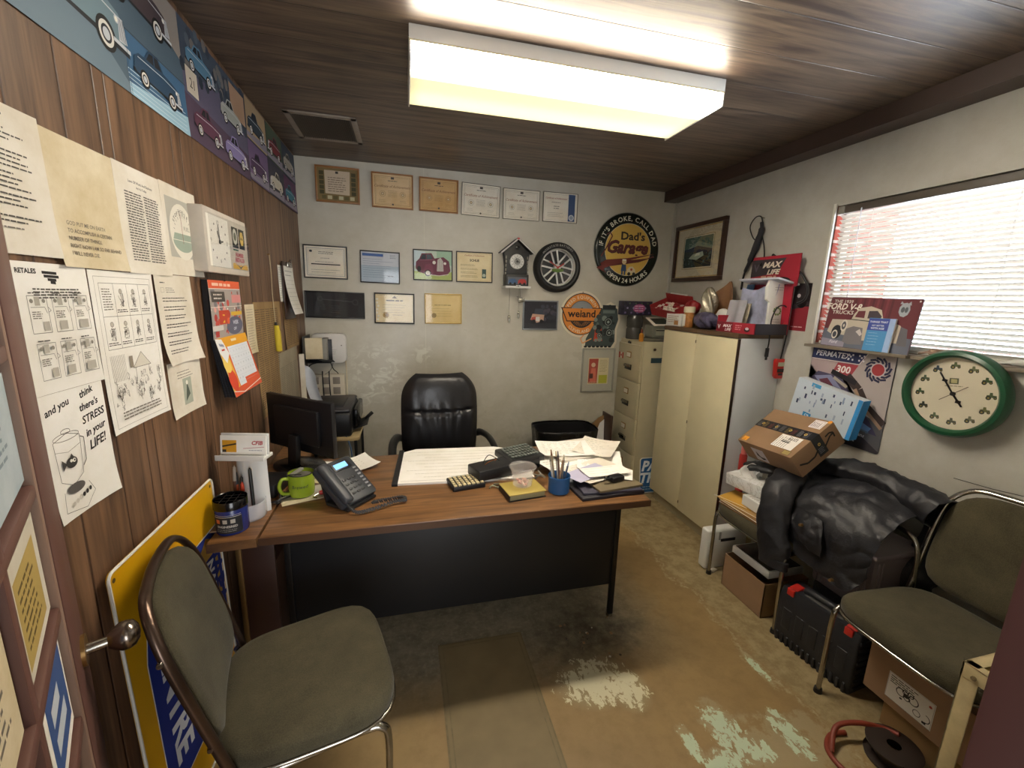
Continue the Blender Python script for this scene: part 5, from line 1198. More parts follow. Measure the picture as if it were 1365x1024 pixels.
make_chair('olive fabric chair in the left foreground, turned towards the desk', -.300, 1.185, 15)
make_chair('olive fabric chair at the right wall with a cardboard box under its seat', 1.800, .884, 180, jam=True)
make_chair('chair beside the cupboard piled with envelopes and a tissue box', 1.885, 1.655, 180, jam=True, bh=.66)

# leaning advertising sign, stood on its end against the left wall
sg = thing('leaning_sign', 'yellow and blue tin sign standing on end against the panelling', 'sign'); T = F((XL+.034, 1.055, .0), (0, 1, 0), (-.020, 0, 1), (1, 0, .020)); sg.matrix_world = T
W_, H_ = .555, .915; YEL = mat('sign_yellow', '#d9a414', .35); b = B(); b.prism(rrect(W_, H_, .018, 4, W_/2, H_/2), 0, .003, YEL); b.obj('panel', sg)
b = B(); b.tube([(x, y, .004) for x, y in rrect(W_-.004, H_-.004, .018, 4, W_/2, H_/2)], .0038, WHITE, 6, False, True); b.obj('rim', sg)
cv = Cv(W_, H_); BL = '#1b2f86'
blue = [(W_-.012, .745), (W_-.012, .30), (.30, .14), (.16, .14), (.095, .18), (.075, .26), (.075, .60), (.095, .68), (.15, .722), (.25, .745)]
cv.poly(blue, BL); cv.line(blue+[blue[0]], .004, '#e4e4e4')
G = '#c9a24a'; hx = [(.40, .70), (.455, .735), (.52, .70), (.52, .44), (.455, .405), (.40, .44)]
cv.poly(hx, G); cv.text('NAPA', .475, .570, .105, BL, 'c', .03, .0, -pi/2); cv.poly([(.42, .66), (.50, .66), (.50, .48), (.42, .48)], BL); cv.text('NAPA', .442, .570, .062, '#eceef2', 'c', .04, .15, -pi/2)
cv.text('AUTOCARE', .262, .435, .118, '#d8dbe2', 'c', .035, .1, -pi/2, .92); cv.text('CENTRE', .125, .435, .125, '#d8dbe2', 'c', .035, .1, -pi/2, 1.0)
for x, y in ((.02, .89), (.535, .89), (.02, .03), (.535, .03)): cv.disc(x, y, .006, '#5a4a20', n=10)
b = B(); cv.put(b, lambda x, y, o: Vector((x, y, .0032+o)), .0001); b.obj('lettering', sg)
b = B(); b.bx(.545, .575, .02, .90, -.012, -.002, mat('pine_strip', '#8a6540', .6)); b.obj('rear_batten', sg)

# printer on its stand
st_ = thing('printer_stand', 'small stand with cream shelf in the back left corner', 'stand', (-.47, 3.0, 0))
b = B(); b.bx(-.21, .165, -.17, .30, .615, .640, mat('shelf_cream', '#bfa97e', .5), .003); b.obj('shelf', st_)
b = B(); b.bx(-.21, .15, -.15, .29, .20, .222, DKWOOD, .003); b.obj('lower_shelf', st_)
for x, y in ((-.195, -.15), (.14, -.15), (-.195, .28), (.14, .28)):
    b = B(); b.bx(x-.009, x+.009, y-.009, y+.009, 0, .615, MBLACK, .002); b.obj('leg', st_)
pr_ = thing('printer', 'black inkjet printer with open paper tray in the back corner', 'printer', (-.505, 3.02, .640))
b = B(); b.bx(-.17, .155, -.185, .27, .0, .165, BLACK, .018); b.bx(-.165, .15, -.175, .265, .160, .185, mat('printer_grey', '#35343a', .4), .012); b.obj('body', pr_, 60)
b = B(); b.bx(-.12, .10, -.10, .15, .183, .192, BLACK, .004); b.bx(.158, .19, -.10, .24, .04, .165, BLACKG, .012); b.obj('output_door', pr_)
b = B(); b.box((.19, .02, .035), (.12, .22, .008), BLACK, .003, rot=(0, -.35, 0)); b.box((.245, .06, .075), (.07, .06, .006), BLACK, .002, rot=(0, -.7, .3)); b.obj('paper_tray', pr_)
b = B(); b.tube([(.13, -.17, -.02), (.135, -.19, -.2), (.12, -.17, -.42)], .004, GREYPL, 7); b.tube([(.11, -.17, .02), (.15, -.2, -.1), (.14, -.19, -.4)], .004, mat('blue_cable', '#3c5c86', .5), 7); b.obj('cables', pr_)

# cream angle-iron table in the right foreground
tb = thing('metal_table', 'cream painted angle-iron table corner in the right foreground', 'table', (1.45, .652, 0))
TBM = mat('cream_angle_iron', '#b3a37c', .5, var=.12, vscale=25)
b = B(); b.bx(0, .42, -.34, -.006, .612, .620, mat('stained_board', '#a98f58', .6, var=.35, vscale=14)); b.obj('tabletop', tb)
b = B(); b.bx(-.003, .42, -.006, .0, .590, .632, TBM, .001); b.bx(-.003, .003, -.345, 0, .590, .632, TBM, .001); b.bx(-.003, .42, -.345, -.339, .590, .632, TBM, .001); b.bx(-.003, .42, -.03, 0, .628, .632, TBM, .001); b.bx(-.003, .024, -.345, 0, .628, .632, TBM, .001)
b.cyl((-.004, -.03, .605), (-.009, -.03, .605), .006, .006, CHROME, 8); b.obj('rails', tb)
for x, y, sx, sy in ((0, 0, 1, -1), (0, -.345, 1, 1), (.42, 0, -1, -1), (.42, -.345, -1, 1)):
    b = B(); b.bx(x, x+sx*.038, y, y+sy*.004, 0, .615, TBM, .001); b.bx(x, x+sx*.004, y, y+sy*.038, 0, .615, TBM, .001); b.obj('leg', tb)
b = B(); b.bx(0, .42, -.34, -.01, .120, .130, TBM, .001); b.obj('lower_shelf', tb)
bgm = mat('bin_bag_black', '#0e0d10', .28, bump=.9, bscale=12)
bb = thing('black_bag', 'shiny black bag on the lower shelf of the cream table', 'bag', (1.68, .49, .132))
def blobf(rx, ry, rz, amp, seed, z0=0):
    rn = random.Random(seed); ph = [(rn.uniform(2, 7), rn.uniform(2, 7), rn.random()*6) for _ in range(6)]
    def f(u, v):
        a, t_ = 2*pi*u, pi*v-pi/2; k = 1+amp*sum(math.sin(p*a_+q*t_+r) for (p, q, r), a_ in zip(ph, [round(x[0])*0+a for x in ph]))/3
        return Vector((rx*k*cos(t_)*cos(a), ry*k*cos(t_)*sin(a), max(0.001, z0+rz+rz*k*sin(t_))))
    return f
def closed_blob(rx, ry, rz, amp, seed, m, name, parent, c=(0, 0, 0)):
    rn = random.Random(seed); ph = [(rn.randint(2, 6), rn.uniform(2, 7), rn.random()*6) for _ in range(6)]; n, L = 36, 18; vs = []; fs = []
    for j in range(L+1):
        t_ = pi*j/L-pi/2
        for i in range(n):
            a = 2*pi*i/n; k = 1+amp*sum(math.sin(p*a+q*t_+r) for p, q, r in ph)/3*cos(t_)
            vs.append((c[0]+rx*k*cos(t_)*cos(a)+1e-5*cos(a), c[1]+ry*k*cos(t_)*sin(a)+1e-5*sin(a), c[2]+max(0.0, rz+rz*k*sin(t_))))
    for j in range(L):
        for i in range(n): fs.append([j*n+i, j*n+(i+1) % n, (j+1)*n+(i+1) % n, (j+1)*n+i])
    b = B(); b.add(vs, fs, m, True); return b.obj(name, parent, 70)
closed_blob(.15, .14, .185, .12, 3, bgm, 'bag', bb)
b = B(); b.box((-.135, -.02, .17), (.004, .02, .014), WPL, .002, rot=(0, .2, .3)); b.tube([(-.10, .10, .30), (-.15, .02, .25), (-.16, -.08, .12), (-.14, -.12, .02)], .004, bgm, 8); b.obj('tie', bb)
# cable reel and red cable on the floor
cr = thing('cable_reel', 'dark round reel lying on the floor in the right foreground', 'reel', (1.63, .842, 0))
b = B(); b.lathe([(.075, 0), (.078, .01), (.05, .014), (.05, .05), (.078, .056), (.080, .064), (.055, .068), (.02, .066)], (0, 0, 0), mat('reel_black', '#2b211c', .5), 32); b.obj('drum', cr)
rc = B(); rc.tube([(1.56, .95, .008), (1.50, .955, .008), (1.44, .92, .008), (1.425, .86, .008), (1.45, .80, .008), (1.50, .74, .008)], .009, mat('red_brown_cable', '#7c3222', .5), 10)
rc.tube([(1.44, .905, .01), (1.50, .945, .055), (1.58, .93, .07), (1.66, .90, .060), (1.68, .86, .072)], .009, mat('red_brown_cable', '#7c3222', .5), 10)
tag(rc.obj('power_cable'), 'red-brown cable looped beside the reel on the floor', 'cable')

# ================================================================ THINGS ON THE DESK
# desk pad with big calendar sheets
dp = thing('desk_pad', 'large cream blotter pad with handwriting lying before the office chair', 'desk pad', (.27, 2.0, ZD))
b = B(); b.prism([(-.315, -.215), (.315, -.215), (.325, .0), (.25, .185), (.18, .215), (-.24, .215), (-.315, .165)], 0, .010, PAPER2, .0); b.prism([(-.325, -.225), (-.30, -.225), (-.30, .2), (-.325, .2)], 0, .012, BLACK, .001)
cv = Cv(.6, .4); 
for k in range(9): cv.scrib(-.27+.04*(k%3), .160-.040*k, .50, 1, .01, '#b5b1a4', .0030, k+3, .35); 
cv.line([(-.29, -.195), (.29, -.195)], .002, '#8d8a80'); cv.line([(-.29, .05), (.29, .05)], .001, '#b5b1a2')
cv.put(b, lambda x, y, o: Vector((x, y, .0101+o)), .00008); b.obj('sheets', dp)
dp.rotation_euler = (0, 0, radians(-4))
def calc(name, label, loc, rz, w, h, body, keym, dark=False):
    t = thing(name, label, 'calculator', loc, rz); b = B()
    vs = B(); b.prism(rrect(w, h, .008, 3), 0, .020, body, .003); b.obj('body', t)
    b = B(); nx, ny = (7, 5)
    for i in range(nx):
        for j in range(ny): b.box((-w/2+.014+i*(w-.028)/(nx-1), -h/2+.014+j*(h*.72)/(ny-1), .0225), ((w-.02)/nx*.72, h*.62/ny, .006), keym, .001)
    b.obj('keys', t)
    b = B(); b.box((0, h/2-.010, .0215), (w*.8, .012, .003), mat('lcd_grey', '#6f7a68', .3)); b.obj('display', t); return t
calc('calculator', 'beige desk calculator on the desk front beside the blotter', (.250, 1.765, ZD), radians(10), .150, .115, BLACK, mat('beige_keys', '#d3c39a', .5))
pt = thing('adding_machine', 'long black adding machine lying crosswise behind the plastic tub', 'adding machine', (.475, 1.86, ZD+.0125), radians(20))
b = B(); b.box((-.03, 0, .028), (.34, .115, .050), BLACK, .008); b.box((.09, .05, .042), (.20, .16, .035), mat('charcoal_plastic', '#2c2d2d', .45), .008, rot=(.1, 0, 0)); b.obj('body', pt)
b = B()
for i in range(9):
    for j in range(5): b.box((.015+i*.018, .0+j*.024, .061+j*.0024), (.013, .017, .008), mat('key_grey', '#6b7069', .5), .002)
b.obj('keys', pt)
b = B(); b.tube([(-.14, 0, .055), (-.13, -.02, .075), (-.09, -.02, .08), (-.08, .01, .058)], .0018, mat('copper_wire', '#b06a35', .3, .8), 6); b.tube([(-.14, .02, .055), (-.10, .03, .085), (-.06, .0, .06)], .0018, BLACK, 6); b.obj('spectacles_wire', pt)
nb = thing('notebook', 'thick olive-gold covered notebook near the front edge of the desk', 'notebook', (.475, 1.635, ZD), radians(8))
b = B(); b.box((0, 0, .014), (.158, .118, .022), mat('notebook_pages', '#8f8764', .8), .002); b.obj('pages', nb)
b = B(); b.box((0, 0, .0275), (.168, .126, .005), mat('olive_gold_cover', '#b09b4e', .5), .002); b.box((0, 0, .0015), (.168, .126, .003), BLACK, .001); b.box((-.083, 0, .014), (.003, .126, .028), BLACK, .001); b.obj('cover', nb)
tub = thing('plastic_tub', 'clear plastic tub with pink sweets standing on the notebook', 'tub', (.480, 1.655, ZD+.0302))
FRST = m_clearplastic('frosted_plastic', '#e9e3dc', .20)
b = B(); b.lathe([(.001, .0), (.040, .0), (.042, .003), (.051, .072), (.058, .078), (.060, .084), (.057, .088), (.053, .084), (.049, .074), (.040, .006), (.001, .004)], (0, 0, 0), FRST, 40); b.obj('tub', tub)
b = B(); rn = random.Random(5)
for k in range(16):
    a = rn.random()*6.3; r = .028*math.sqrt(rn.random()); p = (r*cos(a), r*sin(a), .012+.012*rn.random()); b.box(p, (.016, .012, .009), K(rn.choice(['#e8a294', '#e9b7a0', '#d98a80', '#efc9b4']), .5), .004, rot=(rn.random(), rn.random(), rn.random()*3))
tag(b.obj('sweets', tub), kind='stuff')
pp = thing('pen_pot', 'blue enamel pot packed with pens and pencils', 'pen pot', (.637, 1.625, ZD))
b = B(); b.lathe([(.001, 0), (.042, 0), (.046, .003), (.047, .070), (.049, .074), (.047, .077), (.045, .072), (.043, .006), (.001, .005)], (0, 0, 0), mat('blue_enamel', '#2c5f95', .3), 36); b.obj('pot', pp)
for k, (a, r, l, tx, ty, c1, c2) in enumerate(((0.2, .02, .15, .12, .10, '#8f8a86', '#2b2b2b'), (1.2, .03, .17, -.35, .05, '#5b3a2c', '#c9b48a'), (2.2, .025, .18, -.42, .1, '#b5a184', '#8b5c3a'), (3.1, .03, .16, -.5, -.05, '#d9d5cb', '#8f8a80'), (4.0, .02, .165, .38, .0, '#b58f6b', '#e0d3b8'), (5.0, .03, .14, .5, -.1, '#4f5d75', '#9fb0c9'), (5.6, .01, .175, -.25, .2, '#6f4a3b', '#2f2a28'), (1.8, .005, .15, -.15, .3, '#d0cbc0', '#7c776d'))):
    t = thing('pen', ['silver-grey pen leaning right in the blue pot', 'brown pencil with tan tip leaning left in the blue pot', 'tan pencil leaning far left in the blue pot', 'white pen leaning furthest left in the blue pot', 'light wooden pencil leaning right in the blue pot', 'blue-grey pen leaning furthest right in the blue pot', 'dark brown pencil in the middle of the blue pot', 'off-white pen at the back of the blue pot'][k], 'pen', (.637+r*cos(a)*.7, 1.625+r*sin(a)*.7, ZD+.008), group='pens and pencils in the blue pot')
    d_ = Vector((tx*.35, ty*.35, 1)).normalized(); b = B(); b.cyl((0, 0, 0), d_*l*.85, .0042, .0042, K(c1, .4), 8); b.obj('barrel', t); b = B(); b.cyl(d_*l*.85, d_*l, .0042, .0018, K(c2, .4), 8); b.obj('tip', t)

# heap of papers: each sheet or folder by itself
def desk_sheet(label, x, y, z, w, h, deg, tiltx=0, tilty=0, m=None, thick=.0008, lines=8, curl=.0, name='paper_sheet', group='papers heaped on the right of the desk', seed=1, cat='paper'):
    m = m or PAPER2; T = Matrix.Translation(Vector((x, y, z))) @ Euler((tiltx, tilty, radians(deg))).to_matrix().to_4x4()
    b = B(); f = lambda a, c_, o=0: T @ Vector((a-w/2, c_-h/2, curl*((a/w-.5)**2*2+(c_/h-.5)**2*1.2)+o))
    b.grid(lambda u, v: f(u*w, v*h), 8 if curl else 1, 8 if curl else 1, m, thick, smooth=bool(curl))
    if lines:
        cv = Cv(w, h); cv.scrib(w*.1, h*.88, w*.75, lines, h*.8/lines, '#a8a497', min(.004, h*.015), seed, .4); cv.put(b, lambda a, c_, o: f(a, c_, o), .0001, .04 if curl else None)
    return tag(b.obj(name), label, cat, group)
zz = ZD
def solid_stack(name, label, x, y, z, w, d, h, deg, m, group='papers heaped on the right of the desk', cat='folder', bev=.002, tx=0):
    b = B(); b.box((x, y, z+h/2), (w, d, h), m, bev, rot=(tx, 0, radians(deg))); return tag(b.obj(name), label, cat, group)
FOLD = mat('black_folder', '#25222a', .5); 
solid_stack('ring_binder', 'black binder at the bottom right of the paper heap', .845, 1.60, ZD, .30, .16, .014, 4, FOLD, cat='binder')
solid_stack('folder', 'dark violet folder on top of the black binder', .855, 1.605, ZD+.0145, .27, .15, .010, -3, mat('violet_folder', '#3b3847', .5))
solid_stack('folder', 'brown folder end sticking out near the right desk corner', .885, 1.60, ZD+.025, .22, .13, .010, 8, mat('brown_folder', '#6e6148', .7))
solid_stack('paper_bundle', 'thick white bundle of forms in the middle of the heap', .84, 1.84, ZD, .34, .34, .032, -6, PAPER2, cat='papers')
solid_stack('paper_bundle', 'cream bundle lying at the back of the heap', .86, 2.00, ZD+.0325, .30, .26, .016, 10, PAPER, cat='papers')
desk_sheet('large white form on top of the heap, towards the bin', .80, 1.99, ZD+.052, .28, .22, -8, m=PAPER2, seed=3, curl=.012)
desk_sheet('white form overlapping the heap beside the calculator', .73, 1.86, ZD+.0345, .216, .28, 14, m=PAPER2, seed=4, curl=.01)
desk_sheet('white sheet slipping off the right side of the heap', .93, 1.84, ZD+.0358, .216, .28, -24, m=PAPER2, seed=5, curl=.012)
desk_sheet('cream sheet crossing the front of the heap', .85, 1.72, ZD+.037, .28, .20, 22, tiltx=.0, m=PAPER, seed=6, curl=.014)
desk_sheet('lavender-edged envelope at the front of the heap', .80, 1.685, ZD+.050, .23, .11, 26, m=mat('lavender_paper', '#b9b6cf', .7), lines=0, seed=7, name='envelope', cat='envelope')
desk_sheet('white envelope crossing the lavender one', .88, 1.675, ZD+.0535, .22, .10, 5, m=PAPER2, lines=3, seed=8, name='envelope', cat='envelope', curl=.006)
desk_sheet('white slip lying near the right desk corner', .955, 1.66, ZD+.042, .10, .12, -30, m=PAPER2, lines=4, seed=9)
desk_sheet('sheet lying behind the adding machine at the back of the desk', .58, 2.08, ZD+.001, .20, .15, 4, m=PAPER2, lines=4, seed=10, group='loose papers on the desk')
desk_sheet('sheet fanned out to the right behind the heap', .98, 1.98, ZD+.051, .20, .27, -38, m=PAPER, seed=11, curl=.016)
tag((lambda b: (b.box((.90, 1.61, ZD+.048), (.07, .045, .024), BLACK, .008, rot=(0, 0, .3)), b.tube([(.87, 1.60, ZD+.055), (.84, 1.58, ZD+.06), (.85, 1.62, ZD+.05)], .004, BLACK, 8), b.obj('bulldog_clip'))[2])(B()), 'black clip on the brown folder near the desk corner', 'clip')
tag((lambda b: (b.tube([(.56, 1.74, ZD+.01), (.575, 1.70, ZD+.05), (.60, 1.71, ZD+.03), (.585, 1.76, ZD+.04), (.61, 1.78, ZD+.008), (.57, 1.80, ZD+.01)], .004, mat('grey_cable', '#86847c', .5), 8), b.obj('coiled_cable'))[1])(B()), 'grey coiled cable between the tub and the paper heap', 'cable')
tag((lambda b: (b.tube([(.345, 1.70, ZD+.004), (.36, 1.715, ZD+.008), (.385, 1.70, ZD+.006), (.40, 1.72, ZD+.01), (.37, 1.735, ZD+.005)], .0035, mat('key_metal', '#9ba08d', .3, .8), 6), b.obj('key_ring'))[1])(B()), 'small bunch of keys at the corner of the notebook', 'keys')

# telephone
ph = thing('desk_telephone', 'dark grey desk telephone tilted on its stand with a blue display', 'telephone', (-.245, 1.71, ZD), radians(50))
PG = mat('phone_grey', '#34373c', .42); tl = radians(38)
Tp = Matrix.Translation(Vector((0, 0, .080))) @ Matrix.Rotation(tl, 4, 'X')
b = B(); b.prism(rrect(.175, .20, .014, 4), -.016, .012, PG, .005, T=Tp); b.obj('body', ph)
b = B(); b.box((-.062, .0, .022), (.046, .192, .030), PG, .013, seg=3); b.v = [Tp @ v for v in b.v]; b.obj('handset', ph)
b = B(); b.box((.022, .066, .0135), (.085, .038, .004), BLACK, .001); b.v = [Tp @ v for v in b.v]; b.obj('display_frame', ph)
b = B(); b.box((.018, .066, .0160), (.060, .024, .001), mat('lit_display', '#6fa8e8', .3, emit=.7)); b.v = [Tp @ v for v in b.v]; b.obj('display', ph)
b = B()
for i in range(3):
    for j in range(4): b.box((-.012+i*.024, -.066+j*.022, .0135), (.015, .010, .005), mat('phone_keys', '#1d1f22', .35), .002)
for j in range(7): b.box((.068, -.066+j*.017, .0135), (.014, .007, .004), mat('phone_keys2', '#8e9194', .4), .001)
b.v = [Tp @ v for v in b.v]; b.obj('keys', ph)
b = B(); b.box((0, .05, .045), (.13, .012, .085), BLACK, .004, rot=(-.3, 0, 0)); b.box((0, -.03, .008), (.15, .12, .012), BLACK, .004); b.obj('foot', ph)
b = B(); pts = []; 
for k in range(150):
    t_ = k/149; base = [Vector((-.07, -.085, .03)), Vector((-.07, -.13, .012)), Vector((-.02, -.165, .012)), Vector((.06, -.195, .014)), Vector((.095, -.225, .014)), Vector((.10, -.20, .016)), Vector((.05, -.165, .018)), Vector((.0, -.14, .022))]
    q = spline(base, 25); p = q[int(t_*(len(q)-1))]; a = k*2.1; pts.append(p+Vector((.006*cos(a), .004*sin(a), .006*sin(a)+.002)))
b.tube(pts, .0032, mat('cord_grey', '#3a3b3d', .5), 6, False); b.obj('coiled_cord', ph)

# green mug on a folded paper, markers, card holder, blue tin
mg = thing('mug', 'lime green mug with a dark rim standing on a cream paper', 'mug', (-.425, 1.79, ZD+.003), radians(200))
LIME = mat('lime_glaze', '#8fa52c', .22); b = B(); b.lathe([(.001, 0), (.040, 0), (.046, .004), (.049, .02), (.050, .092), (.0505, .096), (.048, .097), (.046, .092), (.045, .01), (.001, .008)], (0, 0, 0), LIME, 44); b.obj('cup', mg)
b = B(); b.tube([(.046, .01, .080), (.070, .012, .084), (.082, .012, .055), (.072, .012, .025), (.047, .01, .018)], .0068, LIME, 12); b.obj('handle', mg)
b = B(); b.lathe([(.0482, .0955), (.0508, .0955), (.0508, .0985), (.0482, .0985)], (0, 0, 0), mat('mug_rim', '#23261c', .3), 44); b.lathe([(.001, .082), (.0455, .082), (.0455, .0825), (.001, .0825)], (0, 0, 0), mat('mug_inside', '#6d6a63', .5), 30); b.obj('rim', mg)
b = B(); cv = Cv(1, 1); cv.text('Brewed', 0, .045, .020, '#3c4420', 'c', .01, .2); cv.put(b, lambda x, y, o: Vector(((.0502+o)*cos(pi*.42+x/.05), (.0502+o)*sin(pi*.42+x/.05), y)), .0001, .006); b.obj('lettering', mg)
b = B(); b.box((.012, -.02, .094), (.055, .022, .010), GREYPL, .003, rot=(.1, .25, .5)); b.tube([(.0, .01, .09), (.03, .03, .104), (.045, .01, .098)], .002, BLACK, 6); b.obj('spoon_rest', mg)
desk_sheet('cream folded paper under the green mug', -.42, 1.785, ZD+.0005, .17, .13, 20, m=TANP, lines=0, name='folded_paper', group='loose papers on the desk', thick=-.0015)
desk_sheet('crumpled white receipts beside the monitor', -.255, 2.06, ZD+.004, .20, .17, 30, m=PAPER2, lines=6, curl=.03, seed=21, name='receipts', group='loose papers on the desk')
desk_sheet('pale yellow note by the foot of the monitor', -.36, 1.93, ZD+.004, .13, .10, -15, m=mat('pale_yellow_note', '#d8cf9a', .8), lines=4, curl=.008, seed=22, name='note', group='loose papers on the desk')
desk_sheet('white sheet under the monitor foot', -.47, 2.05, ZD+.001, .20, .16, 8, m=PAPER2, lines=5, seed=23, group='loose papers on the desk')
desk_sheet('grey receipt between the mug and the telephone', -.335, 1.84, ZD+.002, .12, .10, 35, m=mat('grey_receipt', '#b5b0a4', .8), lines=5, curl=.006, seed=24, name='receipt', group='loose papers on the desk')
tag((lambda b: (b.box((-.335, 1.775, ZD+.014), (.045, .018, .014), RED, .004, rot=(0, 0, .4)), b.tube([(-.36, 1.765, ZD+.010), (-.375, 1.75, ZD+.006), (-.36, 1.74, ZD+.005)], .003, CHROME, 6), b.obj('car_key'))[2])(B()), 'small red and dark car key beside the green mug', 'key')
ch = thing('card_holder', 'white stand with a business card rack on top, holding markers', 'stand', (-.575, 1.66, ZD-.002), radians(-12))
b = B(); b.grid(lambda u, v: Vector((.066*math.sin((u-.5)*2.2)*(1-.05*v), .045-.045*cos((u-.5)*2.2)+.010, .23*v)), 12, 8, WPL, .004); b.obj('back_panel', ch, 60)
b = B(); b.bx(-.085, .085, -.035, .03, .225, .238, WPL, .003); b.box((0, .008, .272), (.170, .006, .085), WPL, .002, rot=(-.12, 0, 0)); b.bx(-.085, .085, -.038, -.033, .225, .246, WPL, .002); b.obj('card_rack', ch)
cv = Cv(.16, .075); cv.rect(-.074, -.022, .050, .044, '#d39a22'); cv.poly([(-.074, -.004), (-.024, .006), (-.024, .012), (-.074, .002)], '#3a3020'); cv.rect(-.074, -.022, .014, .010, '#3a3020'); cv.text('CFIB', .050, .006, .020, '#b5263a', 'c', .03, .25); cv.line([(0.0, -.008), (.074, -.002)], .0014, '#b5263a'); cv.scrib(.02, -.016, .05, 1, .01, '#8f8fa0', .002); cv.line([(-.075, -.032), (.074, -.032)], .0016, '#26305e')
b = B(); T = Matrix.Translation(Vector((0, -.004, .270))) @ Matrix.Rotation(-.12, 4, 'X'); b.box((0, 0, 0), (.162, .004, .078), PAPER2)
b.v = [T @ v for v in b.v]; cv.put(b, lambda x, y, o: T @ Vector((x, -.0021-o, y)), .0001); b.obj('business_cards', ch)
b = B(); b.lathe([(.001, 0), (.058, 0), (.060, .003), (.060, .062), (.058, .062), (.057, .006), (.001, .004)], (0, -.012, 0), CLEAR, 40); b.obj('clear_cup', ch)
for k, (x, y, l, tx, c1, c2, lab) in enumerate(((-.030, -.015, .165, -.03, '#b9532a', '#2b2b2b', 'orange marker at the left of the white stand'), (-.012, -.03, .150, .03, '#8c2f22', '#1c1c1c', 'dark red marker in the white stand'), (.000, -.035, .130, -.02, '#c8452a', '#c8452a', 'bright red marker in front in the white stand'), (.020, -.012, .175, -.03, '#1f2120', '#232524', 'black marker at the right of the white stand'), (-.040, -.02, .185, .02, '#5b3b2e', '#a59a8c', 'brown pen with clip at the back of the white stand'))):
    W_ = Matrix.Rotation(radians(-12), 3, 'Z') @ Vector((x, y, 0)); t = thing('marker', lab, 'marker', (-.575+W_[0], 1.66+W_[1], ZD+.004), group='markers in the white card stand')
    d_ = Vector((tx, .06, 1)).normalized(); b = B(); b.cyl((0, 0, 0), d_*l*.72, .0062, .0062, K(c1, .4), 12); b.obj('barrel', t); b = B(); b.cyl(d_*l*.72, d_*l, .0066, .0055, K(c2, .35), 12); b.cyl(d_*l, d_*(l+.006), .003, .002, K(c2, .35), 8); b.obj('cap', t)
tin = thing('ink_tin', 'dark blue round jar with a divided black lid on the side desk', 'jar', (-.600, 1.560, ZD-.002))
b = B(); b.lathe([(.001, 0), (.048, 0), (.050, .004), (.050, .088), (.048, .092), (.001, .092)], (0, 0, 0), mat('jar_blue', '#1f2c6e', .25), 44); b.obj('jar', tin)
b = B(); b.lathe([(.051, .090), (.0525, .090), (.0525, .118), (.051, .120), (.049, .118), (.047, .094), (.001, .094), (.001, .090)], (0, 0, 0), BLACKG, 44)
for k in range(3): b.box((-.022+.022*k, 0, .106), (.003, .088 if k == 1 else .078, .022), BLACKG, .001); b.box((0, -.022+.022*k, .106), (.088 if k == 1 else .078, .003, .022), BLACKG, .001)
b.obj('divided_lid', tin)
b = B(); cv = Cv(1, 1); cv.rect(-.048, .008, .096, .062, '#16181f'); cv.rect(-.036, .045, .014, .014, '#c46a3a'); cv.rect(-.012, .045, .014, .014, '#b9b4ac'); cv.rect(.012, .045, .014, .014, '#b9b4ac'); cv.text('ENGINEERED', 0, .030, .011, '#c9c6c0', 'c', .03); cv.line([(-.045, .068), (.045, .068)], .0016, '#c9c6c0'); cv.line([(-.045, .074), (.045, .074)], .001, '#c9c6c0'); cv.scrib(-.035, .022, .07, 2, .006, '#8f8c86', .002)
cv.put(b, lambda x, y, o: Vector(((.0501+o)*cos(-pi*.50+x/.05), (.0501+o)*sin(-pi*.50+x/.05), y)), .00008, .008); b.obj('label', tin)
tag((lambda b: (b.prism([(-.06, -.06), (.055, -.045), (.05, .05), (-.02, .075)], 0, .005, CARD), b.box((-.015, .02, .022), (.085, .07, .003), CARD, .001, rot=(.35, -.4, .3)), [b.v.__setitem__(i, v+Vector((-.63, 1.600, ZD-.002))) for i, v in enumerate(b.v)], b.obj('cardboard_scrap'))[3])(B()), 'torn cardboard scrap beside the blue jar', 'cardboard')

# monitor and the box and cables behind it
mo = thing('monitor', 'large black computer monitor turned to the office chair', 'monitor', (-.489, 2.13, ZD), radians(140))
b = B(); b.box((0, 0, .205), (.446, .026, .262), BLACK, .006); b.box((0, .020, .205), (.30, .026, .17), BLACK, .010); b.obj('screen_housing', mo)
b = B(); b.box((0, -.0135, .205), (.43, .001, .245), mat('dark_screen', '#060607', .12)); b.obj('screen', mo)
b = B(); b.box((0, .045, .085), (.06, .03, .16), BLACK, .008, rot=(.08, 0, 0)); b.lathe([(.001, 0), (.125, 0), (.125, .008), (.11, .014), (.03, .02), (.001, .02)], (0, .02, 0), BLACKG, 40, sx=1.1, sy=.8); b.obj('stand', mo)
bxk = thing('black_box', 'black power supply box behind the card stand with tangled cables', 'box', (-.56, 1.86, ZD-.002), radians(-10))
b = B(); b.box((0, 0, .028), (.10, .15, .055), BLACK, .006); b.obj('case', bxk)
for k, (c_, r) in enumerate(((BLACK, .0035), (mat('grey_cable', '#86847c', .5), .0025), (BLACK, .003))):
    b = B(); b.tube([(.05, -.05, .03+.01*k), (.09, -.10-.01*k, .012), (.06+.01*k, -.13, .01), (.10, -.12+.02*k, .02), (.12, -.05, .01), (.15, .03+.02*k, .02), (.14, .12, .03)], r, c_, 7); b.obj('cable', bxk)

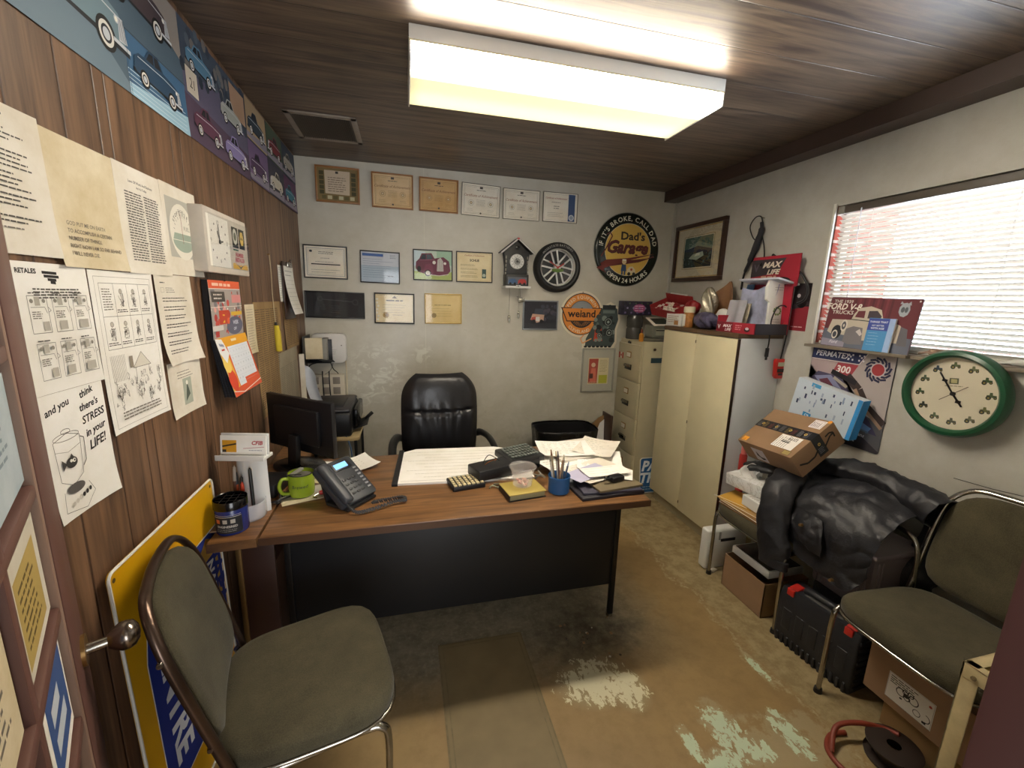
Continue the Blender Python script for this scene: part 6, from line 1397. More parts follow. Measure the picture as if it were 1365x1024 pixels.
# ================================================================ RIGHT WALL
def race(cv, w, h):
    cv.rect(0, 0, w, h, '#24354f'); cv.poly([(0, 0), (w, 0), (w, h*.45), (0, h*.55)], '#2c3b3c'); cv.poly([(0, h*.6), (w*.4, h*.72), (w*.8, h*.7), (w, h*.55), (w, h), (0, h)], '#4f6f68'); cv.poly([(w*.1, h*.62), (w*.5, h*.86), (w, h*.66), (w, h*.55), (w*.5, h*.70)], '#7a9489')
    rn = random.Random(31)
    for k in range(50): cv.disc(w*rn.random(), h*(.06+.38*rn.random()), w*(.008+.03*rn.random()), rn.choice(['#1d2a2e', '#3d5550', '#55706a', '#2a3a48']), n=7)
    cv.poly([(w*.2, h*.30), (w*.35, h*.44), (w*.7, h*.50), (w*.74, h*.36), (w*.5, h*.24)], '#9fb1a3'); cv.poly([(w*.4, h*.36), (w*.48, h*.46), (w*.6, h*.46), (w*.6, h*.38)], '#d4dccb')
t = framed('framed_print', 'dark wood framed print with cream mount high on the right wall', 'R', 2.975, 1.950, .575, .435, DKWOOD, .028, .030, lambda cv, w, h: (cv.rect(0, 0, w, h, '#cfc7ae'), cv.frame(.006, .006, w-.012, h-.012, .007, '#b99a55'), cv.rect(w*.16, h*.17, w*.68, h*.66, '#8a7d5a'), cv.rect(w*.17, h*.18, w*.66, h*.64, '#ded7c0'), (lambda sub: [cv.ops.append((cv.lay+l, [(x+w*.185, y+h*.20) for x, y in vs], fs, m)) for l, vs, fs, m in sub.ops])((lambda s_: (race(s_, w*.63, h*.60), s_)[1])(Cv(w*.63, h*.60)))), cat='framed print')
# wall clock with tractor pictures
t = thing('round_wall_clock', 'green-rimmed oval-looking wall clock with tractor pictures for numbers', 'clock'); T = F((XR-.036, 1.209, 1.227), (0, -1, 0), (0, 0, 1), (-1, 0, 0)) @ Matrix.Rotation(radians(7), 4, 'Z'); t.matrix_world = T
R_ = .179; GRN = mat('clock_green', '#1d5237', .28)
b = B(); b.lathe([(R_*.82, .020), (R_*.83, .036), (R_*.88, .046), (R_*.95, .042), (R_, .026), (R_*.985, .0)], (0, 0, 0), GRN, 72); b.lathe([(.001, -.036), (R_*.5, -.036), (R_*.5, .0), (R_*.95, .0), (R_*.9, .010), (.001, .010)], (0, 0, 0), GRN, 48); b.obj('rim', t)
b = B(); b.cyl((0, 0, .008), (0, 0, .0145), R_*.84, R_*.84, mat('clock_dial_cream', '#ddd4bd', .5), 60); cv = Cv(1, 1)
def tractor(cx, cy, s, col, rot=0):
    c_, s_ = cos(rot), sin(rot); P = lambda x, y: (cx+(x*c_-y*s_)*s, cy+(x*s_+y*c_)*s)
    cv.poly([P(-.9, -.2), P(-.8, .3), P(-.3, .35), P(-.25, .9), P(.25, .9), P(.3, .3), (P(.95, .25)), P(1, -.3)], col)
    for x, r in ((-.5, .5), (.7, .32)): cx2, cy2 = P(x, -.35); cv.disc(cx2, cy2, r*s, '#33362c', n=12); cv.disc(cx2, cy2, r*s*.45, '#8a7d3e', n=8)
for k in range(12):
    a = radians(90-30*k); tractor(R_*.65*cos(a), R_*.64*sin(a), .0165, ['#56633a', '#6a6f4a', '#3f5a34', '#4c5c3a', '#6a6b3c', '#7a7a60', '#4b4f3c', '#5a6844', '#3a3f34', '#46603a', '#55624a', '#3c4c5a'][k])
cv.rect(-.015, .040, .030, .024, '#5e6148'); cv.rect(-.010, .044, .020, .016, '#b5ac7a'); cv.scrib(-.03, .030, .06, 1, .01, '#8a8468', .003, cut=.02)
cv.put(b, lambda x, y, o: Vector((x, y, .0146+o)), .0001); b.obj('dial', t)
b = B(); 
for ang, l, w_, m in ((118, .098, .006, BLACK), (-58, .060, .007, BLACK), (33, .058, .0022, DKMETAL), (213, .052, .0022, DKMETAL)): a = radians(ang); b.box((cos(a)*l/2, sin(a)*l/2, .020), (l, w_, .001), m, rot=(0, 0, a)); b.box((cos(a)*l*.62, sin(a)*l*.62, .0202), (.018, w_*1.8, .001), m, rot=(0, 0, a+.785)) if w_ > .004 else None
b.cyl((0, 0, .014), (0, 0, .023), .008, .008, BLACK, 16); b.obj('hands', t)
b = B(); b.lathe([(.001, .034), (R_*.83, .030), (R_*.83, .029), (.001, .033)], (0, 0, 0), GLASS, 48); b.obj('clear_cover', t)

# racing oil poster of tin
t = thing('tin_poster', 'tall tin poster of an old racing car under the window', 'poster'); t.matrix_world = F((XR, 1.894, .862), (0, -1, 0), (0, 0, 1), (-1, 0, 0)); w, h = .427, .490
b = B(); b.prism(rrect(w, h, .012, 4, w/2, h/2), .002, .005, mat('tin_edge', '#6a6a6e', .4, .4)); cv = Cv(w, h)
cv.same(rrect(w-.004, h-.004, .011, 4, w/2, h/2), [list(range(24))], '#37343c'); cv.poly([(0, h*.55), (w, h*.48), (w, h*.86), (0, h*.86)], '#9a9298'); cv.poly([(w*.62, h*.98), (w*.48, h*.70), (w*.8, h*.35), (w*.995, h*.30), (w*.995, h*.98)], '#b3a9a6')
cv.poly([(.004, h*.985), (w*.70, h*.985), (w*.615, h*.855), (.004, h*.855)], '#29315c'); cv.text('PERMATEX', w*.055, h*.895, .040, '#e8e8ee', 'l', .02, .2, sx=.97)
for k, x in enumerate((.50, .63)):
    for i in range(3):
        for j in range(3): cv.rect(w*(x-.035)+i*.011, h*.885+j*.012+(i % 2)*.003, .0085, .009, '#e8e8ee' if (i+j) % 2 == 0 else '#3a4270')
cv.line([(.004, h*.855), (w*.615, h*.855), (w*.70, h*.985)], .004, '#e6dcd8'); cv.poly([(w*.10, h*.70), (w*.52, h*.70), (w*.60, h*.845), (.004, h*.845), (.004, h*.78)], '#b4a0a2'); cv.poly([(w*.30, h*.72), (w*.54, h*.72), (w*.61, h*.845), (w*.36, h*.845)], '#a5404a'); cv.text('300', w*.44, h*.745, .050, '#efe8e6', 'c', .03, .15)
cx, cy = w*.83, h*.83
for k in range(12): a = k*pi/6; cv.line([(cx+.036*cos(a), cy+.036*sin(a)), (cx+.050*cos(a+.35), cy+.050*sin(a+.35)), (cx+.060*cos(a+.8), cy+.060*sin(a+.8))], .010, '#23274a')
cv.disc(cx, cy, .034, '#c9c4c8'); cv.disc(cx, cy, .029, '#a83c40')
cv.poly([(0, h*.58), (w*.12, h*.72), (w*.42, h*.70), (w*.62, h*.50), (w*.85, h*.30), (w*.95, h*.18), (w*.7, h*.2), (w*.3, h*.33), (0, h*.40)], '#4d4866'); cv.poly([(w*.08, h*.66), (w*.30, h*.70), (w*.52, h*.52), (w*.60, h*.36), (w*.35, h*.44)], '#8d92b8'); cv.poly([(w*.15, h*.63), (w*.26, h*.66), (w*.38, h*.56), (w*.25, h*.54)], '#6b3547')
cv.line([(w*.50, h*.72), (w*.66, h*.60), (w*.78, h*.44), (w*.99, h*.30)], .042, '#3c2f2c'); cv.line([(w*.62, h*.60), (w*.74, h*.44), (w*.98, h*.26)], .016, '#a58a73'); cv.line([(w*.3, h*.74), (w*.62, h*.66)], .026, '#1d1c22'); cv.line([(w*.34, h*.68), (w*.52, h*.60)], .016, '#b7b0a0')
cv.poly([(w*.55, h*.36), (w*.88, h*.24), (w*.84, h*.18), (w*.5, h*.30)], '#7ba4d8'); cv.line([(w*.55, h*.23), (w*.86, h*.19)], .008, '#6d8499'); cv.text('Race car fans', w*.66, h*.14, .026, '#e6e6ee', 'c', .01, .25, -.08); cv.scrib(w*.5, h*.095, w*.28, 2, .018, '#c9c9d4', .007)
cv.put(b, lambda x, y, o: Vector((x, y, .0052+o)), .00008); b.obj('poster_panel', t)
b = B()
for x, y in ((.012, h-.012), (w-.012, h-.012)): b.cyl((x, y, .005), (x, y, .008), .003, .002, CHROME, 8)
b.obj('nails', t)

# tin sign standing on the sill, booklet in front
t = thing('tin_sign', 'tin sign with a white vintage pickup truck standing on the window sill', 'sign'); T = F((XR-.032, 1.835, WZ0+.002), (0, -1, 0), (.10, 0, 1), (-1, 0, .10)) @ Matrix.Rotation(radians(-1.0), 4, 'Z'); t.matrix_world = T; w, h = .425, .255
b = B(); b.prism(rrect(w, h, .006, 3, w/2, h/2), 0, .003, mat('tin_edge', '#6a6a6e', .4, .4)); cv = Cv(w, h)
cv.same(rrect(w-.004, h-.004, .005, 3, w/2, h/2), [list(range(16))], '#6c2f38')
for k in range(9): cv.rect(w*(.30+.05*k), h*.40, .010, h*.58, '#7d3640' if k % 2 else '#5c2931')
cv.poly([(.003, .003), (w-.003, .003), (w-.003, h*.30), (.003, h*.36)], '#6a7080'); cv.poly([(.003, .003), (w*.3, .003), (w*.3, h*.12), (.003, h*.16)], '#9a95a8')
cv.text('THE 1939', w*.165, h*.885, .022, '#ddd5cc', 'c', .02, sx=1.1); cv.text('FORD V-8', w*.185, h*.755, .043, '#efe9df', 'c', .03, .2, sx=.95); cv.text('TRUCKS', w*.185, h*.665, .026, '#ddd5cc', 'c', .02, sx=1.15)
P = lambda pts: [(w*a, h*b_) for a, b_ in pts]; TC = '#c9bfae'
cv.poly(P([(.05, .30), (.08, .55), (.31, .56), (.33, .68), (.38, .80), (.50, .84), (.62, .78), (.66, .62), (.85, .52), (.92, .40), (.90, .20), (.45, .18), (.30, .25), (.10, .26)]), TC)
cv.poly(P([(.345, .62), (.37, .74), (.45, .75), (.455, .61)]), '#6c2f38'); cv.poly(P([(.49, .61), (.49, .75), (.58, .76), (.64, .66), (.63, .60)]), '#4a4048'); cv.line(P([(.31, .57), (.62, .55)]), .004, '#2f3a34')
cv.disc(w*.17, h*.30, w*.062, '#262a30', h*.14); cv.disc(w*.155, h*.25, w*.036, '#ddd6ca', h*.09); cv.disc(w*.155, h*.25, w*.024, '#4a4e56', h*.06); cv.disc(w*.245, h*.44, w*.040, '#ddd6ca', h*.12); cv.disc(w*.243, h*.44, w*.026, '#5c5c62', h*.08); cv.disc(w*.243, h*.44, w*.010, '#ddd6ca', h*.03)
cv.poly(P([(.27, .12), (.28, .38), (.36, .44), (.47, .42), (.50, .10), (.34, .08)]), '#807c80'); cv.poly(P([(.40, .34), (.44, .40), (.48, .3), (.46, .26)]), '#d3cbc9'); cv.poly(P([(.86, .16), (.86, .50), (.93, .46), (.96, .16)]), '#6c6a70')
cv.disc(w*.845, h*.80, w*.055, '#aab2bb', h*.13, 9); cv.poly(P([(.79, .90), (.80, .95), (.83, .90)]), '#aab2bb'); cv.poly(P([(.86, .90), (.89, .95), (.90, .88)]), '#aab2bb'); cv.disc(w*.83, h*.80, w*.018, '#5a6068', h*.05); cv.disc(w*.865, h*.80, w*.016, '#5a6068', h*.05); cv.text('Ford', w*.165, h*.07, .022, '#e6e2ec', 'c', .01, .3)
cv.disc(w-.012, h-.012, .004, '#e6e6e6', n=10); cv.disc(.012, h-.012, .004, '#3a2a2c', n=10)
cv.put(b, lambda x, y, o: Vector((x, y, .0032+o)), .00008); b.obj('sign_panel', t)
t = thing('booklet', 'small blue booklet leaning against the pickup truck sign', 'booklet'); T = F((XR-.046, 1.600, WZ0+.001), (0, -1, 0), (.10, 0, 1), (-1, 0, .10)); t.matrix_world = T
b = B(); b.box((.060, .078, .004), (.118, .156, .008), PAPER2, .001); cv = Cv(.118, .156); cv.rect(0, 0, .118, .156, '#a3bfe6'); cv.rect(0, 0, .092, .156, '#4f97cf'); cv.rect(0, .098, .092, .056, '#4554a8'); cv.text('THINGS THAT', .046, .134, .0125, '#dde3f5', 'c', .03); cv.text('GET BETTER', .046, .118, .010, '#dde3f5', 'c', .02); cv.text('WITH AGE', .046, .104, .0125, '#dde3f5', 'c', .03); cv.scrib(.012, .085, .05, 5, .014, '#9cc6e6', .002)
cv.put(b, lambda x, y, o: Vector((x+.001, y, .0082+o)), .0001); b.obj('cover', t)
tag((lambda b: (b.tube([(2.195, 1.375, 1.372), (2.19, 1.32, 1.385), (2.20, 1.26, 1.380), (2.19, 1.20, 1.370), (2.20, 1.13, 1.368)], [.006, .016, .020, .012, .006], mat('brown_cloth', '#8b7465', .8, var=.2), 10, flat=.7), b.obj('brown_rag'))[1])(B()), 'brown rag lying on the sill right of the truck sign', 'rag')
tag((lambda b: (b.tube([(2.19, 1.12, 1.366), (2.20, 1.06, 1.378), (2.195, .98, 1.372), (2.20, .90, 1.366)], [.005, .012, .014, .006], mat('white_cloth', '#d8d8d4', .8), 10), b.obj('white_rag'))[1])(B()), 'crumpled white cloth on the sill above the green clock', 'cloth')
tag((lambda b: (b.tube([(XR-.001, 1.17, .872), (XR-.001, 1.05, .879), (XR-.001, .93, .894)], .0012, BLACK, 5, False), b.obj('scratch_mark'))[1])(B()), kind='structure')

# strap, hose and cables hung above the cupboard
t = thing('black_strap', 'black webbing sleeve hanging on the wall above the cupboard', 'strap')
b = B(); p_ = [Vector((2.196, 2.368, 2.072)), Vector((2.194, 2.360, 2.02)), Vector((2.193, 2.385, 1.93)), Vector((2.193, 2.425, 1.83)), Vector((2.198, 2.462, 1.755)), Vector((2.202, 2.475, 1.66))]
b.tube(p_, [.010, .017, .020, .018, .011, .006, .006], mat('webbing_black', '#1c1c22', .6, var=.2, vscale=30), 12); b.obj('sleeve', t)
b = B(); b.tube([(2.205, 2.37, 2.07), (2.20, 2.385, 2.11), (2.20, 2.43, 2.11), (2.20, 2.465, 2.06), (2.20, 2.43, 1.99), (2.20, 2.39, 1.96)], .0035, BLACK, 7); b.tube([(2.20, 2.36, 2.0), (2.19, 2.32, 1.93), (2.185, 2.30, 1.86), (2.16, 2.29, 1.80)], .0035, BLACK, 7); b.obj('cord', t)
b = B(); b.cyl((XR, 2.375, 2.10), (XR-.03, 2.375, 2.105), .003, .003, CHROME, 8); b.obj('nail', t)
t = tag((lambda b: (b.tube([(2.195, 2.245, 1.864), (2.195, 2.22, 1.850)], .0085, BLACK, 10, False), b.tube([(2.195, 2.23, 1.856), (2.19, 2.15, 1.815), (2.185, 2.09, 1.790), (2.185, 2.01, 1.735), (2.19, 1.965, 1.66), (2.19, 1.975, 1.60), (2.19, 2.02, 1.575)], .0065, mat('hose_black', '#1b1d22', .4), 10), b.obj('rubber_hose'))[2])(B()), 'black rubber hose arching over the red display box', 'hose')
# code reader hanging on its lead against the cupboard side
t = thing('code_reader', 'small red handheld scan tool hanging on its lead by the cupboard side', 'scan tool')
b = B(); T = F((2.200, 2.082, 1.188), (1, 0, 0), (0, 0, 1), (0, -1, 0)); b.prism([(-.040, .048), (-.034, .058), (.034, .058), (.040, .048), (.036, .0), (.032, -.050), (.022, -.062), (-.022, -.062), (-.032, -.050), (-.036, .0)], -.012, .012, RED, .004, T=T); b.obj('body', t)
b = B(); b.box((0, .026, .0125), (.048, .024, .002), mat('lcd_pale', '#b9c2a4', .3)); b.box((0, -.012, .013), (.050, .022, .004), BLACK, .004); b.box((0, -.036, .013), (.03, .012, .004), BLACK, .003); b.v = [T @ v for v in b.v]; b.obj('screen_and_keys', t)
b = B(); b.tube([(2.200, 2.082, 1.245), (2.20, 2.075, 1.30), (2.195, 2.06, 1.42), (2.19, 2.065, 1.52), (2.16, 2.07, 1.56), (2.11, 2.07, 1.55), (2.08, 2.07, 1.48), (2.075, 2.062, 1.40), (2.09, 2.075, 1.34), (2.092, 2.08, 1.31)], .0038, BLACK, 8); b.obj('lead', t)
b = B(); b.box((2.092, 2.081, 1.285), (.020, .014, .055), BLACK, .004); b.box((2.092, 2.081, 1.25), (.012, .008, .02), BLACK, .002); b.obj('connector', t)

# ================================================================ ON THE CUPBOARD
ZT = 1.3922
def rb(name, label, cat, c, d, m, bev=.003, rz=0, rx=0, ry=0, group=None): 
    b = B(); b.box(c, d, m, bev, rot=(rx, ry, rz)); return tag(b.obj(name), label, cat, group)
MR = '#a32234'
t = thing('display_box', 'red and black counter display box with MAX LIFE on its header', 'display box', (2.06, 2.20, ZT))
b = B(); DB = mat('display_red', '#a82036', .45); DK_ = mat('display_dark', '#241f26', .45)
b.bx(-.11, .11, -.155, .155, 0, .004, DK_); b.bx(-.114, -.110, -.155, .155, 0, .062, DB); b.bx(-.11, .11, -.159, -.155, 0, .062, DK_); b.bx(-.11, .11, .155, .159, 0, .10, DB); b.bx(.110, .115, -.159, .159, 0, .40, DB); b.obj('tray', t)
b = B(); T = F((-.1145, .155, 0), (0, -1, 0), (0, 0, 1), (-1, 0, 0)); cv = Cv(.31, .062); cv.rect(0, 0, .31, .062, '#7b1526'); cv.rect(.14, 0, .17, .062, MR); cv.text('V', .022, .018, .034, '#d8d2d4', 'c', .05); cv.text('MAX', .095, .030, .024, '#efeaea', 'c', .04, .3, sx=1.3); cv.text('LIFE', .102, .008, .022, '#efeaea', 'c', .04, .3, sx=1.3); cv.scrib(.16, .042, .06, 3, .012, '#d98a92', .006); cv.disc(.255, .024, .022, '#3b1a22', .014); cv.disc(.255, .030, .014, '#d8cfd2', .008)
mf = flatmap(T); cv.put(b, mf, .0001); b.obj('front_printing', t)
b = B(); T = F((.1095, .165, .29), (0, -1, 0), (0, 0, 1), (-1, 0, 0)); b.box((.112, -.008, .375), (.006, .345, .175), DB, .001); cv = Cv(.34, .15); cv.rect(-.004, -.01, .35, .165, MR); cv.poly([(-.004, .05), (.20, .07), (.25, .155), (-.004, .155)], '#3a3238'); cv.text('V', .035, .085, .06, '#55505a', 'c', .04); cv.text('MAX', .155, .105, .046, '#e6dccb', 'c', .04, .3, sx=1.3); cv.text('LIFE', .17, .064, .040, '#e6dccb', 'c', .04, .3, sx=1.3); cv.scrib(.08, .045, .14, 1, .01, '#c9a08a', .010); cv.disc(.24, .02, .06, '#231c22', .025)
mf = flatmap(T); cv.put(b, lambda x, y, o: mf(x, y, o+.0008), .0001); b.obj('header_card', t)
t = thing('clear_pouch', 'clear plastic pouch of papers standing in the red tray', 'pouch', (1.995, 2.285, ZT+.006))
b = B(); b.grid(lambda u, v: Vector((.05*v+.012*sin(u*6), .075-.15*u+.02*v, .19*v)), 10, 10, POLY, .004); b.grid(lambda u, v: Vector((.05*v+.026+.008*sin(u*7+1), .07-.14*u+.02*v, .17*v)), 8, 8, mat('pouch_content', '#b4ab93', .5, var=.3, vscale=25), .003); b.obj('pouch', t)
t = thing('film_bag', 'large crumpled plastic bag of printed leaflets in the display box', 'bag', (2.09, 2.22, ZT+.006))
b = B(); b.grid(lambda u, v: Vector((.03*v+.010*sin(u*9+v*5), .14-.26*u, .27*v*(1-.06*sin(u*5)))), 14, 12, mat('printed_film', '#a7abc4', .3, var=.35, vscale=14), .005); b.grid(lambda u, v: Vector((.02+.04*v, .145-.06*u, .10+.19*v)), 5, 6, mat('blue_print', '#3f6391', .4, var=.4, vscale=20), .003); b.obj('film', t)
b = B(); b.box((.045, -.03, .30), (.16, .30, .012), mat('silver_fold', '#c4c6d0', .3, var=.2, vscale=12), .004, rot=(0, .2, 0)); b.obj('folded_top', t)
t = thing('white_packet', 'tall white packet with green emblem at the cupboard edge', 'packet', (2.135, 2.135, ZT+.001)); 
b = B(); b.prism([(-.062, 0), (.050, 0), (.064, .20), (.085, .215), (.085, .27), (.055, .32), (-.06, .325), (-.085, .27), (-.080, .20), (-.056, .185)], 0, .018, WHITE, .003, T=F((0, -.028, 0), (1, 0, 0), (.0, .05, 1), (0, -1, .05))); cv = Cv(1, 1)
for k in range(10): a = k*.63; cv.disc(.024*cos(a), .135+.020*sin(a), .007, '#6f8a4a', n=6)
cv.line([(.045, .01), (.06, .20)], .005, '#3b5d8a'); cv.scrib(-.04, .085, .07, 5, .014, '#9a9a92', .003); cv.scrib(-.03, .27, .07, 2, .014, '#9a9a92', .003)
T = F((0, -.047, 0), (1, 0, 0), (.0, .05, 1), (0, -1, .05)); mf = flatmap(T); cv.put(b, lambda x, y, o: mf(x, y, o+.0004), .0001); b.obj('packet', t)
rb('tool_pouch', 'black soft tool pouch under the white packet', 'pouch', (2.14, 2.168, ZT+.016), (.14, .05, .03), BLACK, .01)
t = tag((lambda b: (b.tube([(2.165, 2.075, 1.40), (2.175, 2.07, 1.44), (2.195, 2.07, 1.49), (2.20, 2.07, 1.53)], [.010, .016, .018, .012, .006], RED, 10, flat=.6), b.obj('red_handle_tool'))[1])(B()), 'red-handled tool leaning right of the white packet', 'tool')
cv = Cv(.11, .27); cv.rect(0, 0, .11, .27, '#8d2230'); cv.rect(0, .14, .11, .13, '#2b2226'); cv.poly([(0, .12), (.11, .15), (.11, .17), (0, .15)], '#443a40'); cv.disc(.06, .16, .03, '#1b181b'); cv.scrib(.01, .02, .09, 1, .01, '#d9b0b0', .005); cv.disc(.035, .20, .012, '#cfc9cc', n=7)
sheet('picture_card', 'red and black picture card on the wall at the end of the cupboard', face_frame('R', 2.075, 1.42), .11, .265, cv, 0, PAPER2, .001, 3, cat='card')
t = thing('pill_bottle', 'tall clear amber bottle with a cream cap on the cupboard', 'bottle', (1.955, 2.655, ZT))
b = B(); b.lathe([(.001, 0), (.030, 0), (.032, .004), (.032, .100), (.028, .106), (.001, .106)], (0, 0, 0), mat('amber_content', '#b5793e', .3, var=.2, vscale=40), 28); b.bx(-.033, -.028, -.006, .022, .01, .09, PAPER); b.obj('bottle', t)
b = B(); b.lathe([(.001, .104), (.037, .104), (.038, .108), (.038, .140), (.034, .145), (.001, .145)], (0, 0, 0), mat('cap_cream', '#d8cfb0', .5), 28); b.obj('cap', t)
t = thing('mail_box', 'small white printed carton behind the amber bottle', 'carton', (1.99, 2.81, ZT)); b = B(); b.box((0, 0, .045), (.10, .18, .09), WPL, .002); cv = Cv(.18, .09); cv.scrib(.02, .07, .14, 4, .014, '#a37d6a', .004); cv.rect(.10, .01, .05, .03, '#c08a55'); T = F((-.0505, .09, 0), (0, -1, 0), (0, 0, 1), (-1, 0, 0)); cv.put(b, flatmap(T), .0001); b.obj('carton', t)
t = thing('sweets_box', 'open red carton packed with red and white wrapped sweets', 'carton', (2.03, 2.96, ZT+.005)); b = B(); SR = mat('sweet_red', '#8f2426', .5)
Tt = Matrix.Translation(Vector((0, 0, .085))) @ Matrix.Rotation(-.40, 4, 'Y') @ Matrix.Rotation(.1, 4, 'X')
b.box((0, 0, 0), (.16, .32, .008), SR); b.box((-.08, 0, .03), (.006, .32, .06), SR); b.box((.08, 0, .06), (.006, .32, .12), SR); b.box((0, .16, .04), (.16, .006, .08), SR); b.box((0, -.16, .04), (.16, .006, .08), SR); b.box((.083, 0, .12), (.01, .2, .012), WPL, .003)
b.v = [Tt @ v for v in b.v]; b.obj('carton', t)
b = B(); rn = random.Random(9)
for i in range(4):
    for j in range(8): b.box((-.055+.036*i, -.13+.037*j, .035+.010*rn.random()), (.03, .028, .03), K(rn.choice(['#d9cfc0', '#b02a30', '#8f2228', '#e3d9cf']), .4), .008, rot=(rn.random(), rn.random(), rn.random()))
b.v = [Tt @ v for v in b.v]; tag(b.obj('wrapped_sweets', t), kind='stuff')
closed_blob(.045, .05, .05, .25, 7, mat('red_wrapper', '#a5252a', .35, bump=.6, bscale=30), 'red_wrapper', None, (2.04, 2.74, ZT+.09)); tag(bpy.data.objects['red_wrapper'], 'crumpled shiny red wrapper beside the sweets box', 'wrapper')
closed_blob(.045, .052, .045, .2, 8, mat('white_wrapper', '#c9c3b6', .5, bump=.6, bscale=30), 'white_wrapper', None, (2.05, 2.745, ZT)); tag(bpy.data.objects['white_wrapper'], 'white crumpled paper under the shiny red wrapper', 'wrapper')
tag(closed_blob(.045, .055, .115, .22, 11, mat('silver_foil', '#c9c2ae', .25, .6, bump=1.0, bscale=35), 'foil_bag', None, (2.06, 2.60, ZT+.05)), 'crinkled silver foil bag standing on the cupboard', 'foil bag')
tag(closed_blob(.055, .10, .055, .3, 12, mat('purple_film', '#55506a', .3, bump=1.0, bscale=40, var=.4, vscale=25), 'parts_bag', None, (1.985, 2.50, ZT)), 'purple-grey crumpled bag of small parts at the cupboard front', 'bag')
t = tag((lambda b: (b.grid(lambda u, v: Vector((2.12+.04*sin(u*4), 2.62-.20*u, ZT+.03+.30*v*(1-.6*abs(u-.45)))), 10, 10, mat('brown_kraft', '#8f6848', .85, var=.2, vscale=8, bump=.5, bscale=12), .004), b.obj('paper_bag'))[1])(B()), 'crumpled brown paper bag behind the foil bag', 'paper bag')
t = tag(closed_blob(.035, .055, .06, .15, 14, mat('white_sack', '#d2d0cb', .6, bump=.6, bscale=20), 'white_pouch', None, (2.05, 2.435, ZT+.02)), 'white fabric pouch between the brown bag and the clear pouch', 'pouch')

# ================================================================ ON THE FILING CABINET
ZF = 1.2552
t = thing('grey_tray', 'grey oval tray on the filing cabinet', 'tray', (1.965, 3.04, ZF)); b = B(); b.lathe([(.001, 0), (.13, 0), (.145, .012), (.148, .026), (.140, .028), (.135, .02), (.001, .018)], (0, 0, 0), mat('tray_grey', '#77756d', .35, .3), 40, sx=1.0, sy=.52); b.obj('tray', t)
t = thing('card_terminal', 'grey card payment terminal with a photo lying on it', 'card terminal', (1.97, 3.04, ZF+.029)); b = B(); b.prism([(-.09, -.06), (.085, -.06), (.095, .06), (-.08, .06)], 0, .10, mat('terminal_grey', '#77786c', .45), .006); b.box((.0, -.062, .045), (.12, .006, .05), mat('terminal_light', '#a3a290', .45), .003); b.box((-.01, -.067, .06), (.10, .006, .008), BLACK); b.obj('body', t, 60)
b = B(); b.box((0, -.01, .125), (.19, .13, .006), PAPER, .001, rot=(.45, 0, .1)); b.box((0, -.012, .1295), (.14, .09, .002), mat('dark_photo', '#2f352a', .3, var=.3, vscale=20), rot=(.45, 0, .1)); b.obj('photo', t)
t = thing('glass_jars', 'two stacked smoky glass jars on the filing cabinet', 'jars', (1.865, 3.23, ZF)); SG = mat('smoky_glass', '#4b4a46', .15)
for k in range(2): b = B(); z = k*.098; b.lathe([(.001, z), (.062, z), (.066, z+.006), (.066, z+.080), (.060, z+.092), (.060, z+.097), (.001, z+.097)], (0, 0, 0), SG, 32); b.obj('jar', t)
t = thing('decorated_tin', 'dark floral box with a pink label on top of the jars', 'box', (1.86, 3.235, ZF+.1965)); b = B(); b.box((0, 0, .057), (.255, .10, .113), mat('dark_floral', '#2d2a3c', .4, var=.6, vscale=30), .003); b.obj('box', t)
b = B(); cv = Cv(1, 1); cv.disc(.01, .055, .058, '#9c4a78', .036, 12); cv.scrib(-.03, .07, .09, 3, .018, '#d9a8c0', .007)
for k in range(14): cv.disc(-.115+.018*k, .020+.075*(k % 3)/2, .009, ['#6a5f86', '#8a86a0', '#4d5f4a'][k % 3], n=6)
cv.put(b, lambda x, y, o: Vector((x, -.0505-o, y)), .0001); b.obj('label', t)
t = thing('glue_bottle', 'small orange glue bottle beside the card terminal', 'bottle', (1.862, 3.045, ZF)); t.location = (1.800, 3.00, ZF); b = B(); b.lathe([(.001, 0), (.016, 0), (.018, .004), (.018, .055), (.008, .066), (.001, .066)], (0, 0, 0), mat('glue_orange', '#c98a2c', .4), 20); b.obj('bottle', t); b = B(); b.lathe([(.008, .064), (.009, .085), (.003, .10), (.001, .10)], (0, 0, 0), mat('cap_red_brown', '#8b4a38', .4), 16); b.obj('cap', t)

# ================================================================ THE PILE ON AND UNDER THE CHAIRS
SZ = .474
def obox(parent, name, c, d, e, m, bev=.002):
    b = B(); b.box((0, 0, 0), d, m, bev); T = Matrix.Translation(Vector(c)) @ Euler(e).to_matrix().to_4x4(); b.v = [T @ v for v in b.v]; return b.obj(name, parent), T
for k, (x, y, w_, d_, rz, m, lab) in enumerate(((1.80, 1.70, .22, .31, .05, 'KR', 'brown padded envelope at the bottom of the stack on the chair'), (1.795, 1.715, .20, .29, -.06, 'TN', 'tan envelope, second from the bottom on the chair'), (1.79, 1.70, .21, .30, .0, 'KR', 'brown envelope in the middle of the stack on the chair'), (1.80, 1.73, .20, .27, .10, 'TN', 'tan envelope near the top of the stack on the chair'), (1.79, 1.80, .17, .19, .3, 'GD', 'golden yellow envelope under the tissue box'))):
    m = {'KR': mat('kraft_envelope', '#8a6338', .8, var=.15), 'TN': mat('tan_envelope', '#b08b56', .8, var=.1), 'GD': mat('gold_envelope', '#c99a3e', .7)}[m]
    t = thing('envelope', lab, 'envelope', group='envelopes stacked on the chair by the cupboard'); o, _ = obox(t, 'envelope_body', (x, y, SZ+.003+.0062*k), (w_, d_, .0056), (0, 0, rz), m, .001); obox(o, 'flap_edge', (x-w_/2*.96, y, SZ+.003+.0062*k+.0004), (.004, d_*.98, .0058), (0, 0, rz), PAPER, .0)
ZE = SZ+.0325
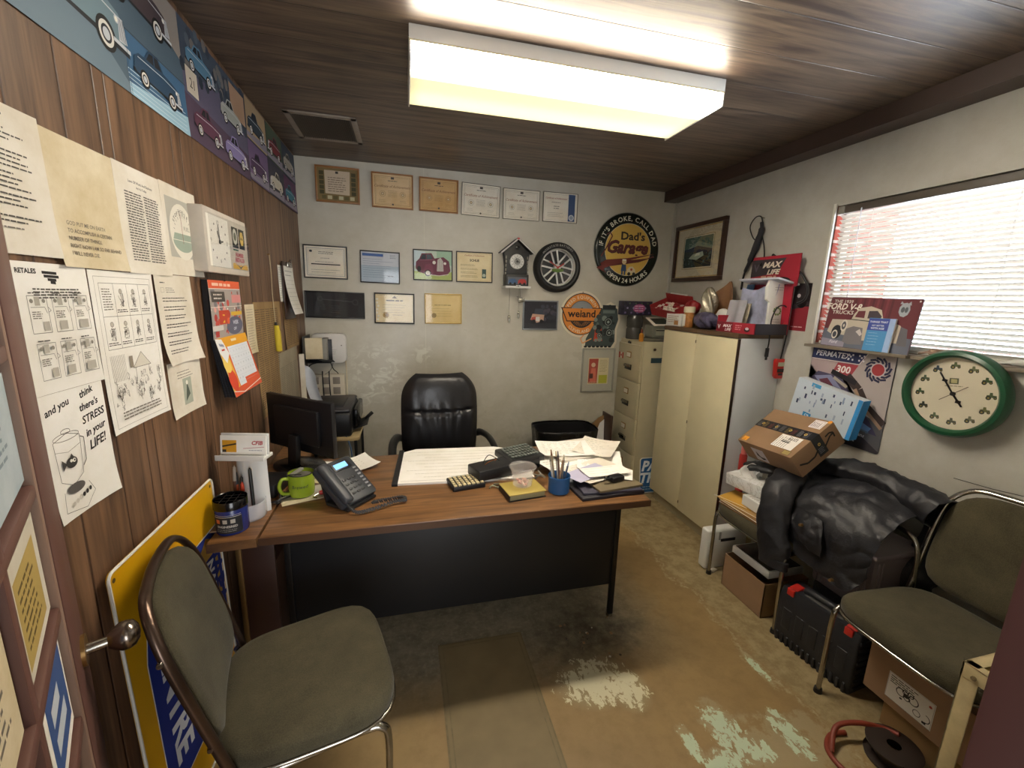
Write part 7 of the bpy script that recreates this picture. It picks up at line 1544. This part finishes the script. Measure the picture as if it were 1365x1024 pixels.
t = thing('white_carton', 'white parts carton on the envelopes under the jacket sleeve', 'carton'); o, T = obox(t, 'carton', (1.80, 1.645, ZE+.030), (.13, .21, .055), (0, 0, -.05), WPL)
cv = Cv(1, 1); cv.rect(-.05, -.022, .032, .036, '#3b3a36'); cv.rect(-.045, -.017, .022, .026, '#8f8a6a'); b = B(); T2 = T @ F((0, -.1055, 0), (1, 0, 0), (0, 0, 1), (0, -1, 0)); cv.put(b, flatmap(T2), .0001); b.obj('label', t)
cv = Cv(1, 1); cv.scrib(-.05, .07, .10, 8, .016, '#8a8276', .005); b = B(); T2 = T @ F((0, 0, .0277), (1, 0, 0), (0, 1, 0), (0, 0, 1)); cv.put(b, flatmap(T2), .0001); b.obj('top_printing', t)
t = thing('tissue_box', 'marble patterned tissue box with a tissue pulled out', 'tissue box'); N = NT('marble_print', .5); mv = N.noise(6, 8, None, .7, 2.0); N.set('Base Color', N.mix(N.rng(N.math('ABSOLUTE', N.math('SUBTRACT', mv, .5)), 0, .018, 1, 0), srgb('#dcdcda'), srgb('#a9a39b')))
o, T = obox(t, 'box', (1.825, 1.79, ZE+.095), (.115, .235, .065), (-.04, -.06, .10), N.m)
b = B(); T2 = T @ Matrix.Translation(Vector((0, 0, .033)))
b.grid(lambda u, v: T2 @ Vector((.02*sin(u*5)*(1-v*.3)-.01*v, -.045+.09*u+.015*sin(v*4), .085*v*(1-.5*(2*u-1)**2*.6)+.004*sin(u*14))), 14, 10, mat('tissue', '#eceae6', .9), .0015)
b.grid(lambda u, v: T2 @ Vector((.012+.022*cos(u*6)*v, -.03+.07*u, .065*v+.006*sin(u*12))), 12, 8, mat('tissue', '#eceae6', .9), .0015); b.obj('tissue', t)
# delivery box
t = thing('delivery_box', 'brown delivery box with black tape tilted on top of the leather jacket', 'cardboard box'); c0, d0, e0 = (1.884, 1.667, .887), (.271, .358, .125), (-.106, -.657, -.015)
o, T = obox(t, 'carton', c0, d0, e0, CARD, .003)
TAPE = mat('black_tape', '#1a1c22', .35)
b = B(); b.box((.018, 0, .0627), (.052, .3585, .0008), TAPE); b.box((.018, -.1792, .012), (.052, .0008, .102), TAPE)
cv = Cv(1, 1); rn = random.Random(4)
for k in range(9): cv.scrib(-.003, .165-.037*k, .042, 3, .008, ['#8f94a0', '#b9a05a', '#9a4a44', '#a9adb5'][k % 4], .002, k)
for k in range(4): cv.disc(.018, .14-.09*k, .008, '#d1b25a', n=14); cv.disc(.018, .14-.09*k, .0035, '#1a1c22', n=8)
cv.put(b, lambda x, y, o_: Vector((x, y, .0632+o_)), .0001); cv2 = Cv(1, 1); cv2.disc(.018, .02, .008, '#d1b25a', n=14); cv2.disc(.018, .02, .0035, '#1a1c22', n=8); cv2.scrib(.0, -.0, .036, 4, .008, '#9a9fac', .002)
cv2.put(b, lambda x, y, o_: Vector((x, -.1797-o_, y)), .0001); b.v = [T @ v for v in b.v]; b.obj('tape', t)
def onbox(name, draw, fn):
    b = B(); cv = Cv(1, 1); draw(cv); cv.put(b, fn, .0001); b.v = [T @ v for v in b.v]; b.obj(name, t)
tp = lambda x, y, o_: Vector((x, y, .0630+o_)); en = lambda x, y, o_: Vector((x, -.1795-o_, y)); ft = lambda x, y, o_: Vector((-.1359-o_, -x, y))
def L1(cv): cv.rect(-.098, -.145, .085, .125, '#e9e5df'); cv.scrib(-.094, -.03, .075, 6, .013, '#6d675f', .003); cv.rect(-.060, -.10, .006, .05, '#1d1d1d'); cv.rect(-.05, -.10, .003, .05, '#1d1d1d'); cv.scrib(-.04, -.08, .024, 6, .009, '#55504a', .004)
onbox('shipping_label', L1, tp)
onbox('yellow_label', lambda cv: (cv.rect(-.125, .125, .030, .035, '#eda12a'), cv.scrib(-.122, .15, .02, 2, .01, '#b5701a', .004)), tp)
onbox('printed_frame', lambda cv: (cv.rect(-.128, -.155, .026, .04, '#a08a52'), cv.frame(-.128, -.155, .026, .04, .002, '#55491f')), tp)
onbox('white_label', lambda cv: (cv.rect(.070, -.160, .055, .065, '#e6dede'), cv.frame(.076, -.154, .043, .053, .0015, '#9a8a90'), cv.scrib(.080, -.106, .034, 5, .009, '#8b7f88', .004)), tp)
onbox('orange_sticker', lambda cv: cv.disc(.128, -.168, .011, '#e0922a', n=7), tp)
ARR = '#1f1a18'   # curved arrow printed across the end, broken by the tape
onbox('printed_arrow', lambda cv: cv.line([(-.115, .000), (-.075, -.020), (-.03, -.018), (.0, .0)], .009, ARR), en)
onbox('printed_arrow', lambda cv: (cv.line([(.040, -.01), (.085, .018), (.105, .020)], .008, ARR), cv.line([(.062, .030), (.088, .034), (.106, .024), (.104, .0)], .008, ARR)), en)
onbox('arrow_label', lambda cv: (cv.rect(-.10, -.05, .085, .085, '#ccc6cc'), cv.poly([(-.075, .015), (-.06, -.02), (-.035, -.025), (-.04, -.01), (-.025, -.03), (-.05, -.038), (-.08, -.015)], '#16161a')), ft)
# white and blue carton behind
t = thing('router_carton', 'white and light blue carton leaning on the wall behind the delivery box', 'carton'); o, T = obox(t, 'carton', (2.145, 1.705, 1.045), (.055, .340, .215), (0.171, -.02, .08), mat('carton_white', '#d5dde8', .45), .002)
b = B(); cv = Cv(1, 1); cv.rect(-.17, -.107, .34, .214, '#cfdbea'); 
for k in range(7): cv.rect(.150+.0*k, -.107, .02, .214, '#3f9be0')
cv.rect(-.09, .085, .05, .02, '#4aa3dc'); cv.rect(-.09, -.09, .045, .028, '#3b93d0'); cv.text('C9', -.068, -.084, .02, '#e6f0fa', 'c', .03); rn = random.Random(6)
for k in range(26): x, y = -.15+.28*rn.random(), -.085+.16*rn.random(); cv.rect(x, y, .005+.006*rn.random(), .012+.02*rn.random(), rn.choice(['#4a5a80', '#8aa0c4', '#38456a', '#a5b5d0']))
T2 = T @ F((-.0278, 0, 0), (0, -1, 0), (0, 0, 1), (-1, 0, 0)); cv.put(b, flatmap(T2), .0001); cv = Cv(1, 1); cv.rect(-.026, -.106, .053, .212, '#3f9be0'); T2 = T @ F((0, -.1702, 0), (1, 0, 0), (0, 0, 1), (0, -1, 0)); cv.put(b, flatmap(T2), .0001); b.obj('printing', t)
t = thing('red_tube', 'tall red tube standing on the floor between the cupboard and the piled chair', 'tube', (1.99, 2.04, 0)); b = B(); b.lathe([(.001, 0), (.022, 0), (.022, .66), (.018, .67), (.001, .67)], (0, 0, 0), mat('can_red', '#a8332e', .35), 24); b.obj('tube_body', t); b = B(); b.lathe([(.017, .668), (.017, .725), (.014, .735), (.001, .735)], (0, 0, 0), mat('can_pink', '#c9706a', .4), 20); b.obj('cap', t)
rb('rolled_coat', 'dark folded cloth on the chair behind the tissue box', 'cloth', (2.02, 1.80, SZ+.016), (.16, .16, .03), BLACK, .012)
t = thing('glass_jar', 'clear glass jar with metal lid behind the delivery box', 'jar', (2.13, 1.545, .71)); t.rotation_euler = (.35, .2, 0); b = B(); b.lathe([(.001, 0), (.040, 0), (.044, .005), (.044, .075), (.036, .088), (.036, .092), (.001, .092)], (0, 0, 0), CLEAR, 28); b.obj('jar', t); b = B(); b.lathe([(.001, .090), (.039, .090), (.039, .104), (.001, .106)], (0, 0, 0), mat('lid_dark', '#3a2622', .3, .5), 28); b.obj('lid', t)

# leather jacket
from mathutils import noise as mn
def wrinkle(p, amp, s=9.0):
    q = Vector(p)*s; n = mn.noise(q+Vector((3.1, 0, 0))); r = 1-abs(mn.noise(q*1.7+Vector((0, 5.2, 1)))*2); r2 = 1-abs(mn.noise(Vector((q[0]*2.5, q[1]*2.5, q[2]*.8)))*2); return amp*(n*.7+r*r*.8+r2*r2*.5-.5)
jk = thing('leather_jacket', 'worn black leather jacket draped over the chair and grey tote', 'jacket', (0, 0, 0))
def jgrid(rows, name, amp, thick=.006, nu=60, nv=40, s=9.0, mm=JLEATH):
    rows = [[Vector(p) for p in r] for r in rows]; R2 = [spline(r, 12) for r in rows]
    cols = list(zip(*R2)); G = [spline(list(c_), 12) for c_ in cols]; nu, nv = len(G)-1, len(G[0])-1
    def f(u, v):
        i, j = min(nu, int(round(u*nu))), min(nv, int(round(v*nv))); p = G[i][j]; a = G[min(i+1, nu)][j]-G[max(i-1, 0)][j]; b_ = G[i][min(j+1, nv)]-G[i][max(j-1, 0)]; n = a.cross(b_); n = n.normalized() if n.length > 1e-9 else Vector((0, 0, 1)); return p+n*wrinkle(p, amp, s)
    b = B(); b.grid(f, nu, nv, mm, thick); return b.obj(name, jk, 80)
def jtube(pts, rads, name, amp, flat=.6, n=40, s=9.0, open_end=False, updir=None, mm=JLEATH):
    P = spline([Vector(p) for p in pts], 14); L = len(P); vs = []; fs = []; up = Vector(updir or (0, 0, 1))
    for i, p in enumerate(P):
        t_ = (P[min(i+1, L-1)]-P[max(i-1, 0)]).normalized(); up = (up-t_*up.dot(t_)).normalized(); sd = t_.cross(up); k = i/(L-1)*(len(rads)-1); a = int(min(k, len(rads)-2)); r = rads[a]+(rads[a+1]-rads[a])*(k-a)
        for j in range(n):
            an = 2*pi*j/n; d = up*cos(an)*flat+sd*sin(an); q = p+d*r; vs.append(q+d*wrinkle(q, amp, s))
    for i in range(L-1):
        for j in range(n): fs.append([i*n+j, i*n+(j+1) % n, (i+1)*n+(j+1) % n, (i+1)*n+j])
    fs.append(list(range(n))[::-1])
    if open_end:
        o = len(vs); 
        for dd, kk in ((0.0, .93), (-.10, .85)):
            c_ = P[-1]+(P[-1]-P[-2]).normalized()*dd
            for j in range(n): v = vs[(L-1)*n+j]; vs.append(c_+(v-P[-1])*kk)
        for a, c_ in (((L-1)*n, o), (o, o+n)):
            for j in range(n): fs.append([a+j, a+(j+1) % n, c_+(j+1) % n, c_+j])
        fs.append([o+n+j for j in range(n)])
    else: fs.append([(L-1)*n+j for j in range(n)])
    b = B(); b.add(vs, fs, mm, True); return b.obj(name, jk, 80)
# body lying over the chair and hanging down towards the room
jgrid([[(2.10, 1.68, .70), (2.06, 1.50, .76), (2.05, 1.36, .80), (2.06, 1.22, .80), (2.07, 1.12, .77)],
       [(1.95, 1.72, .72), (1.93, 1.54, .745), (1.92, 1.40, .745), (1.93, 1.26, .74), (1.95, 1.14, .72)],
       [(1.84, 1.70, .69), (1.82, 1.54, .70), (1.81, 1.40, .685), (1.82, 1.26, .665), (1.86, 1.14, .66)],
       [(1.795, 1.62, .60), (1.77, 1.52, .60), (1.765, 1.40, .59), (1.78, 1.26, .585), (1.84, 1.15, .60)],
       [(1.775, 1.58, .54), (1.755, 1.49, .50), (1.76, 1.38, .47), (1.775, 1.25, .46), (1.83, 1.16, .52)],
       [(1.77, 1.56, .50), (1.755, 1.46, .44), (1.765, 1.34, .40), (1.785, 1.20, .385), (1.82, 1.15, .47)]], 'body', .014, s=5.5)
# left sleeve falling straight down in front of the chair
jtube([(2.02, 1.62, .73), (1.90, 1.60, .745), (1.80, 1.565, .73), (1.725, 1.53, .66), (1.70, 1.505, .55), (1.695, 1.485, .44), (1.700, 1.475, .345)], [.055, .062, .070, .070, .070, .066, .060], 'sleeve', .014, .48, s=6.5, updir=(0, 0, 1))
jtube([(1.702, 1.475, .375), (1.70, 1.472, .335)], [.071, .071], 'cuff', .003, .5, updir=(-1, 0, 0))
# right sleeve lying along the top, cuff open towards the camera side
jtube([(1.98, 1.70, .72), (2.03, 1.56, .775), (2.06, 1.42, .80), (2.07, 1.28, .80), (2.065, 1.16, .785), (2.055, 1.085, .765)], [.05, .06, .064, .068, .074, .080], 'sleeve', .013, .80, s=6.5, open_end=True, updir=(0, 0, 1))
jtube([(1.98, 1.66, .735), (1.90, 1.70, .715), (1.84, 1.80, .70), (1.86, 1.86, .69)], [.06, .055, .045, .02], 'collar', .012, .45)
jgrid([[(1.775, 1.47, .64), (1.768, 1.40, .645), (1.772, 1.33, .63)], [(1.745, 1.46, .57), (1.735, 1.39, .56), (1.742, 1.30, .55)], [(1.75, 1.45, .50), (1.745, 1.38, .49), (1.755, 1.30, .485)]], 'pocket', .006, s=16)
b = B()
for p in ((1.752, 1.235, .415), (1.745, 1.46, .36), (1.735, 1.395, .585)): b.cyl(Vector(p), Vector(p)+Vector((-.018, -.004, .004)), .008, .006, BRASS, 14)
b.obj('snaps', jk)
# dark trousers / cloth between the chairs
cl = thing('dark_cloth', 'dark cloth bundle slumped between the two right-hand chairs', 'cloth')
jk_, jk = jk, cl
jtube([(2.16, 1.16, .68), (2.13, 1.13, .60), (2.10, 1.11, .53), (2.05, 1.13, .45), (2.08, 1.15, .34)], [.03, .06, .07, .06, .05], 'cloth', .012, .5)
jk = jk_
t = thing('chrome_frame', 'bent chrome tube of a folded frame showing under the jacket cuff', 'metal frame'); b = B(); b.tube([(2.00, 1.40, .645), (1.985, 1.26, .655), (1.98, 1.17, .668), (1.98, 1.12, .650), (1.985, 1.10, .60), (1.99, 1.095, .50), (2.00, 1.10, .30), (2.00, 1.105, .012)], .0095, CHROME, 10); b.obj('tube', t); b = B(); b.cyl((2.0, 1.105, 0), (2.0, 1.105, .02), .013, .012, BLACK, 12); b.obj('foot', t)

# under the chairs
t = thing('black_crate', 'black plastic crate on the floor under the grey tote', 'crate', (1.985, 1.265, 0)); b = B(); b.box((0, 0, .15), (.26, .25, .295), BLACK, .010); 
for k in range(6): b.box((-.132, -.10+.04*k, .15), (.006, .010, .24), BLACK, .002)
b.obj('crate_body', t)
t = thing('grey_tote', 'grey-mauve plastic tote with ribbed corner under the jacket', 'tote', (1.975, 1.270, .300)); TOT = mat('tote_mauve', '#6d6366', .5); b = B(); b.prism([(-.13, -.12), (.13, -.12), (.13, .12), (-.13, .12)], 0, .25, TOT, .012); b.box((0, 0, .262), (.29, .27, .025), TOT, .008)
for y in (-.10, -.08, .08, .10): b.box((-.131, y, .12), (.008, .008, .22), TOT, .003)
for x in (-.10, -.08, .10): b.box((x, -.121, .12), (.008, .008, .22), TOT, .003)
b.obj('tote_body', t)
t = thing('tool_case', 'black ribbed tool case with red latches standing on the floor', 'tool case', (1.776, 1.248, 0), radians(6)); TC_ = mat('case_black', '#202126', .5, var=.2, vscale=15, bump=.2, bscale=50)
b = B(); prof = [(-.062, 0), (.062, 0), (.066, .03), (.064, .24), (.050, .275), (-.050, .275), (-.066, .235), (-.068, .03)]
T = F((0, .172, 0), (1, 0, 0), (0, 0, 1), (0, -1, 0)); b.prism(prof, 0, .344, TC_, .012, T=T); 
for k in range(13): b.box((-.066, -.15+.025*k, .024), (.016, .013, .046), TC_, .004)
for k in range(5): b.box((-.0665, -.12+.06*k, .13), (.006, .040, .10), TC_, .003)
for k in range(8): b.box((.0, -.172, .03+.030*k), (.11, .008, .014), TC_, .003)
b.obj('case', t, 60)
b = B(); b.box((-.005, 0, .268), (.060, .17, .016), mat('case_grey', '#4c4a48', .5), .006); b.tube([(-.01, -.085, .27), (-.01, -.075, .290), (-.01, .075, .290), (-.01, .085, .27)], .011, TC_, 10, flat=1.2); b.obj('handle', t, 60)
for y in (.125, -.125): b = B(); b.box((-.020, y, .276), (.052, .040, .012), RED, .004, rot=(0, -.15, 0)); b.box((-.056, y, .262), (.012, .034, .034), RED, .004); b.obj('latch', t)
t = thing('open_carton', 'open cardboard carton of papers under the chair by the cupboard', 'carton', (1.855, 1.655, 0)); b = B(); b.bx(-.135, .135, -.14, .14, 0, .004, CARD); b.bx(-.135, -.131, -.14, .14, 0, .19, CARD); b.bx(.131, .135, -.14, .14, 0, .19, CARD); b.bx(-.135, .135, -.14, -.136, 0, .19, CARD2); b.bx(-.135, .135, .136, .14, 0, .19, CARD); b.obj('carton', t)
t = thing('flat_box', 'white magazine box lying on top of the open carton', 'box', (1.875, 1.67, .192)); b = B(); b.box((0, 0, .022), (.22, .25, .040), WPL, .003); b.box((.0, .0, .0435), (.20, .23, .004), mat('magazine_dark', '#3c3833', .4, var=.5, vscale=20), .001); b.obj('box', t)
t = thing('white_case', 'white plastic case standing on the floor under the chair edge', 'case', (1.845, 1.952, 0)); b = B(); b.box((0, 0, .127), (.28, .066, .25), WPL, .014, seg=3); b.obj('case', t, 60); b = B(); b.box((.0, -.034, .185), (.10, .004, .018), BLACK, .001); b.box((-.06, -.035, .215), (.012, .005, .05), GREYPL, .001); b.obj('catch', t)
rb('carton_under_chair', 'low cardboard carton on the floor beneath the labelled box', 'carton', (1.89, .83, .058), (.30, .26, .114), CARD2, .003)
t = thing('labelled_carton', 'cardboard box with a white printed label under the right-hand chair', 'cardboard box', (1.885, .842, .117)); b = B(); b.box((0, 0, .100), (.345, .36, .20), CARD, .003); b.obj('carton', t)
b = B(); cv = Cv(.145, .105); cv.rect(0, 0, .145, .105, '#dcd8cf'); cv.scrib(.008, .092, .10, 4, .008, '#4a463f', .0035); 
for x, y, r in ((.045, .055, .014), (.065, .050, .010), (.085, .057, .015), (.058, .066, .008), (.075, .07, .009)): cv.ring(x, y, r, .003, '#26221f', n=16)
cv.disc(.062, .056, .008, '#26221f'); cv.ring(.10, .025, .011, .002, '#26221f', n=14); cv.ring(.125, .03, .014, .0025, '#26221f', n=14, a0=-90, a1=90); cv.rect(.118, .008, .012, .008, '#26221f'); cv.rect(.045, .030, .008, .006, '#26221f'); cv.disc(.132, .085, .005, '#b55040', n=8); cv.frame(.002, .002, .141, .101, .001, '#8a857c')
T = F((-.1728, .105, .030), (0, -1, 0), (0, 0, 1), (-1, 0, 0)); cv.put(b, flatmap(T), .0001); b.obj('label', t)
tag((lambda b: (b.box((1.755, 1.905, .003), (.05, .03, .006), PAPER, .002, rot=(0, 0, .4)), b.obj('paper_scrap'))[1])(B()), 'small cream scrap on the floor by the chair leg', 'scrap')

rn = random.Random(12); b = B()
for k in range(16): b.box((.80+rn.uniform(-.12, .16), 1.60+rn.uniform(-.16, .10), .003), (rn.uniform(.004, .014), rn.uniform(.004, .012), .005), K(rn.choice(['#cfc7b4', '#8b6a4a', '#b8b09c', '#4a3f33'])), .001, rot=(0, 0, rn.random()*3))
tag(b.obj('floor_debris'), 'scattered crumbs of debris on the floor by the desk leg', 'debris', kind='stuff')
